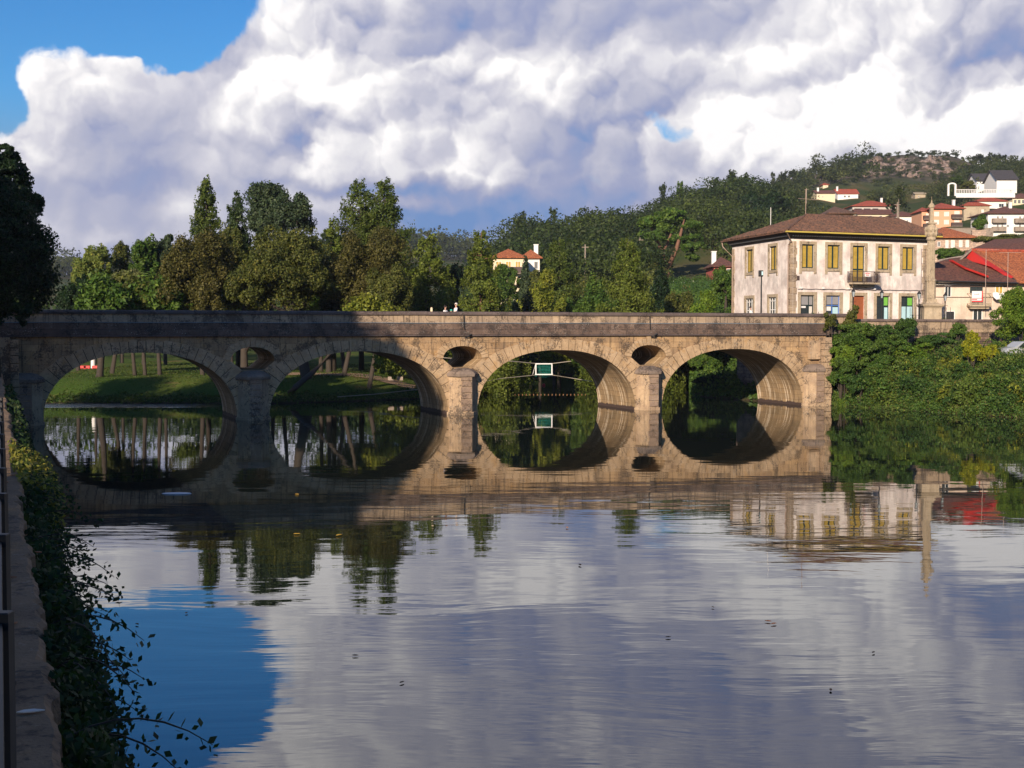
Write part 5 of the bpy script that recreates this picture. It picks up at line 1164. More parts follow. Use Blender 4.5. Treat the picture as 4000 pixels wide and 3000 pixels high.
while x < w_-.36: q = rg.uniform(.04, .07); mb.box(x, x+q, -.03, -.021, h_*.69, h_*.69+rg.choice([.045, .06, .08])); x += q+.02
mb.build('lettering', M['cloth_dark'], ban)
tag(strip(None, 'laundry_sheet', 'white', [at(3878, 1146, 128.2), at(3900, 1150, 128.0), at(3925, 1149, 128.0), at(3938, 1155, 128.2)], .06, .01), None)
o = bpy.data.objects['laundry_sheet']; bpy.data.objects.remove(o)
mb = MB(); pts = [(3878, 1143), (3895, 1141), (3905, 1148), (3915, 1143), (3938, 1152), (3926, 1166), (3908, 1172), (3892, 1170), (3880, 1160)]; v1 = [at(x, y, 128.15) for x, y in pts]; mb.add(v1+[p+Vector((0, .04, 0)) for p in v1], [tuple(range(9)), tuple(range(17, 8, -1))]+[(i, (i+1) % 9, 9+(i+1) % 9, 9+i) for i in range(9)]); tag(mb.build('hanging_sheet', M['white']), 'white sheet hung out to dry below a window of the old house', 'laundry')
# big roofs behind it
def roof_slab(name, label, pts, mat, wall_pts=None, wmat='plaster2', ridge=None):
    c = pts[0].copy(); c.z = 0; e = empty(name, c, 0, label, 'house'); P = [p-c for p in pts]
    n = len(P); mb = MB(); mb.add([*P, *[p-Vector((0, 0, .2)) for p in P]], [tuple(range(n)), tuple(range(2*n-1, n-1, -1))]+[(i, (i+1) % n, n+(i+1) % n, n+i) for i in range(n)]); r_ = mb.build('roof', M[mat], e)
    return e, r_, c
e, r_, c = roof_slab('orange_roofed_house', 'large bright orange tiled roof behind the red gable wall', [at(3860, 1098, 136), at(4080, 1100, 136), at(4080, 985, 143), at(3800, 978, 143), at(3795, 985, 142)], 'roof_orange')
a, b = at(3800, 1000, 137)-c, at(4080, 1000, 137)-c; mb = MB(); mb.box(a.x+1, b.x, a.y, a.y+14, 5.4, at(3900, 1095, 137).z-.3); mb.build('wall', M['plaster2'], e)
mb = MB(); P = [at(3795, 977, 143)-c, at(4080, 984, 143)-c]; mb.tube([P[0], P[1]], .22, 8); mb.build('ridge_tiles', M['roof_red'], r_)
mb = MB(); mb.add([P[0], P[1], P[1]+Vector((0, 8, -2)), P[0]+Vector((0, 8, -2))], [(0, 1, 2, 3)]); mb.build('roof_back', M['roof_orange'], r_)
mb = MB(); mb.tube([at(4000, 1120, 135)-c, at(3860, 1000, 135)-c], .02, 4); mb.build('cable', M['iron'], e)
e, r_, c = roof_slab('brown_roofed_house', 'wide brown tiled hip roof behind the bright orange roof', [at(3770, 982, 150), at(4100, 990, 150), at(4100, 925, 157), at(3885, 935, 157)], 'roof_brown')
a, b = at(3800, 1000, 151)-c, at(4080, 1000, 151)-c; mb = MB(); mb.box(a.x, b.x, a.y, a.y+12, 5., at(3900, 985, 151).z-.2); mb.build('wall', M['plaster2'], e)
for px, yt, yb in ((3850, 975, 1112), (3936, 985, 1115)):
    p = at(px, yb, 126); q = at(px, yt, 126); e = empty('tv_antenna', (p.x, 126, p.z), 0, 'thin metal antenna mast over the red and brown roofs, %s one' % ('left' if px < 3900 else 'right'), 'antenna', 'antenna masts by the old house')
    mb = MB(); L_ = q.z-p.z; mb.tube([(0, 0, -2.0), (0, 0, L_)], .03, 5); mb.tube([(-.9, 0, L_-.05), (1.3, 0, L_-.02)], .02, 4); mb.build('mast', M['pipe'], e)
# hillside houses
simple_house('grey house with orange roof and three shaded loggia bays, left of the apartment blocks', 'house', 3330, 3500, 842, 806, depth=12, rmat='roof_red', wmat='wgrey', rh=2.4, over=.8, chim=[(.75, .4)], wins=[(.03, .22, .15, .8, 'd'), (.25, .42, .15, .8, 'd'), (.45, .6, .15, .8, 'd')])  # loggia bays are flat dark panels, their shade put into the colour
simple_house('cream house with brown roof and black shuttered windows below the loggia house', 'house', 3350, 3500, 860, 838, depth=9, rmat='roof_brown', wmat='cream', roof='gable', rh=2., wins=row(3, .3, .9, .2, .8, .07))
simple_house('low white house with dark brown roof left of the salmon block', 'house', 3482, 3600, 878, 846, depth=9, rmat='roof_brown', wmat='white2', rh=1.8, wins=row(3, .5, .95, .2, .6, .05))
simple_house('salmon apartment house with orange hip roof and white shutters behind the column', 'house', 3645, 3756, 888, 816, depth=11, rmat='roof_red', wmat='salmon', rh=2.0, over=.9, wins=row(2, .03, .55, .60, .84, .17, 's')+row(2, .03, .55, .16, .40, .17, 's')+[(.74, .92, .52, .88, 's'), (.74, .92, .08, .44, 's')], balc=[(.62, .99, .50), (.62, .99, .06)], chim=[(.95, .5)])
simple_house('set-back salmon wing with small balconies just left of the column top', 'house', 3600, 3642, 892, 826, depth=9, rmat='roof_red', wmat='salmon', rh=1.4, wins=[(.4, .75, .56, .88, 's'), (.4, .75, .1, .42, 's')], balc=[(.1, .9, .54), (.1, .9, .06)])
simple_house('beige-grey house with red hip roof right of the salmon block', 'house', 3765, 3865, 845, 804, depth=9, rmat='roof_red', wmat='beige', rh=1.9, wins=[(.68, .78, .35, .65, 's')])
simple_house('white house with dark red roof high right of the beige house', 'house', 3815, 3930, 815, 787, depth=8, rmat='roof_red', wmat='white2', rh=1.8, wins=[(.75, .92, .2, .7, 'w')], chim=[(.4, .4)])
simple_house('pinkish stone house with orange roof and tall white windows beside the column', 'house', 3647, 3798, 985, 930, Y=205, depth=9, rmat='roof_orange', wmat='pinkstone', rh=2.0, over=.7, wins=[(.09, .17, .4, .75, 'w'), (.30, .38, .3, .85, 's'), (.44, .54, .12, .85, 's'), (.65, .74, .35, .85, 's'), (.82, .91, .35, .85, 's')], balc=[])
simple_house('three-storey white apartment block with grey balconies at the right edge', 'house', 3858, 4060, 925, 835, depth=12, rmat='roof_brown', wmat='white', rh=2.3, over=.8, wins=[(.17, .21, .66, .9, 'w'), (.26, .30, .66, .9, 'w'), (.17, .21, .34, .56, 'w'), (.26, .30, .34, .56, 'w'), (.36, .41, .42, .52, 'w'), (.60, .64, .66, .9, 'w'), (.60, .64, .34, .56, 'w'), (.68, .72, .66, .9, 'w')], balc=[(.07, .33, .62), (.07, .33, .26), (.5, .85, .62), (.5, .85, .26)], chim=[(.55, .35)])
simple_house('cream villa with glazed front above the white apartment block', 'house', 3955, 4060, 800, 775, depth=9, rmat='roof_brown', wmat='cream', rh=2., wins=row(4, .05, .6, .2, .8, .1), chim=[(.1, .3)])
simple_house('dark slate-roofed white chalet high on the hill, left part', 'house', 3815, 3880, 742, 708, depth=10, rmat='roof_slate', wmat='white', roof='gable', rh=3.4, wins=[(.1, .16, .3, .5, 'w')], over=.6)
simple_house('dark slate-roofed white chalet high on the hill, taller right part', 'house', 3893, 3972, 752, 703, depth=12, rmat='roof_slate', wmat='white', roof='gable', rh=4., wins=[(.62, .78, .16, .24, 'd')], over=.6)
simple_house('cream house with brown roof on the mid slope, left part of a pair', 'house', 3190, 3262, 782, 756, depth=9, rmat='roof_brown', wmat='cream', roof='gable', rh=1.6, wins=[(.3, .36, .4, .6, 'd')], chim=[(.15, .3)])
simple_house('white gabled house with red roof on the mid slope, right part of a pair', 'house', 3272, 3352, 775, 758, depth=9, rmat='roof_red', wmat='white', roof='gable', rh=2.4, wins=row(2, .3, .6, .2, .7, .1), chim=[(.05, .3)])
simple_house('tiny pale house with red roof highest on the mid slope', 'house', 3215, 3235, 736, 722, depth=5, rmat='roof_red', wmat='cream', rh=1., wins=[(.5, .7, .3, .6, 'd')])
simple_house('small grey stone barn among the trees left of the column top', 'barn', 3575, 3615, 778, 758, depth=5, rmat='beige', wmat='beige', roof='gable', rh=.8, wins=[(.3, .4, .3, .7, 'd')])
simple_house('old brown tiled roof just behind the ridge of the white house', 'house', 3240, 3330, 850, 836, Y=195, depth=8, rmat='roof_old', wmat='salmon', rh=1.4, wins=[(.2, .3, .2, .8, 'd')], over=.6)
# long garden walls and balustrade on the hill
for (x0, x1, y0, y1, Y, mt, lb, nm) in ((3640, 3880, 915, 893, 228, 'concrete', 'long concrete retaining wall between the salmon and the pinkish houses', 'garden_wall'), (3797, 3852, 925, 902, 222, 'pinkstone', 'short pale wall beside the white apartment block', 'garden_wall'),
                                 (2630, 2800, 1110, 1100, 215, 'white2', 'low white garden wall in the field left of the white house', 'garden_wall')):
    a, b = at(x0, y0, Y), at(x1, y0, Y); zt = at(x0, y1, Y).z; mb = MB(); mb.box(a.x, b.x, Y, Y+.5, a.z-2, zt); mb.box(a.x-.05, b.x+.05, Y-.06, Y+.56, zt+.002, zt+.12); tag(mb.build(nm, M[mt]), lb, 'wall'); HOUSES_XY.append(((a.x+b.x)/2, Y, (b.x-a.x)*.4, a.z))
Y = 385; e = empty('balustrade', at(3735, 752, Y), 0, 'white balustrade with an arched gateway below the slate-roofed chalet', 'balustrade'); mb = MB(); L_ = at(3965, 752, Y).x-at(3735, 752, Y).x
for i in range(int(L_/.5)): mb.box(i*.5, i*.5+.16, 0, .16, -.2, .8)
mb.box(0, L_, -.05, .22, .802, .95); mb.box(0, L_, -.05, .22, -1.5, -.202); mb.build('rail', M['white'], e)
mb = MB(); ax = at(3702, 752, Y).x-e.location.x; 
for (x0, x1) in ((ax, ax+.5), (ax+2.1, ax+2.6)): mb.box(x0, x1, 0, .5, -1, 2.2)
pts = [(ax+1.3+1.3*math.cos(t), 2.2+.75*math.sin(t)) for t in np.linspace(0, math.pi, 12)]+[(ax+1.3-.8*math.cos(t), 2.2+.35*math.sin(t)) for t in np.linspace(0, math.pi, 12)]
mb.prism(pts, -.05, .55); mb.build('gateway', M['white'], e)
#--P4END--
# ---------------------------------------------------------------- forest masses (after the houses are known)
def okA(X, Y, t): return sdf(X, Y) > 3
f1 = scatter(1500, -.03, .215, 205, 460, 1, lambda X, Y, t: (sdf(X, Y) > 3) & ~((t > .125) & (Y < 232)) & ~((t < .03) & (Y < 235)) & ~((t > .11) & (t < .17) & (Y < 265)), 4.6)
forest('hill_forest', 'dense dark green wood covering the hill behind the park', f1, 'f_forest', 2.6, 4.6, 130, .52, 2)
f2 = scatter(1200, .205, .46, 235, 600, 3, lambda X, Y, t: ~((t > .33) & (Y < 300)) & ~((t > .225) & (t < .35) & (Y > 505)), 6.0)
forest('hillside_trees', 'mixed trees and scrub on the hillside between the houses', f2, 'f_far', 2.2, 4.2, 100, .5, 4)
f2b = scatter(420, .205, .46, 180, 640, 13, lambda X, Y, t: ~((t > .33) & (Y < 205)) & ~((t > .225) & (t < .35) & (Y > 540)), 9.)
forest('hillside_shrubs', 'lighter green shrubs and gardens among the hillside houses', f2b, 'f_olive', 1.3, 2.6, 110, .36, 14)
f3 = scatter(800, -.42, .0, 820, 1000, 5, None, 11)
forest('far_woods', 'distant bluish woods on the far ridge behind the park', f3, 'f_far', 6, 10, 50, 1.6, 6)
f4 = scatter(260, .2, .5, 560, 740, 7, lambda X, Y, t: ~((t > .275) & (t < .37)), 11)
forest('ridge_scrub', 'dark scrub and pines along the rocky ridge', f4, 'f_far', 3, 5.5, 80, .9, 8)
f4b = scatter(210, .245, .385, 560, 705, 17, None, 6)
forest('peak_scrub', 'low heath and scrub between the rocks of the peak', f4b, 'f_far', .9, 2.0, 60, .5, 18)
f5 = scatter(500, -.40, -.03, 150, 230, 9, lambda X, Y, t: sdf(X, Y) > 6, 7)
forest('park_woods', 'wood filling the background behind the park trees', f5, 'f_dark', 3.0, 4.6, 130, .42, 10)
# fields and bushes right above the parapet between trees
f6 = scatter(240, .05, .18, 165, 230, 11, lambda X, Y, t: (sdf(X, Y) > 4) & ~((t > .12) & (Y > 200)), 5.5)
forest('hedgerows', 'scrubby hedgerows at the foot of the wooded hill', f6, 'f_olive', 1.3, 2.6, 130, .3, 12)
# skyline pines one can tell apart
proto = None
def far_tree(px, yb, yt, hw, Y, mat, lb, k=5, stem=.35, grp='pines standing on the skyline', n=500, nm='pine_tree', bark='bark'):
    p = at(px, yb, Y); zt = at(px, yt, Y).z; z0 = min(p.z, gz(p.x, Y)); e = empty(nm, (p.x, Y, z0-.5), 0, lb, 'tree', grp); H = zt-z0+.5; r = hw*Y/F
    rng = np.random.default_rng(int(px)); rg = random.Random(int(px)); bl = blobs_round(r, r, H*stem, H, k, rg, .5)
    P, O = crown_points(bl, n, rng, 10, .3); V, F_ = leaves(P, O, r*.13+.12, rng); np_mesh('crown', V, F_, M[mat], e)
    mb = MB(); mb.tube([(0, 0, -1), (0, 0, H*.8)], [.25+H*.01, .1], 5); mb.build('trunk', M[bark], e)
for px, yb, yt, hw, Y, m_, lb in ((2032, 900, 806, 26, 345, 'f_forest', 'dark pine standing up at the left end of the wooded hill crest'), (2150, 868, 800, 34, 350, 'f_forest', 'twin-topped tree on the lower left crest of the wooded hill'),
    (2590, 770, 712, 20, 400, 'f_forest', 'isolated small pine above the middle of the hill crest'), (2655, 760, 700, 20, 405, 'f_mid', 'light green tree on the crest right of the isolated pine'), (2790, 740, 680, 22, 425, 'f_forest', 'feathery tree on the upper crest of the wooded hill'),
    (2860, 735, 660, 26, 430, 'f_forest', 'tallest loose tree group on the upper hill crest, left tree'), (2905, 740, 668, 24, 430, 'f_forest', 'tallest loose tree group on the upper hill crest, right tree'), (3020, 712, 670, 14, 560, 'f_far', 'slim pine left on the saddle skyline'),
    (3060, 705, 660, 20, 600, 'f_far', 'round pine left on the saddle skyline'), (3095, 705, 664, 16, 600, 'f_far', 'second round pine on the saddle skyline'), (3130, 700, 668, 16, 610, 'f_far', 'right pine on the saddle skyline'),
    (3290, 680, 625, 40, 660, 'f_far', 'pine clump at the left foot of the rocky peak'), (3350, 660, 608, 34, 680, 'f_far', 'dark pine clump climbing the rocky peak'), (3398, 640, 594, 26, 690, 'f_far', 'highest pine of the clump on the rocky peak'),
    (3435, 625, 598, 14, 695, 'f_far', 'small rounded pine on the rocky ridge, left'), (3470, 625, 602, 16, 695, 'f_far', 'rounded pine on the rocky ridge, second'), (3508, 632, 606, 18, 695, 'f_far', 'rounded pine on the rocky ridge, third'),
    (3552, 628, 600, 12, 690, 'f_far', 'pale leafless pine of the pair on the ridge, left'), (3566, 628, 601, 10, 690, 'f_far', 'pale leafless pine of the pair on the ridge, right'), (3637, 612, 597, 15, 700, 'f_far', 'umbrella-shaped pine on top of the rocks'),
    (3691, 632, 606, 9, 680, 'f_far', 'lone small pine right of the rocks'), (3730, 636, 611, 10, 680, 'f_far', 'second lone small pine right of the rocks'), (3822, 634, 596, 26, 670, 'f_far', 'dark pine grove at right, left tree'),
    (3858, 634, 592, 24, 670, 'f_far', 'dark pine grove at right, middle tree'), (3892, 634, 596, 22, 670, 'f_far', 'dark pine grove at right, right tree'), (3918, 640, 602, 16, 670, 'f_far', 'narrow pine closing the grove at right'), (3955, 645, 617, 18, 665, 'f_far', 'low dark tree at the right end of the skyline')):
    thin = 'leafless' in lb
    far_tree(px, yb, yt, hw, Y, m_, lb, stem=.55 if hw < 17 else .12, n=150 if thin else 700, bark='bark_light' if thin else 'bark')
far_tree(3445*1.0+65, 835, 712, 46, 330, 'f_far', 'tall bare grey tree above the low white house', n=260, grp=None, nm='bare_tree', bark='bark_light')
HOUSES_XY and px_tree('oak_tree', 'very dark round oak on the hill above the left end of the house roof', 'tree', 2985, 95, 735, 330, 'f_deep', 16000, .5, k=10, seed=61, zlow=0.)
px_tree('garden_tree', 'round dark tree beside the slate-roofed chalet', 'tree', 3738, 26, 682, 390, 'f_dark', 2500, .4, k=6, seed=62, ybot=735)
px_tree('garden_tree', 'yellow-green tree left of the slate-roofed chalet', 'tree', 3782, 28, 700, 388, 'f_olive', 2500, .4, k=6, seed=63, ybot=752)
px_tree('garden_tree', 'broad garden tree between the salmon block and the white block', 'tree', 3830, 30, 830, 228, 'f_mid', 3500, .25, k=7, seed=64, ybot=915)
px_tree('garden_tree', 'dark rounded trees below the pinkish stone house', 'tree', 3700, 62, 968, 172, 'f_mid', 8000, .24, k=9, seed=65, ybot=1030)
px_tree('garden_tree', 'second dark tree right below the pinkish stone house', 'tree', 3765, 40, 975, 168, 'f_dark', 5000, .22, k=7, seed=66, ybot=1030)
px_tree('garden_tree', 'hedge-like green trees above the brown hip roof at right', 'tree', 3900, 90, 915, 200, 'f_olive', 7000, .25, k=9, seed=67, ybot=965)
# utility poles
for px, yb, yt, Y in ((2286, 1010, 955, 215), (2500, 990, 928, 235), (2752, 940, 905, 300), (3150, 770, 735, 380), (3505, 850, 790, 250)):
    p = at(px, yb, Y); zt = at(px, yt, Y).z; mb = MB(); z0 = gz(p.x, Y)-p.z; mb.tube([(0, 0, z0-1), (0, 0, zt-p.z)], [.16, .1], 6); mb.box(-.6, .6, -.05, .05, zt-p.z-.5, zt-p.z-.4); o = mb.build('utility_pole', M['concrete']); o.location = p
    tag(o, {2286: 'pale utility pole against the wood right of the dark conifer', 2500: 'pale utility pole left of the umbrella pine', 2752: 'thin utility pole in the wood above the umbrella pine', 3150: 'utility pole in the clearing left of the roof antenna', 3505: 'utility pole above the low white house'}[px], 'utility pole', 'utility poles on the hillside')
# rocks on the peak
rg = random.Random(21)
for i in range(80):
    px = rg.uniform(3380, 3740); py = 618+72*rg.random()**1.3; p = march(px, py, 450., 760.); r = rg.choice([.8, 1., 1.3, 1.8, 2.6])*rg.uniform(.8, 1.25)
    bm = bmesh.new(); bmesh.ops.create_icosphere(bm, subdivisions=2, radius=r)
    for v_ in bm.verts: q = 1+.25*math.sin(v_.co.x*1.3+i)*math.cos(v_.co.z*1.7)+rg.uniform(-.07, .07); v_.co *= q; v_.co.z *= .75
    me = bpy.data.meshes.new('boulder'); bm.to_mesh(me); bm.free(); me.materials.append(M['rock']); o = link(bpy.data.objects.new('boulder', me)); o.location = p; tag(o, 'weathered pale granite boulder on the rocky peak', 'boulder', 'granite boulders on the peak')

# ================================================================ VEGETATION ON THE RIGHT BANK
def cover(name, label, n, size, mat, sampler, seed, cat='ground cover', zr=(0., .5), bias=.7, lumps=.5):
    rng = np.random.default_rng(seed); X, Y, N = sampler(rng, n); z = ground(X, Y)
    l = lumps*(np.sin(X*1.3+Y*.7)*np.sin(Y*1.1-X*.5)*.5+.5+.5*np.sin(X*2.9+1)*np.sin(Y*2.3))
    P = np.stack([X, Y, z+rng.uniform(0, 1, n)**1.3*(zr[1]-zr[0]+l)+zr[0]], 1)
    V, F_ = leaves(P, N, size, rng, bias); return tag(np_mesh(name, V, F_, M[mat]), label, cat, kind='stuff')
def samp_right(rng, n):
    k = 4*n; S = rng.uniform(52, 92, k); Vv = rng.uniform(-27, .5, k); X = OB.x+UB.x*S+NB.x*Vv; Y = OB.y+UB.y*S+NB.y*Vv; d = sdf(X, Y); kk = (d > -.25) & (X/Y < .43) & (S > 57.4)
    X, Y = X[kk][:n], Y[kk][:n]; return X, Y, np.stack([np.full(len(X), -.35), np.full(len(X), -.75), np.full(len(X), .55)], 1)
def cov2(name, label, n, size, mat, seed, zr, lumps):
    rng = np.random.default_rng(seed); X, Y, N = samp_right(rng, n); n = len(X); z = ground(X, Y); l = lumps*(np.sin(X*1.3+Y*.7)*np.sin(Y*1.1-X*.5)*.5+.5+.5*np.sin(X*2.9+1)*np.sin(Y*2.3))
    P = np.stack([X, Y, z+rng.uniform(0, 1, n)**1.3*(zr+l)], 1); V, F_ = leaves(P, N, size, rng, .7); return tag(np_mesh(name, V, F_, M[mat]), label, 'ground cover', kind='stuff')
cov2('bank_undergrowth', 'tangled green undergrowth covering the sloping right bank', 90000, .085, 'f_bank', 1, .35, .75)
cov2('ivy_cover', 'dark ivy and creepers spread over the right bank', 50000, .09, 'f_ivy', 2, .25, 1.0)
def bank_pts(n, seed, vmin, vmax):
    rng = np.random.default_rng(seed); X, Y, N = samp_right(rng, 4000); s_, v_ = sv(X, Y); d = sdf(X, Y); k = (v_ > vmin) & (v_ < vmax) & (d > .2); return np.stack([X[k], Y[k]], 1)[:n]
forest('bank_scrub', 'rough mixed bushes growing over the whole right bank', bank_pts(110, 71, -26, -1.5), 'f_bank', .45, 1.15, 260, .13, 72)
forest('bank_brambles', 'dark glossy bramble clumps along the foot of the right bank', bank_pts(60, 73, -26, -2.5), 'f_ivy', .4, .95, 240, .12, 74)
forest('bank_saplings', 'yellow-green young growth scattered on the right bank', bank_pts(34, 75, -24, -1.5), 'f_lime', .35, .9, 200, .12, 76, 1.2)
cov2('bank_weeds', 'dry brown and pale weeds standing through the green of the right bank', 9000, .08, 'f_brown', 3, .6, 1.3)
def wall_ivy():
    rng = np.random.default_rng(44); n = 60000; S = rng.uniform(58.3, 86, n); Z = rng.uniform(1.2, 6.0, n); q = np.sin(S*.9)*1.2+np.sin(S*2.3+1)*.6+np.sin(S*.37+2)*1.; top = 4.4+q*.55; k = Z < top; S, Z = S[k], Z[k]
    q2 = np.sin(S*1.7+Z*1.1)*np.sin(Z*2.1-S*.6); k = q2+rng.uniform(-.6, .6, len(S)) > -.55; S, Z = S[k], Z[k]; v = .55-rng.uniform(0, 1, len(S))**1.5*(.35+.5*(q2[k]+1)*.5)
    P = np.stack([OB.x+UB.x*S+NB.x*v, OB.y+UB.y*S+NB.y*v, Z], 1); V, F_ = leaves(P, np.tile([NB.x*-1, NB.y*-1, .3], (len(P), 1)), .085, rng, .8)
    tag(np_mesh('wall_creepers', V, F_, M['f_mid']), 'green creepers climbing the retaining wall right of the bridge', 'creepers', kind='stuff')
wall_ivy()
def wall_pt(s_, v_, z): p = OB+UB*s_+NB*v_; return Vector((p.x, p.y, z))
def shrub(label, px, py, hw, hh, v_off, mat, n, size, k=8, cat='shrub', nm='shrub', seed=0, spread=.28, sub=14, grp=None):
    """a bush centred on pixel (px,py) at depth given by the wall line offset v_off"""
    t = (px-2000)/F; s_ = (80*t+29.4-NB.x*v_off*-1*0+0)/(UB.x-UB.y*t)
    s_ = ((OB.y+NB.y*v_off)*t-(OB.x+NB.x*v_off))/(UB.x-UB.y*t); P0 = OB+UB*s_+NB*v_off; Y = P0.y; c = at(px, py, Y); kf = Y/F; rx, rz = hw*kf, hh*kf
    z0 = gz(c.x, Y); e = empty(nm, (c.x, Y, min(z0, c.z-rz)), 0, label, cat, grp); rg = random.Random(seed+int(px)); rng = np.random.default_rng(seed+int(px)); cz = c.z-e.location.z
    bl = blobs_round(rx, min(rx, 2.2), cz-rz, cz+rz, k, rg, .45); P, O = crown_points(bl, int(n*1.8), rng, sub, spread); V, F_ = leaves(P, O, size*.7, rng); np_mesh('foliage', V, F_, M[mat], e)
    mb = MB()
    for b in bl[:5]: mb.tube([(0, 0, 0), (b[0]*.5, b[1]*.5, b[2]*.5), (b[0], b[1], b[2])], [.06, .045, .02], 5)
    mb.build('stems', M['bark'], e); return e
shrub('leafy tree bush against the corner of the bridge, sprouting above the parapet', 3330, 1340, 105, 95, -.9, 'f_mid', 12000, .13, 11, 'bush', 'bush', 1)
shrub('thin sprouting top of the corner bush in front of the brown door', 3328, 1245, 38, 58, -.6, 'f_olive', 2600, .13, 6, 'bush', 'bush', 2, .3, 9)
shrub('small olive sprout over the parapet end left of the corner bush', 3240, 1262, 30, 42, -.6, 'f_olive', 1500, .12, 5, 'bush', 'bush', 3, .3, 8)
shrub('bright drooping bush low against the bridge corner above the water', 3285, 1400, 60, 60, -1.4, 'f_bright', 5000, .12, 7, 'bush', 'bush', 4)
shrub('ivy mound growing over the top of the retaining wall', 3535, 1300, 52, 62, -.1, 'f_ivy', 7000, .10, 8, 'ivy', 'ivy_mound', 5)
shrub('broad green bush in the middle of the wall foot', 3450, 1370, 120, 70, -1.2, 'f_mid', 12000, .12, 10, 'bush', 'bush', 6)
shrub('grey-green bush between the corner bush and the ivy mound', 3440, 1305, 60, 42, -.5, 'f_ivy', 5000, .11, 7, 'bush', 'bush', 7)
shrub('green creeper hanging on the wall left of the yellow bush', 3735, 1300, 42, 40, -.2, 'f_mid', 3600, .11, 6, 'creeper', 'creeper', 8)
shrub('climber along the wall foot between ivy mound and yellow bush', 3650, 1330, 80, 36, -.3, 'f_ivy', 5500, .11, 7, 'creeper', 'creeper', 9)
shrub('bright yellow-green leafy shrub in front of the wire fence', 3795, 1362, 42, 76, -8.5, 'f_yellow', 5600, .10, 7, 'shrub', 'yellow_shrub', 10)
shrub('lower yellow-green shrub right of the bright yellow one', 3862, 1388, 40, 50, -8.8, 'f_yellow', 3800, .10, 6, 'shrub', 'yellow_shrub', 11)
shrub('flowering bush full of yellow blossoms below the parked car', 3960, 1432, 62, 34, -9., 'f_bright', 5000, .09, 7, 'flowering bush', 'flowering_bush', 12)
fb = bpy.data.objects['flowering_bush']; rng = np.random.default_rng(3); rg = random.Random(3); bl = blobs_round(62*100/F*.95, 1.3, .1, 1.5, 7, rg, .5); P, O = crown_points(bl, 420, rng, 12, .34); V, F_ = leaves(P, O, .075, rng); o = np_mesh('blossoms', V, F_, M['f_flower'], fb)
shrub('dense orange tree with glossy leaves at the right edge', 3985, 1245, 112, 130, -4., 'f_bright', 22000, .11, 14, 'tree', 'orange_tree', 13, .25, 18)
shrub('lower lobe of leafy bush under the orange tree', 3962, 1368, 62, 34, -5.2, 'f_lime', 3500, .10, 6, 'bush', 'bush', 14)
shrub('dense green bush filling the corner between bridge and bank', 3300, 1455, 72, 75, -1.6, 'f_mid', 9000, .12, 9, 'bush', 'bush', 30)
shrub('tall green bush on the slope below the ivy mound', 3570, 1390, 95, 58, -2.2, 'f_bright', 9000, .12, 9, 'bush', 'bush', 31)
shrub('green bush hanging low below the corner bush', 3420, 1440, 90, 62, -2.2, 'f_mid', 9000, .12, 9, 'bush', 'bush', 32)
shrub('dark ivy bush low on the bank right of the bridge', 3360, 1500, 62, 60, -3.2, 'f_ivy', 6500, .11, 8, 'bush', 'bush', 15)
shrub('rounded ivy bush at the water line in the middle of the bank', 3500, 1545, 70, 44, -4.8, 'f_ivy', 6500, .11, 8, 'bush', 'bush', 16)
shrub('low green bush on the bank near the water, right part', 3640, 1520, 80, 42, -7, 'f_mid', 6500, .11, 8, 'bush', 'bush', 17)
shrub('dark low bush on the bank close to the right edge', 3780, 1545, 70, 50, -10, 'f_ivy', 6000, .11, 8, 'bush', 'bush', 18)
shrub('green waterside bush at the right edge of the picture', 3930, 1560, 80, 55, -13, 'f_bank', 7000, .10, 8, 'bush', 'bush', 19)
shrub('small plant with yellow leaves at the bridge corner water line', 3290, 1575, 24, 24, -1.6, 'f_bright', 1300, .10, 5, 'plant', 'waterside_plant', 20)
shrub('tall weedy bush in the middle of the slope under the shrubs', 3560, 1450, 90, 46, -3.5, 'f_bank', 7000, .11, 8, 'bush', 'bush', 21)
shrub('bush of mixed green below the yellow-green shrubs', 3790, 1450, 95, 34, -6.5, 'f_bank', 6500, .11, 8, 'bush', 'bush', 22)
# green waterside fringe of the park bank, grass tufts
def samp_lawn(rng, n):
    k = 6*n; X = rng.uniform(-42, 0, k); Y = rng.uniform(98, 150, k); d = sdf(X, Y); s_, v_ = sv(X, Y); kk = (d > -.1) & (d < 3.4) & (v_ > 8) & (X < 1); X, Y = X[kk][:n], Y[kk][:n]
    return X, Y, np.stack([X*0, X*0-.5, X*0+.7], 1)
def cover2(name, label, n, size, mat, seed, h, samp):
    rng = np.random.default_rng(seed); X, Y, N = samp(rng, n); n = len(X); z = ground(X, Y); P = np.stack([X, Y, z+rng.uniform(0, 1, n)**1.5*h*(1+.8*np.sin(X*2.1)*np.sin(X*.7))], 1); V, F_ = leaves(P, N, size, rng, .6); return tag(np_mesh(name, V, F_, M[mat]), label, 'grass', kind='stuff')
cover2('bank_grass', 'rank grass and weeds along the water edge of the park', 22000, .12, 'f_grass', 5, .35, samp_lawn)
def samp_lawn2(rng, n):
    k = 3*n; X = rng.uniform(-42, 0, k); Y = rng.uniform(100, 150, k); d = sdf(X, Y); kk = (d > 2) & (X < 1); X, Y = X[kk][:n], Y[kk][:n]
    return X, Y, np.stack([X*0, X*0-.4, X*0+.8], 1)
cover2('lawn_grass', 'mown park lawn in sun and shade beyond the bridge', 30000, .07, 'f_grass', 6, .09, samp_lawn2)
def samp_up(rng, n):
    k = 8*n; X = rng.uniform(-6, 26, k); Y = rng.uniform(108, 172, k); d = sdf(X, Y); kk = (d > -.1) & (d < 10); X, Y = X[kk][:n], Y[kk][:n]
    return X, Y, np.stack([X*0-.2, X*0-.6, X*0+.6], 1)
cover2('upstream_undergrowth', 'dark undergrowth along the upstream river banks', 42000, .17, 'f_mid', 7, 1.3, samp_up)
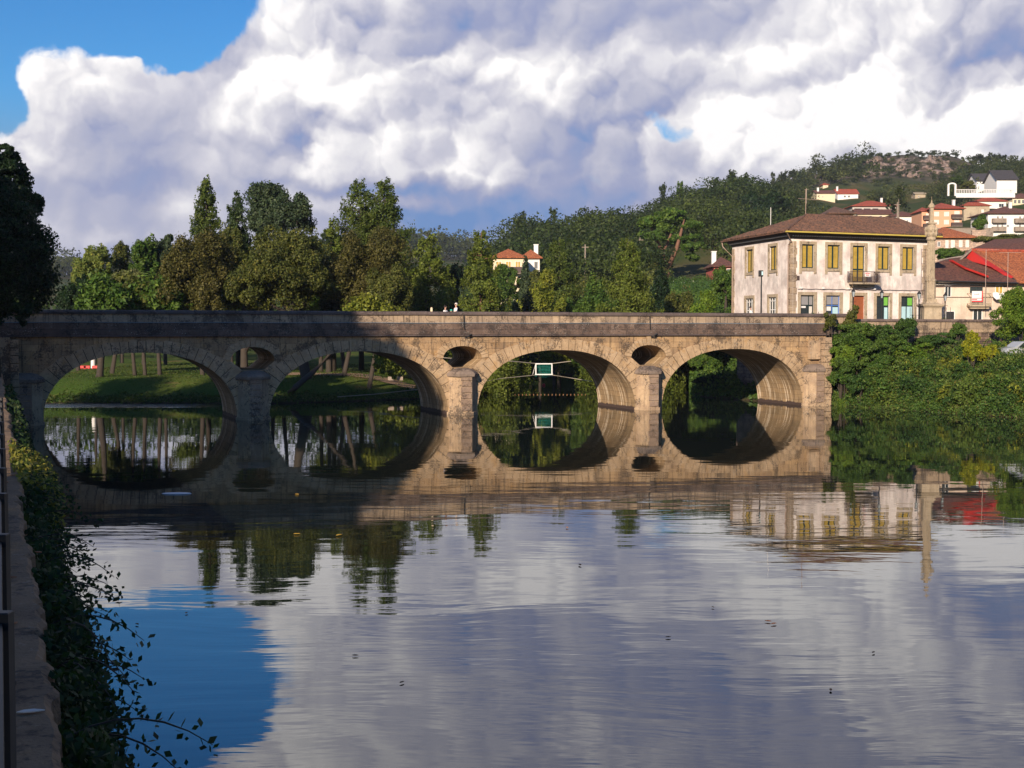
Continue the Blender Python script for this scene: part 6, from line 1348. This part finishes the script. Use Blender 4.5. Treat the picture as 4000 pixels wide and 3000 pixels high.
def samp_up2(rng, n):
    k = 4*n; X = rng.uniform(-6, 40, k); Y = rng.uniform(106, 215, k); d = sdf(X, Y); kk = (d > -.1) & (X/Y < .235) & (X/Y > -.02) & ((X > 12) | (Y > 155)); X, Y = X[kk][:n], Y[kk][:n]
    return X, Y, np.stack([X*0-.4, X*0-.6, X*0+.5], 1)
cover2('river_wall_undergrowth', 'bushes and weeds covering the bank beyond the last arch', 110000, .15, 'f_ivy', 8, 1.1, samp_up2)
#--P5END--
# ================================================================ PLAZA: column, lamps, people, car, goal
def col_pt(px, py, Y): return at(px, py, Y)
YC = 108.; cp = at(3633, 1250, YC); kc = YC/F
pil = empty('stone_column', (cp.x, YC, 5.9), 0, 'tall carved stone column on a square pedestal between the white house and old house', 'column')
def zc(py): return at(3633, py, YC).z-5.9
mb = MB()
for r_, z0, z1 in ((1.0, 0, .2), (.88, .202, .45)): mb.box(-r_, r_, -r_, r_, z0, z1, 0, .02)
mb.build('steps', M['granite'], pil)
mb = MB(); loft(mb, [[(x*w_, y*w_, z) for x, y in ((-1, -1), (1, -1), (1, 1), (-1, 1))] for w_, z in ((.78, .45), (.74, .6), (.72, zc(1205)), (.78, zc(1200)), (.90, zc(1194)), (.90, zc(1190)), (.56, zc(1186)), (.44, zc(1178)), (.42, zc(1168)))]); mb.build('pedestal', M['granite'], pil)
mb = MB(); loft(mb, [[(x*w_, y*w_, z) for x, y in ((-1, -.55), (-.55, -1), (.55, -1), (1, -.55), (1, .55), (.55, 1), (-.55, 1), (-1, .55))] for w_, z in ((.38, zc(1168)), (.375, zc(1100)), (.41, zc(1098)), (.41, zc(1093)), (.36, zc(1090)))])
n_fl = 16; vs = []; 
for z, r_ in ((zc(1090), .345), (zc(940), .31)): vs += [((r_-(.035 if k % 2 else 0))*math.cos(k*math.pi/n_fl), (r_-(.035 if k % 2 else 0))*math.sin(k*math.pi/n_fl), z) for k in range(2*n_fl)]
mb.add(vs, [(k, (k+1) % 32, 32+(k+1) % 32, 32+k) for k in range(32)]); mb.lathe([(.33, zc(941)), (.40, zc(936)), (.38, zc(930)), (.33, zc(925))], n=16); mb.build('shaft', M['granite'], pil)
mb = MB(); mb.lathe([(.34, zc(926)), (.44, zc(918)), (.40, zc(908)), (.52, zc(900)), (.46, zc(890)), (.36, zc(882)), (.30, zc(876))], n=12)
for a in range(8):
    th = a*math.pi/4; c_, s_ = math.cos(th), math.sin(th); mb.lathe([(.03, zc(925)), (.12, zc(915)), (.10, zc(906)), (.15, zc(896)), (.05, zc(886))], .44*c_, .44*s_, 6)
mb.box(-.36, .36, -.36, .36, zc(876), zc(870), 0, .02); mb.build('capital', M['granite'], pil)
mb = MB(); loft(mb, [[(x*w_, y*w_, z) for x, y in ((-1, -1), (1, -1), (1, 1), (-1, 1))] for w_, z in ((.20, zc(870)), (.15, zc(860)), (.13, zc(812)))])
mb.lathe([(.05, zc(816)), (.22, zc(811)), (.25, zc(803)), (.16, zc(796)), (.07, zc(792)), (.04, zc(782))], n=10); mb.tube([(-.27, 0, zc(806)), (.27, 0, zc(806))], .06, 6); mb.tube([(0, 0, zc(784)), (0, 0, zc(768))], .015, 4); mb.build('finial', M['granite'], pil)
# iron ladder frame left of the column
lx0, lx1 = at(3600, 1000, 112).x, at(3614, 1000, 112).x; e = empty('iron_ladder', (lx0, 112, 5.9), 0, 'thin iron ladder frame standing just left of the stone column', 'ladder'); mb = MB(); zt = at(3600, 972, 112).z-5.9; w_ = lx1-lx0
for x in (0, w_): mb.tube([(x, 0, 0), (x, 0, zt)], .022, 5)
mb.build('side_rails', M['iron_rust'], e); mb = MB()
for i in range(12): z = .5+i*zt/12; mb.tube([(0, 0, z), (w_, 0, z)], .02, 4)
mb.build('rungs', M['iron_rust'], e)
def street_lamp(px, ytop, Y, label):
    p = at(px, 1250, Y); H = at(px, ytop, Y).z-5.9; e = empty('street_lamp', (p.x, Y, 5.9), 0, label, 'street lamp', 'old-fashioned street lamps on the square')
    mb = MB(); mb.lathe([(.20, 0), (.22, .08), (.13, .16), (.12, .5), (.08, .62), (.055, 1.), (.045, H-.95), (.07, H-.9), (.05, H-.82), (.09, H-.76)], n=10); mb.tube([(-.22, 0, H-1.15), (.22, 0, H-1.15)], .018, 5); mb.build('post', M['iron'], e)
    mb = MB(); fr4 = [(.085, H-.74), (.165, H-.30)]
    for a in range(4):
        th = a*math.pi/2+math.pi/4; mb.tube([(fr4[0][0]*math.cos(th), fr4[0][0]*math.sin(th), fr4[0][1]), (fr4[1][0]*math.cos(th), fr4[1][0]*math.sin(th), fr4[1][1])], .014, 4)
    mb.lathe([(.21, H-.30), (.20, H-.27), (.10, H-.14), (.05, H-.12), (.06, H-.06), (.015, H)], n=4, sq=True); la = mb.build('lantern', M['iron'], e)
    mb = MB(); mb.lathe([(.075, H-.735), (.15, H-.305)], n=4, sq=True); mb.build('lantern_glass', M['lampglass'], la); return e
M['lampglass'] = plain('lampglass', (.30, .34, .36), .15)
street_lamp(3332, 1125, 106, 'black lantern lamp post in front of the brown door')
street_lamp(3443, 1130, 107.5, 'black lantern lamp post between brown door and ladder frame')
street_lamp(3589, 1134, 107.5, 'black lantern lamp post close to the left of the column')
street_lamp(3691, 1141, 108.5, 'black lantern lamp post right of the column before the old house')
p = at(2973, 1235, 112); H = at(2973, 1056, 112).z-5.9; e = empty('floodlight_pole', (p.x, 112, 5.9), 0, 'black pole with a square floodlight before the left wall of the white house', 'floodlight')
mb = MB(); mb.tube([(0, 0, 0), (0, 0, H-.35)], [.075, .06], 8); mb.box(-.22, .22, -.22, .22, 0, .04); mb.build('pole', M['iron'], e); mb = MB(); mb.box(-.24, .14, -.12, .14, H-.55, H, 0, .03); hd = mb.build('lamp_head', M['iron'], e); mb = MB(); mb.box(-.01, .12, -.135, -.121, H-.42, H-.1); mb.build('lens', M['pale_panel'], hd)
# fence with potted flowers around the column foot
for k, (xa, xb, lb) in enumerate(((3555, 3598, 'black iron fence with flower baskets left of the column foot'), (3680, 3712, 'black iron fence with flower baskets right of the column foot'))):
    a, b = at(xa, 1245, 107), at(xb, 1245, 107); e = empty('iron_fence', (a.x, 107, 5.9), 0, lb, 'fence', 'fences round the column'); mb = MB(); L_ = b.x-a.x
    for i in range(5): x = L_*i/4; mb.tube([(x, 0, 0), (x, 0, 1.9 if i % 2 == 0 else 1.3)], .02, 5)
    for z in (.2, 1.25): mb.tube([(0, 0, z), (L_, 0, z)], .02, 4)
    mb.build('bars', M['iron'], e); rng = np.random.default_rng(k); P = rng.normal(size=(260, 3))*np.array([.16, .1, .12])+np.array([L_*.25, -.1, .9]); P[130:, 0] += L_*.5; P[130:, 2] -= .35; V, F_ = leaves(P, rng.normal(size=P.shape), .045, rng); np_mesh('flowers', V, F_, M['f_olive'] if k else M['f_mid'], e)
# ---- people (skinned bodies)
def person(label, loc, rz, lean=0., hair='hair_dark', top='white', trousers='cloth_dark', h=1.72, arm=(.28, -.25)):
    e = empty('person', loc, rz, label, 'person'); s = h/1.75
    J = {'pel': (0, 0, .93), 'che': (0, -.02+lean*.35, 1.25), 'nec': (0, lean*.7, 1.47), 'hd0': (0, -.02+lean*.75, 1.56), 'hd1': (0, -.025+lean*.8, 1.66),
         'shL': (-.18, lean*.6, 1.41), 'elL': (-.25, lean*.6-.06, 1.14), 'haL': (-.20, lean*.6+arm[1], 1.0), 'fiL': (-.17, lean*.6+arm[1]-.08, .97), 'shR': (.18, lean*.6, 1.41), 'elR': (.25, lean*.6-.08, 1.15), 'haR': (.17, lean*.6-arm[0], 1.08), 'fiR': (.13, lean*.6-arm[0]-.08, 1.08),
         'hiL': (-.09, 0, .88), 'knL': (-.10, -.03, .49), 'anL': (-.10, .02, .08), 'toL': (-.11, -.15, .03), 'hiR': (.09, 0, .88), 'knR': (.10, -.01, .49), 'anR': (.10, .06, .08), 'toR': (.11, -.11, .03)}
    Rr = {'pel': .14, 'che': .15, 'nec': .055, 'hd0': .075, 'hd1': .085, 'shL': .062, 'shR': .062, 'elL': .042, 'elR': .042, 'haL': .028, 'haR': .028, 'fiL': .02, 'fiR': .02, 'hiL': .09, 'hiR': .09, 'knL': .055, 'knR': .055, 'anL': .038, 'anR': .038, 'toL': .03, 'toR': .03}
    E = [('pel', 'che'), ('che', 'nec'), ('nec', 'hd0'), ('hd0', 'hd1'), ('che', 'shL'), ('shL', 'elL'), ('elL', 'haL'), ('haL', 'fiL'), ('che', 'shR'), ('shR', 'elR'), ('elR', 'haR'), ('haR', 'fiR'), ('pel', 'hiL'), ('hiL', 'knL'), ('knL', 'anL'), ('anL', 'toL'), ('pel', 'hiR'), ('hiR', 'knR'), ('knR', 'anR'), ('anR', 'toR')]
    def skin(name, keys, mat, grow=1., extra=0.):
        ks = list(keys); me = bpy.data.meshes.new(name); me.from_pydata([tuple(c*s for c in J[k]) for k in ks], [(ks.index(a), ks.index(b)) for a, b in E if a in ks and b in ks], [])
        o = link(bpy.data.objects.new(name, me), e); m_ = o.modifiers.new('skin', 'SKIN')
        for i, k in enumerate(ks): r = Rr[k]*s*grow+extra; me.skin_vertices[0].data[i].radius = (r, r*.85); me.skin_vertices[0].data[i].use_root = (i == 0)
        sb = o.modifiers.new('sub', 'SUBSURF'); sb.levels = 1; sb.render_levels = 2; me.materials.append(M[mat]); return o
    skin('body', J.keys(), 'skin'); skin('shirt', ['pel', 'che', 'shL', 'elL', 'shR', 'elR'], top, 1.12, .008); skin('trousers', ['pel', 'hiL', 'knL', 'anL', 'hiR', 'knR', 'anR'], trousers, 1.12, .008)
    hx, hy, hz = [c*s for c in J['hd1']]; bm = bmesh.new(); bmesh.ops.create_uvsphere(bm, u_segments=14, v_segments=10, radius=.115*s)
    for v_ in list(bm.verts):
        if v_.co.z < -.02*s and v_.co.y < .02*s: v_.co.z *= .1; v_.co.y *= .6
    me = bpy.data.meshes.new('hair'); bm.to_mesh(me); bm.free(); me.materials.append(M[hair]); o = link(bpy.data.objects.new('hair', me), e); o.location = (hx, hy+.022*s, hz+.03*s)
    mb = MB(); mb.add([(hx-.016, hy-.088*s, hz-.02), (hx+.016, hy-.088*s, hz-.02), (hx, hy-.118*s, hz-.025), (hx, hy-.088*s, hz+.03)], [(0, 1, 2), (0, 2, 3), (1, 3, 2), (0, 3, 1)]); mb.box(hx-.025, hx+.025, hy-.092*s, hy-.084*s, hz-.055, hz-.047); 
    for sx in (-.03, .03): mb.box(hx+sx-.009, hx+sx+.009, hy-.092*s, hy-.084*s, hz+.008, hz+.018)
    mb.build('face', M['skin'], e); return e
def br_pt(px, v_): t = (px-2000)/F; s_ = ((OB.y+NB.y*v_)*t-(OB.x+NB.x*v_))/(UB.x-UB.y*t); p = OB+UB*s_+NB*v_; return Vector((p.x, p.y, 6.14 if v_ < 1.6 else 6.0))
person('person with dark reddish hair in a white top standing behind the parapet', br_pt(1741, 1.1)+Vector((0, 0, -.10)), R(60), .05, 'hair_dark', 'white', h=1.58)
person('person with white hair and white shirt facing the dark-haired person', br_pt(1780, 1.2), R(-70), .06, 'hair_white', 'white', h=1.68)
person('person in a turquoise top partly hidden between the two others on the bridge', br_pt(1763, 1.5)+Vector((0, 0, -.22)), R(0), .0, 'turquoise', 'turquoise', h=1.44)
person('person with dark hair leaning forward in a white shirt by the white house', br_pt(2936, 1.3), R(70), .16, 'hair_dark', 'white', h=1.60)
p = br_pt(1686, .25); mb = MB(); mb.box(-.07, .07, -.07, .07, 1.07, 1.32, 0, .015); mb.box(-.06, .06, -.06, .06, 1.322, 1.37, 0, .02); o = mb.build('paper_cup', M['cream']); o.location = (p.x, p.y, 6.14); tag(o, 'small cream container left standing on the bridge coping', 'container')
# ---- kayak polo goal over the water
Y = 115.6; a, b = at(2091, 1419, Y), at(2158, 1419, Y); zt = a.z; zb = at(2091, 1465, Y).z; w_ = b.x-a.x; e = empty('water_polo_goal', (a.x, Y, 0), 0, 'white goal frame with green net hanging above the water in the third arch', 'goal')
mb = MB(); h_ = zt-zb; mb.box(0, w_, -.05, .05, zt-.10, zt, 0, .01); mb.box(-.02, w_+.02, -.05, .05, zb, zb+.10, 0, .01); mb.box(0, .10, -.048, .048, zb+.101, zt-.101); mb.box(w_-.1, w_, -.048, .048, zb+.101, zt-.101); mb.tube([(0.03, 0, zt-.1), (-.22, .45, zb+.05)], .03, 5); mb.tube([(w_-.03, 0, zt-.1), (w_+.05, .45, zb+.05)], .03, 5); mb.build('frame', M['white'], e)
mb = MB()
for i in range(13): x = w_*i/12; mb.tube([(x, .02, zt-.1), (x, .38, zt-.45), (x, .42, zb-.12-.12*math.sin(i/12*math.pi))], .014, 4)
for i in range(9): f = i/8; y_ = .05+.37*min(1, f*2); z = zt-.12-(zt-zb)*f; mb.tube([(0, y_, z), (w_/2, y_, z-.05), (w_, y_, z)], .014, 4)
mb.build('net', M['net'], e)
def rope(lb, pts, r=.035, mat='rope', sag=.0, nm='rope', grp=None):
    mb = MB(); P = [at(*p) for p in pts]; mb.tube(P, r, 5); return tag(mb.build(nm, M[mat]), lb, 'rope', grp)
rope('cable stretched from the goal to the left over the river', [(1880, 1404, 112), (2000, 1411, 113.5), (2091, 1420, 115.6)], .04); rope('cable stretched from the goal to the right under the arch', [(2158, 1420, 115.6), (2230, 1411, 114)], .04)
rope('lower rope from the goal slanting left down to the bank', [(2091, 1465, 115.6), (1960, 1478, 113), (1880, 1492, 111)], .03); rope('lower rope from the goal slanting right behind the pier', [(2158, 1465, 115.6), (2240, 1478, 114), (2310, 1490, 112)], .03)
rope('long pale rope slanting over the water in the second arch', [(1318, 1550, 103), (1460, 1540, 103), (1640, 1520, 103)], .035); rope('light rope seen through the opening above the second pier', [(1716, 1396, 110), (1770, 1400, 110)], .03)
proto_b = None
for i in range(20):
    p = on_z(2012+i*14.5, 1541+.3*math.sin(i), .03)
    if proto_b is None:
        mb = MB(); mb.lathe([(.01, -.03), (.04, -.02), (.05, .01), (.03, .04), (.01, .05)], n=10); proto_b = mb.build('buoy', M['buoy']); o = proto_b
    else: o = proto_b.copy(); COL.objects.link(o)
    o.location = p; tag(o, 'tiny orange float in the line across the river in the third arch', 'buoy', 'floats of the line across the river')
for px, py, mt, lb in ((2124, 1504, 'red', 'red ball buoy floating below the goal'), (2073, 1510, 'leaf_yellow', 'yellowish buoy floating left below the goal')):
    p = on_z(px, py, .05); mb = MB(); mb.lathe([(.03, -.15), (.14, -.1), (.18, .0), (.14, .12), (.04, .17)], n=12); o = mb.build('ball_buoy', M[mt]); o.location = p; tag(o, lb, 'buoy')
# ---- posts and boxes seen through arches
p = at(2693, 1498, 143); e = empty('concrete_post', (p.x, 143, p.z-.6), 0, 'square pale concrete post on the bank in the last arch', 'post'); mb = MB(); mb.box(-.38, .38, 0, .7, 0, 1.95, 0, .03); mb.build('post', M['concrete'], e); mb = MB(); mb.box(.41, 1.0, .05, .5, 1.2, 1.85); mb.build('hatch', M['iron'], e)
p = at(2727, 1480, 142.5); mb = MB(); mb.box(-.2, .2, 0, .3, 0, .42, 0, .02); mb.box(-.04, .04, .05, .2, -1.5, -.001); o = mb.build('meter_box', M['white']); o.location = p; tag(o, 'small white box on a stem right of the concrete post', 'box')
p = at(364, 1440, 131); mb = MB(); mb.lathe([(.30, -.9), (.32, -.75), (.24, -.7), (.20, 1.5), (.24, 1.55), (.02, 1.7)], n=10); o = mb.build('white_bollard', M['white']); o.location = (p.x, 131, gz(p.x, 131)+.7); tag(o, 'white post with a lamp-like top seen at the left of the first arch', 'post')
for i, px in enumerate((325, 340, 372)):
    p = at(px, 1443, 130); mb = MB(); mb.box(-.3, .3, -.1, .1, .05, .32, 0, .02); mb.box(-.28, -.2, -.16, .16, 0, .05); mb.box(.2, .28, -.16, .16, 0, .05); o = mb.build('barrier_block', M['red']); o.location = (p.x, 130, gz(p.x, 130)+.0); tag(o, 'red plastic barrier on the lawn edge, %s one of three in the first arch' % ('left', 'middle', 'right')[i], 'barrier', 'red barriers in the park')
p = at(1140, 1449, 140); q = at(1180, 1449, 140); e = empty('kiosk', (p.x, 140, gz(p.x, 140)), 0, 'low white kiosk painted with red and blue shapes at the left of the second arch', 'kiosk'); mb = MB(); mb.box(0, 1.5, 0, 2, 0, 1.6); mb.box(-.2, 1.9, -.3, 2.3, 1.602, 1.72); mb.build('body', M['white'], e)
for x, mt in ((.1, 'red'), (.45, 'blue'), (.85, 'turquoise'), (1.15, 'red')): mb = MB(); mb.prism([(x, .2), (x+.22, .3), (x+.3, .9), (x+.12, 1.3), (x-.02, .8)], -.02, -.002); mb.build('painting', M[mt], e)
p = at(1755, 1440, 125); mb = MB(); a = at(1515, 1478, 119); mb.box(0, .55, 0, .3, 0, .35, 0, .02); o = mb.build('stone_block', M['concrete']); o.location = (a.x, 119, gz(a.x, 119)); tag(o, 'left one of two pale stone blocks on the bank edge in the second arch', 'block', 'pale blocks on the bank'); o2 = o.copy(); COL.objects.link(o2); o2.location.x += .85; tag(o2, 'right one of two pale stone blocks on the bank edge in the second arch', 'block')
pw = MB(); pts = [at(1000, 1462, 122), at(1700, 1462, 122)]; xs = np.linspace(-26, -3, 40); vs = []
for x in xs: 
    for y in (116., 121.5): vs.append((x, y+.5*math.sin(x*.2), gz(x, y+.5*math.sin(x*.2))+.05))
pw.add(vs, [(2*i, 2*i+2, 2*i+3, 2*i+1) for i in range(39)]); tag(pw.build('path', M['path']), kind='structure')
# ---- car behind the shrubs
def car(label, px, py, Y, paint):
    p = at(px, py, Y); z0 = gz(p.x, Y); e = empty('parked_car', (p.x, Y, 3.55), R(8), label, 'car')
    prof = [(-2.05, .35), (-2.1, .75), (-1.95, 1.0), (-1.35, 1.1), (-.75, 1.5), (.75, 1.55), (1.45, 1.12), (2.0, 1.0), (2.12, .7), (2.05, .35)]
    mb = MB(); loft(mb, [[(x*(.97 if s_ else 1), y, z-(0 if s_ == 0 else .05)*(z > 1.2)) for x, z in prof] for y, s_ in ((-.78, 1), (-.70, 0), (.70, 0), (.78, 1))]); mb.build('body', M[paint], e)
    for x in (-1.3, 1.3):
        for y in (-.72, .72):
            mb = MB(); mb.tube([(x, y-.1, .32), (x, y+.1, .32)], .32, 14); wo = mb.build('wheel', M['tyre'], e); mb = MB(); mb.tube([(x, y-.108, .32), (x, y+.108, .32)], .18, 12); mb.build('rim', M['silver'], wo)
    mb = MB(); mb.hexa([(-1.15, -.79, 1.05), (-.05, -.79, 1.05), (-.05, -.79, 1.42), (-.7, -.79, 1.42)], [(-1.15, -.76, 1.05), (-.05, -.76, 1.05), (-.05, -.76, 1.42), (-.7, -.76, 1.42)]); mb.hexa([(.05, -.79, 1.05), (1.15, -.79, 1.05), (.75, -.79, 1.42), (.05, -.79, 1.42)], [(.05, -.76, 1.05), (1.15, -.76, 1.05), (.75, -.76, 1.42), (.05, -.76, 1.42)]); mb.build('window', M['glass'], e)
    for y in (-.55, .55): mb = MB(); mb.box(-2.14, -2.06, y-.14, y+.14, .72, .86, 0, .01); mb.build('headlight', M['lampglass'], e)
    return e
car('silver car parked behind the yellow shrubs, half hidden by the orange tree', 4010, 1400, 97, 'silver')
# wire fence panel
a = at(3730, 1405, 101); b = at(3875, 1405, 101); e = empty('wire_fence', (a.x, 101, a.z), 0, 'dark wire mesh fence panel behind the yellow-green shrub', 'fence'); mb = MB(); L_ = b.x-a.x; zt = at(3730, 1333, 101).z-a.z
for x in (0, L_/2, L_): mb.box(x-.05, x+.05, -.05, .05, -.8, zt)
mb.box(.051, L_-.051, -.03, .03, zt-.06, zt-.01) if False else None
mb.build('posts', M['iron'], e); mb = MB(); mb.tube([(0, -.06, zt), (L_, -.06, zt)], .03, 5)
for i in range(30): mb.tube([(L_*i/29, -.06, 0), (L_*i/29, -.06, zt)], .008, 3)
for i in range(14): mb.tube([(0, -.07, zt*i/14), (L_, -.07, zt*i/14)], .008, 3)
mb.build('mesh', M['iron'], e)
mb = MB(); a = at(3955, 1450, 92); mb.box(0, 3.5, 0, .4, -.8, at(3955, 1452, 92).z-a.z+.6, 0, .03); o = mb.build('low_wall', M['concrete']); o.location = (a.x+.4, 92, at(3955, 1475, 92).z); tag(o, 'short piece of pale low wall at the right edge below the flowering bush', 'wall')

# ================================================================ BRAMBLES ON THE QUAY
def bramble():
    rng = np.random.default_rng(12); n = 60000
    Z = np.concatenate([rng.uniform(6.2, 14, int(n*.5)), rng.uniform(13, 26, int(n*.3)), rng.uniform(24, 62, n-int(n*.5)-int(n*.3))]); n = len(Z)
    ex_ = np.interp(Z, [e_[1] for e_ in edge], [e_[0] for e_ in edge]); g_ = .5+.5*np.sin(Z*1.7+np.sin(Z*.9)*2); g2 = .5+.5*np.sin(Z*4.3+1)
    h = rng.uniform(0, 1, n)**.8; reach = (.85+.45*g_*(1-.4*g2)+.2*g2)*np.interp(Z, [6, 9, 12, 20, 40], [1.1, 1.1, 1.05, 1.0, 1.1])
    X = ex_+.02+rng.uniform(0, 1, n)**1.3*reach*(1.08-.78*h); z = -.02+h*(3.42-.25*g2)
    P = np.stack([X, Z, z], 1); keep = z > .03; P = P[keep]
    N = np.tile([.6, -.5, .55], (len(P), 1)); sz = np.interp(P[:, 1], [6, 12, 25, 60], [.034, .040, .055, .11]); V, F_ = leaves(P, N, sz, rng, .8, .85)
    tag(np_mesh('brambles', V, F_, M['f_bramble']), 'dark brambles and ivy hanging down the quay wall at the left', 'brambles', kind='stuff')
    # sunlit part, its sunshine put into the leaf colour
    k = 2600; Z = rng.uniform(21.5, 28, k); X = np.interp(Z, [e_[1] for e_ in edge], [e_[0] for e_ in edge])+rng.uniform(-.1, .8, k)**1.; z = 3.55-rng.uniform(0, 1, k)**1.5*1.2-(X-np.interp(Z, [e_[1] for e_ in edge], [e_[0] for e_ in edge]))*.5
    P = np.stack([X, Z, z], 1); V, F_ = leaves(P, np.tile([.3, -.5, .8], (k, 1)), .055, rng); tag(np_mesh('ledge_bush', V, F_, M['f_bramble_sun']), 'bush in painted sunlit yellow at the far end of the ledge', 'bush', kind='stuff')
    # arching shoots
    sh = MB(); rg = random.Random(6); LP = []; LN = []
    for i in range(210):
        Z0 = rg.uniform(6.5, 24); x0 = float(np.interp(Z0, [e_[1] for e_ in edge], [e_[0] for e_ in edge])); L_ = rg.uniform(.5, 1.05)*(1.1 if Z0 < 12 else 1.); z0 = rg.uniform(.3, 3.3); a = rg.uniform(-.9, .4); pts = []
        for j in range(7):
            f = j/6; pts.append((x0+.1+L_*f*math.cos(a), Z0+L_*f*math.sin(a)*.8, z0+L_*(.55*f-.65*f*f)))
        sh.tube(pts, [.008]*5+[.005, .003], 4)
        for j in range(2, 7):
            for q in range(6): LP.append([c+rg.uniform(-.08, .08) for c in pts[j]]); LN.append((rg.uniform(-.4, .4), -.5, .6))
    o = sh.build('bramble_stems', M['bark']); tag(o, 'thin arching bramble shoots over the water at the left', 'brambles', kind='stuff')
    V, F_ = leaves(np.array(LP), np.array(LN), .040, rng, .8, .8); tag(np_mesh('bramble_shoots', V, F_, M['f_bramble']), 'leafy tips of the bramble shoots along the quay', 'brambles', kind='stuff')
bramble()

# ================================================================ AIR
mb = MB(); mb.box(-1700, 1700, -1650, 1700, -6, 190); hz = mb.build('haze', []) if False else None
me = bpy.data.meshes.new('haze'); bm = bmesh.new(); bmesh.ops.create_cube(bm, size=1.); 
for v_ in bm.verts: v_.co = Vector((v_.co.x*3500, v_.co.y*3500, 92+v_.co.z*200))
bm.to_mesh(me); bm.free(); hz = link(bpy.data.objects.new('haze', me)); hm = bpy.data.materials.new('haze_mat'); hm.use_nodes = True; g = G(hm.node_tree); g.n.clear()
pv = g.node('ShaderNodeVolumePrincipled', {'Color': (.80, .86, 1., 1), 'Density': .00012, 'Anisotropy': .2}); g.l.new(pv.outputs[0], g.node('ShaderNodeOutputMaterial').inputs['Volume']); me.materials.append(hm); tag(hz, kind='stuff'); hz['label'] = 'thin bluish haze in the air over the valley'; hz['category'] = 'haze'
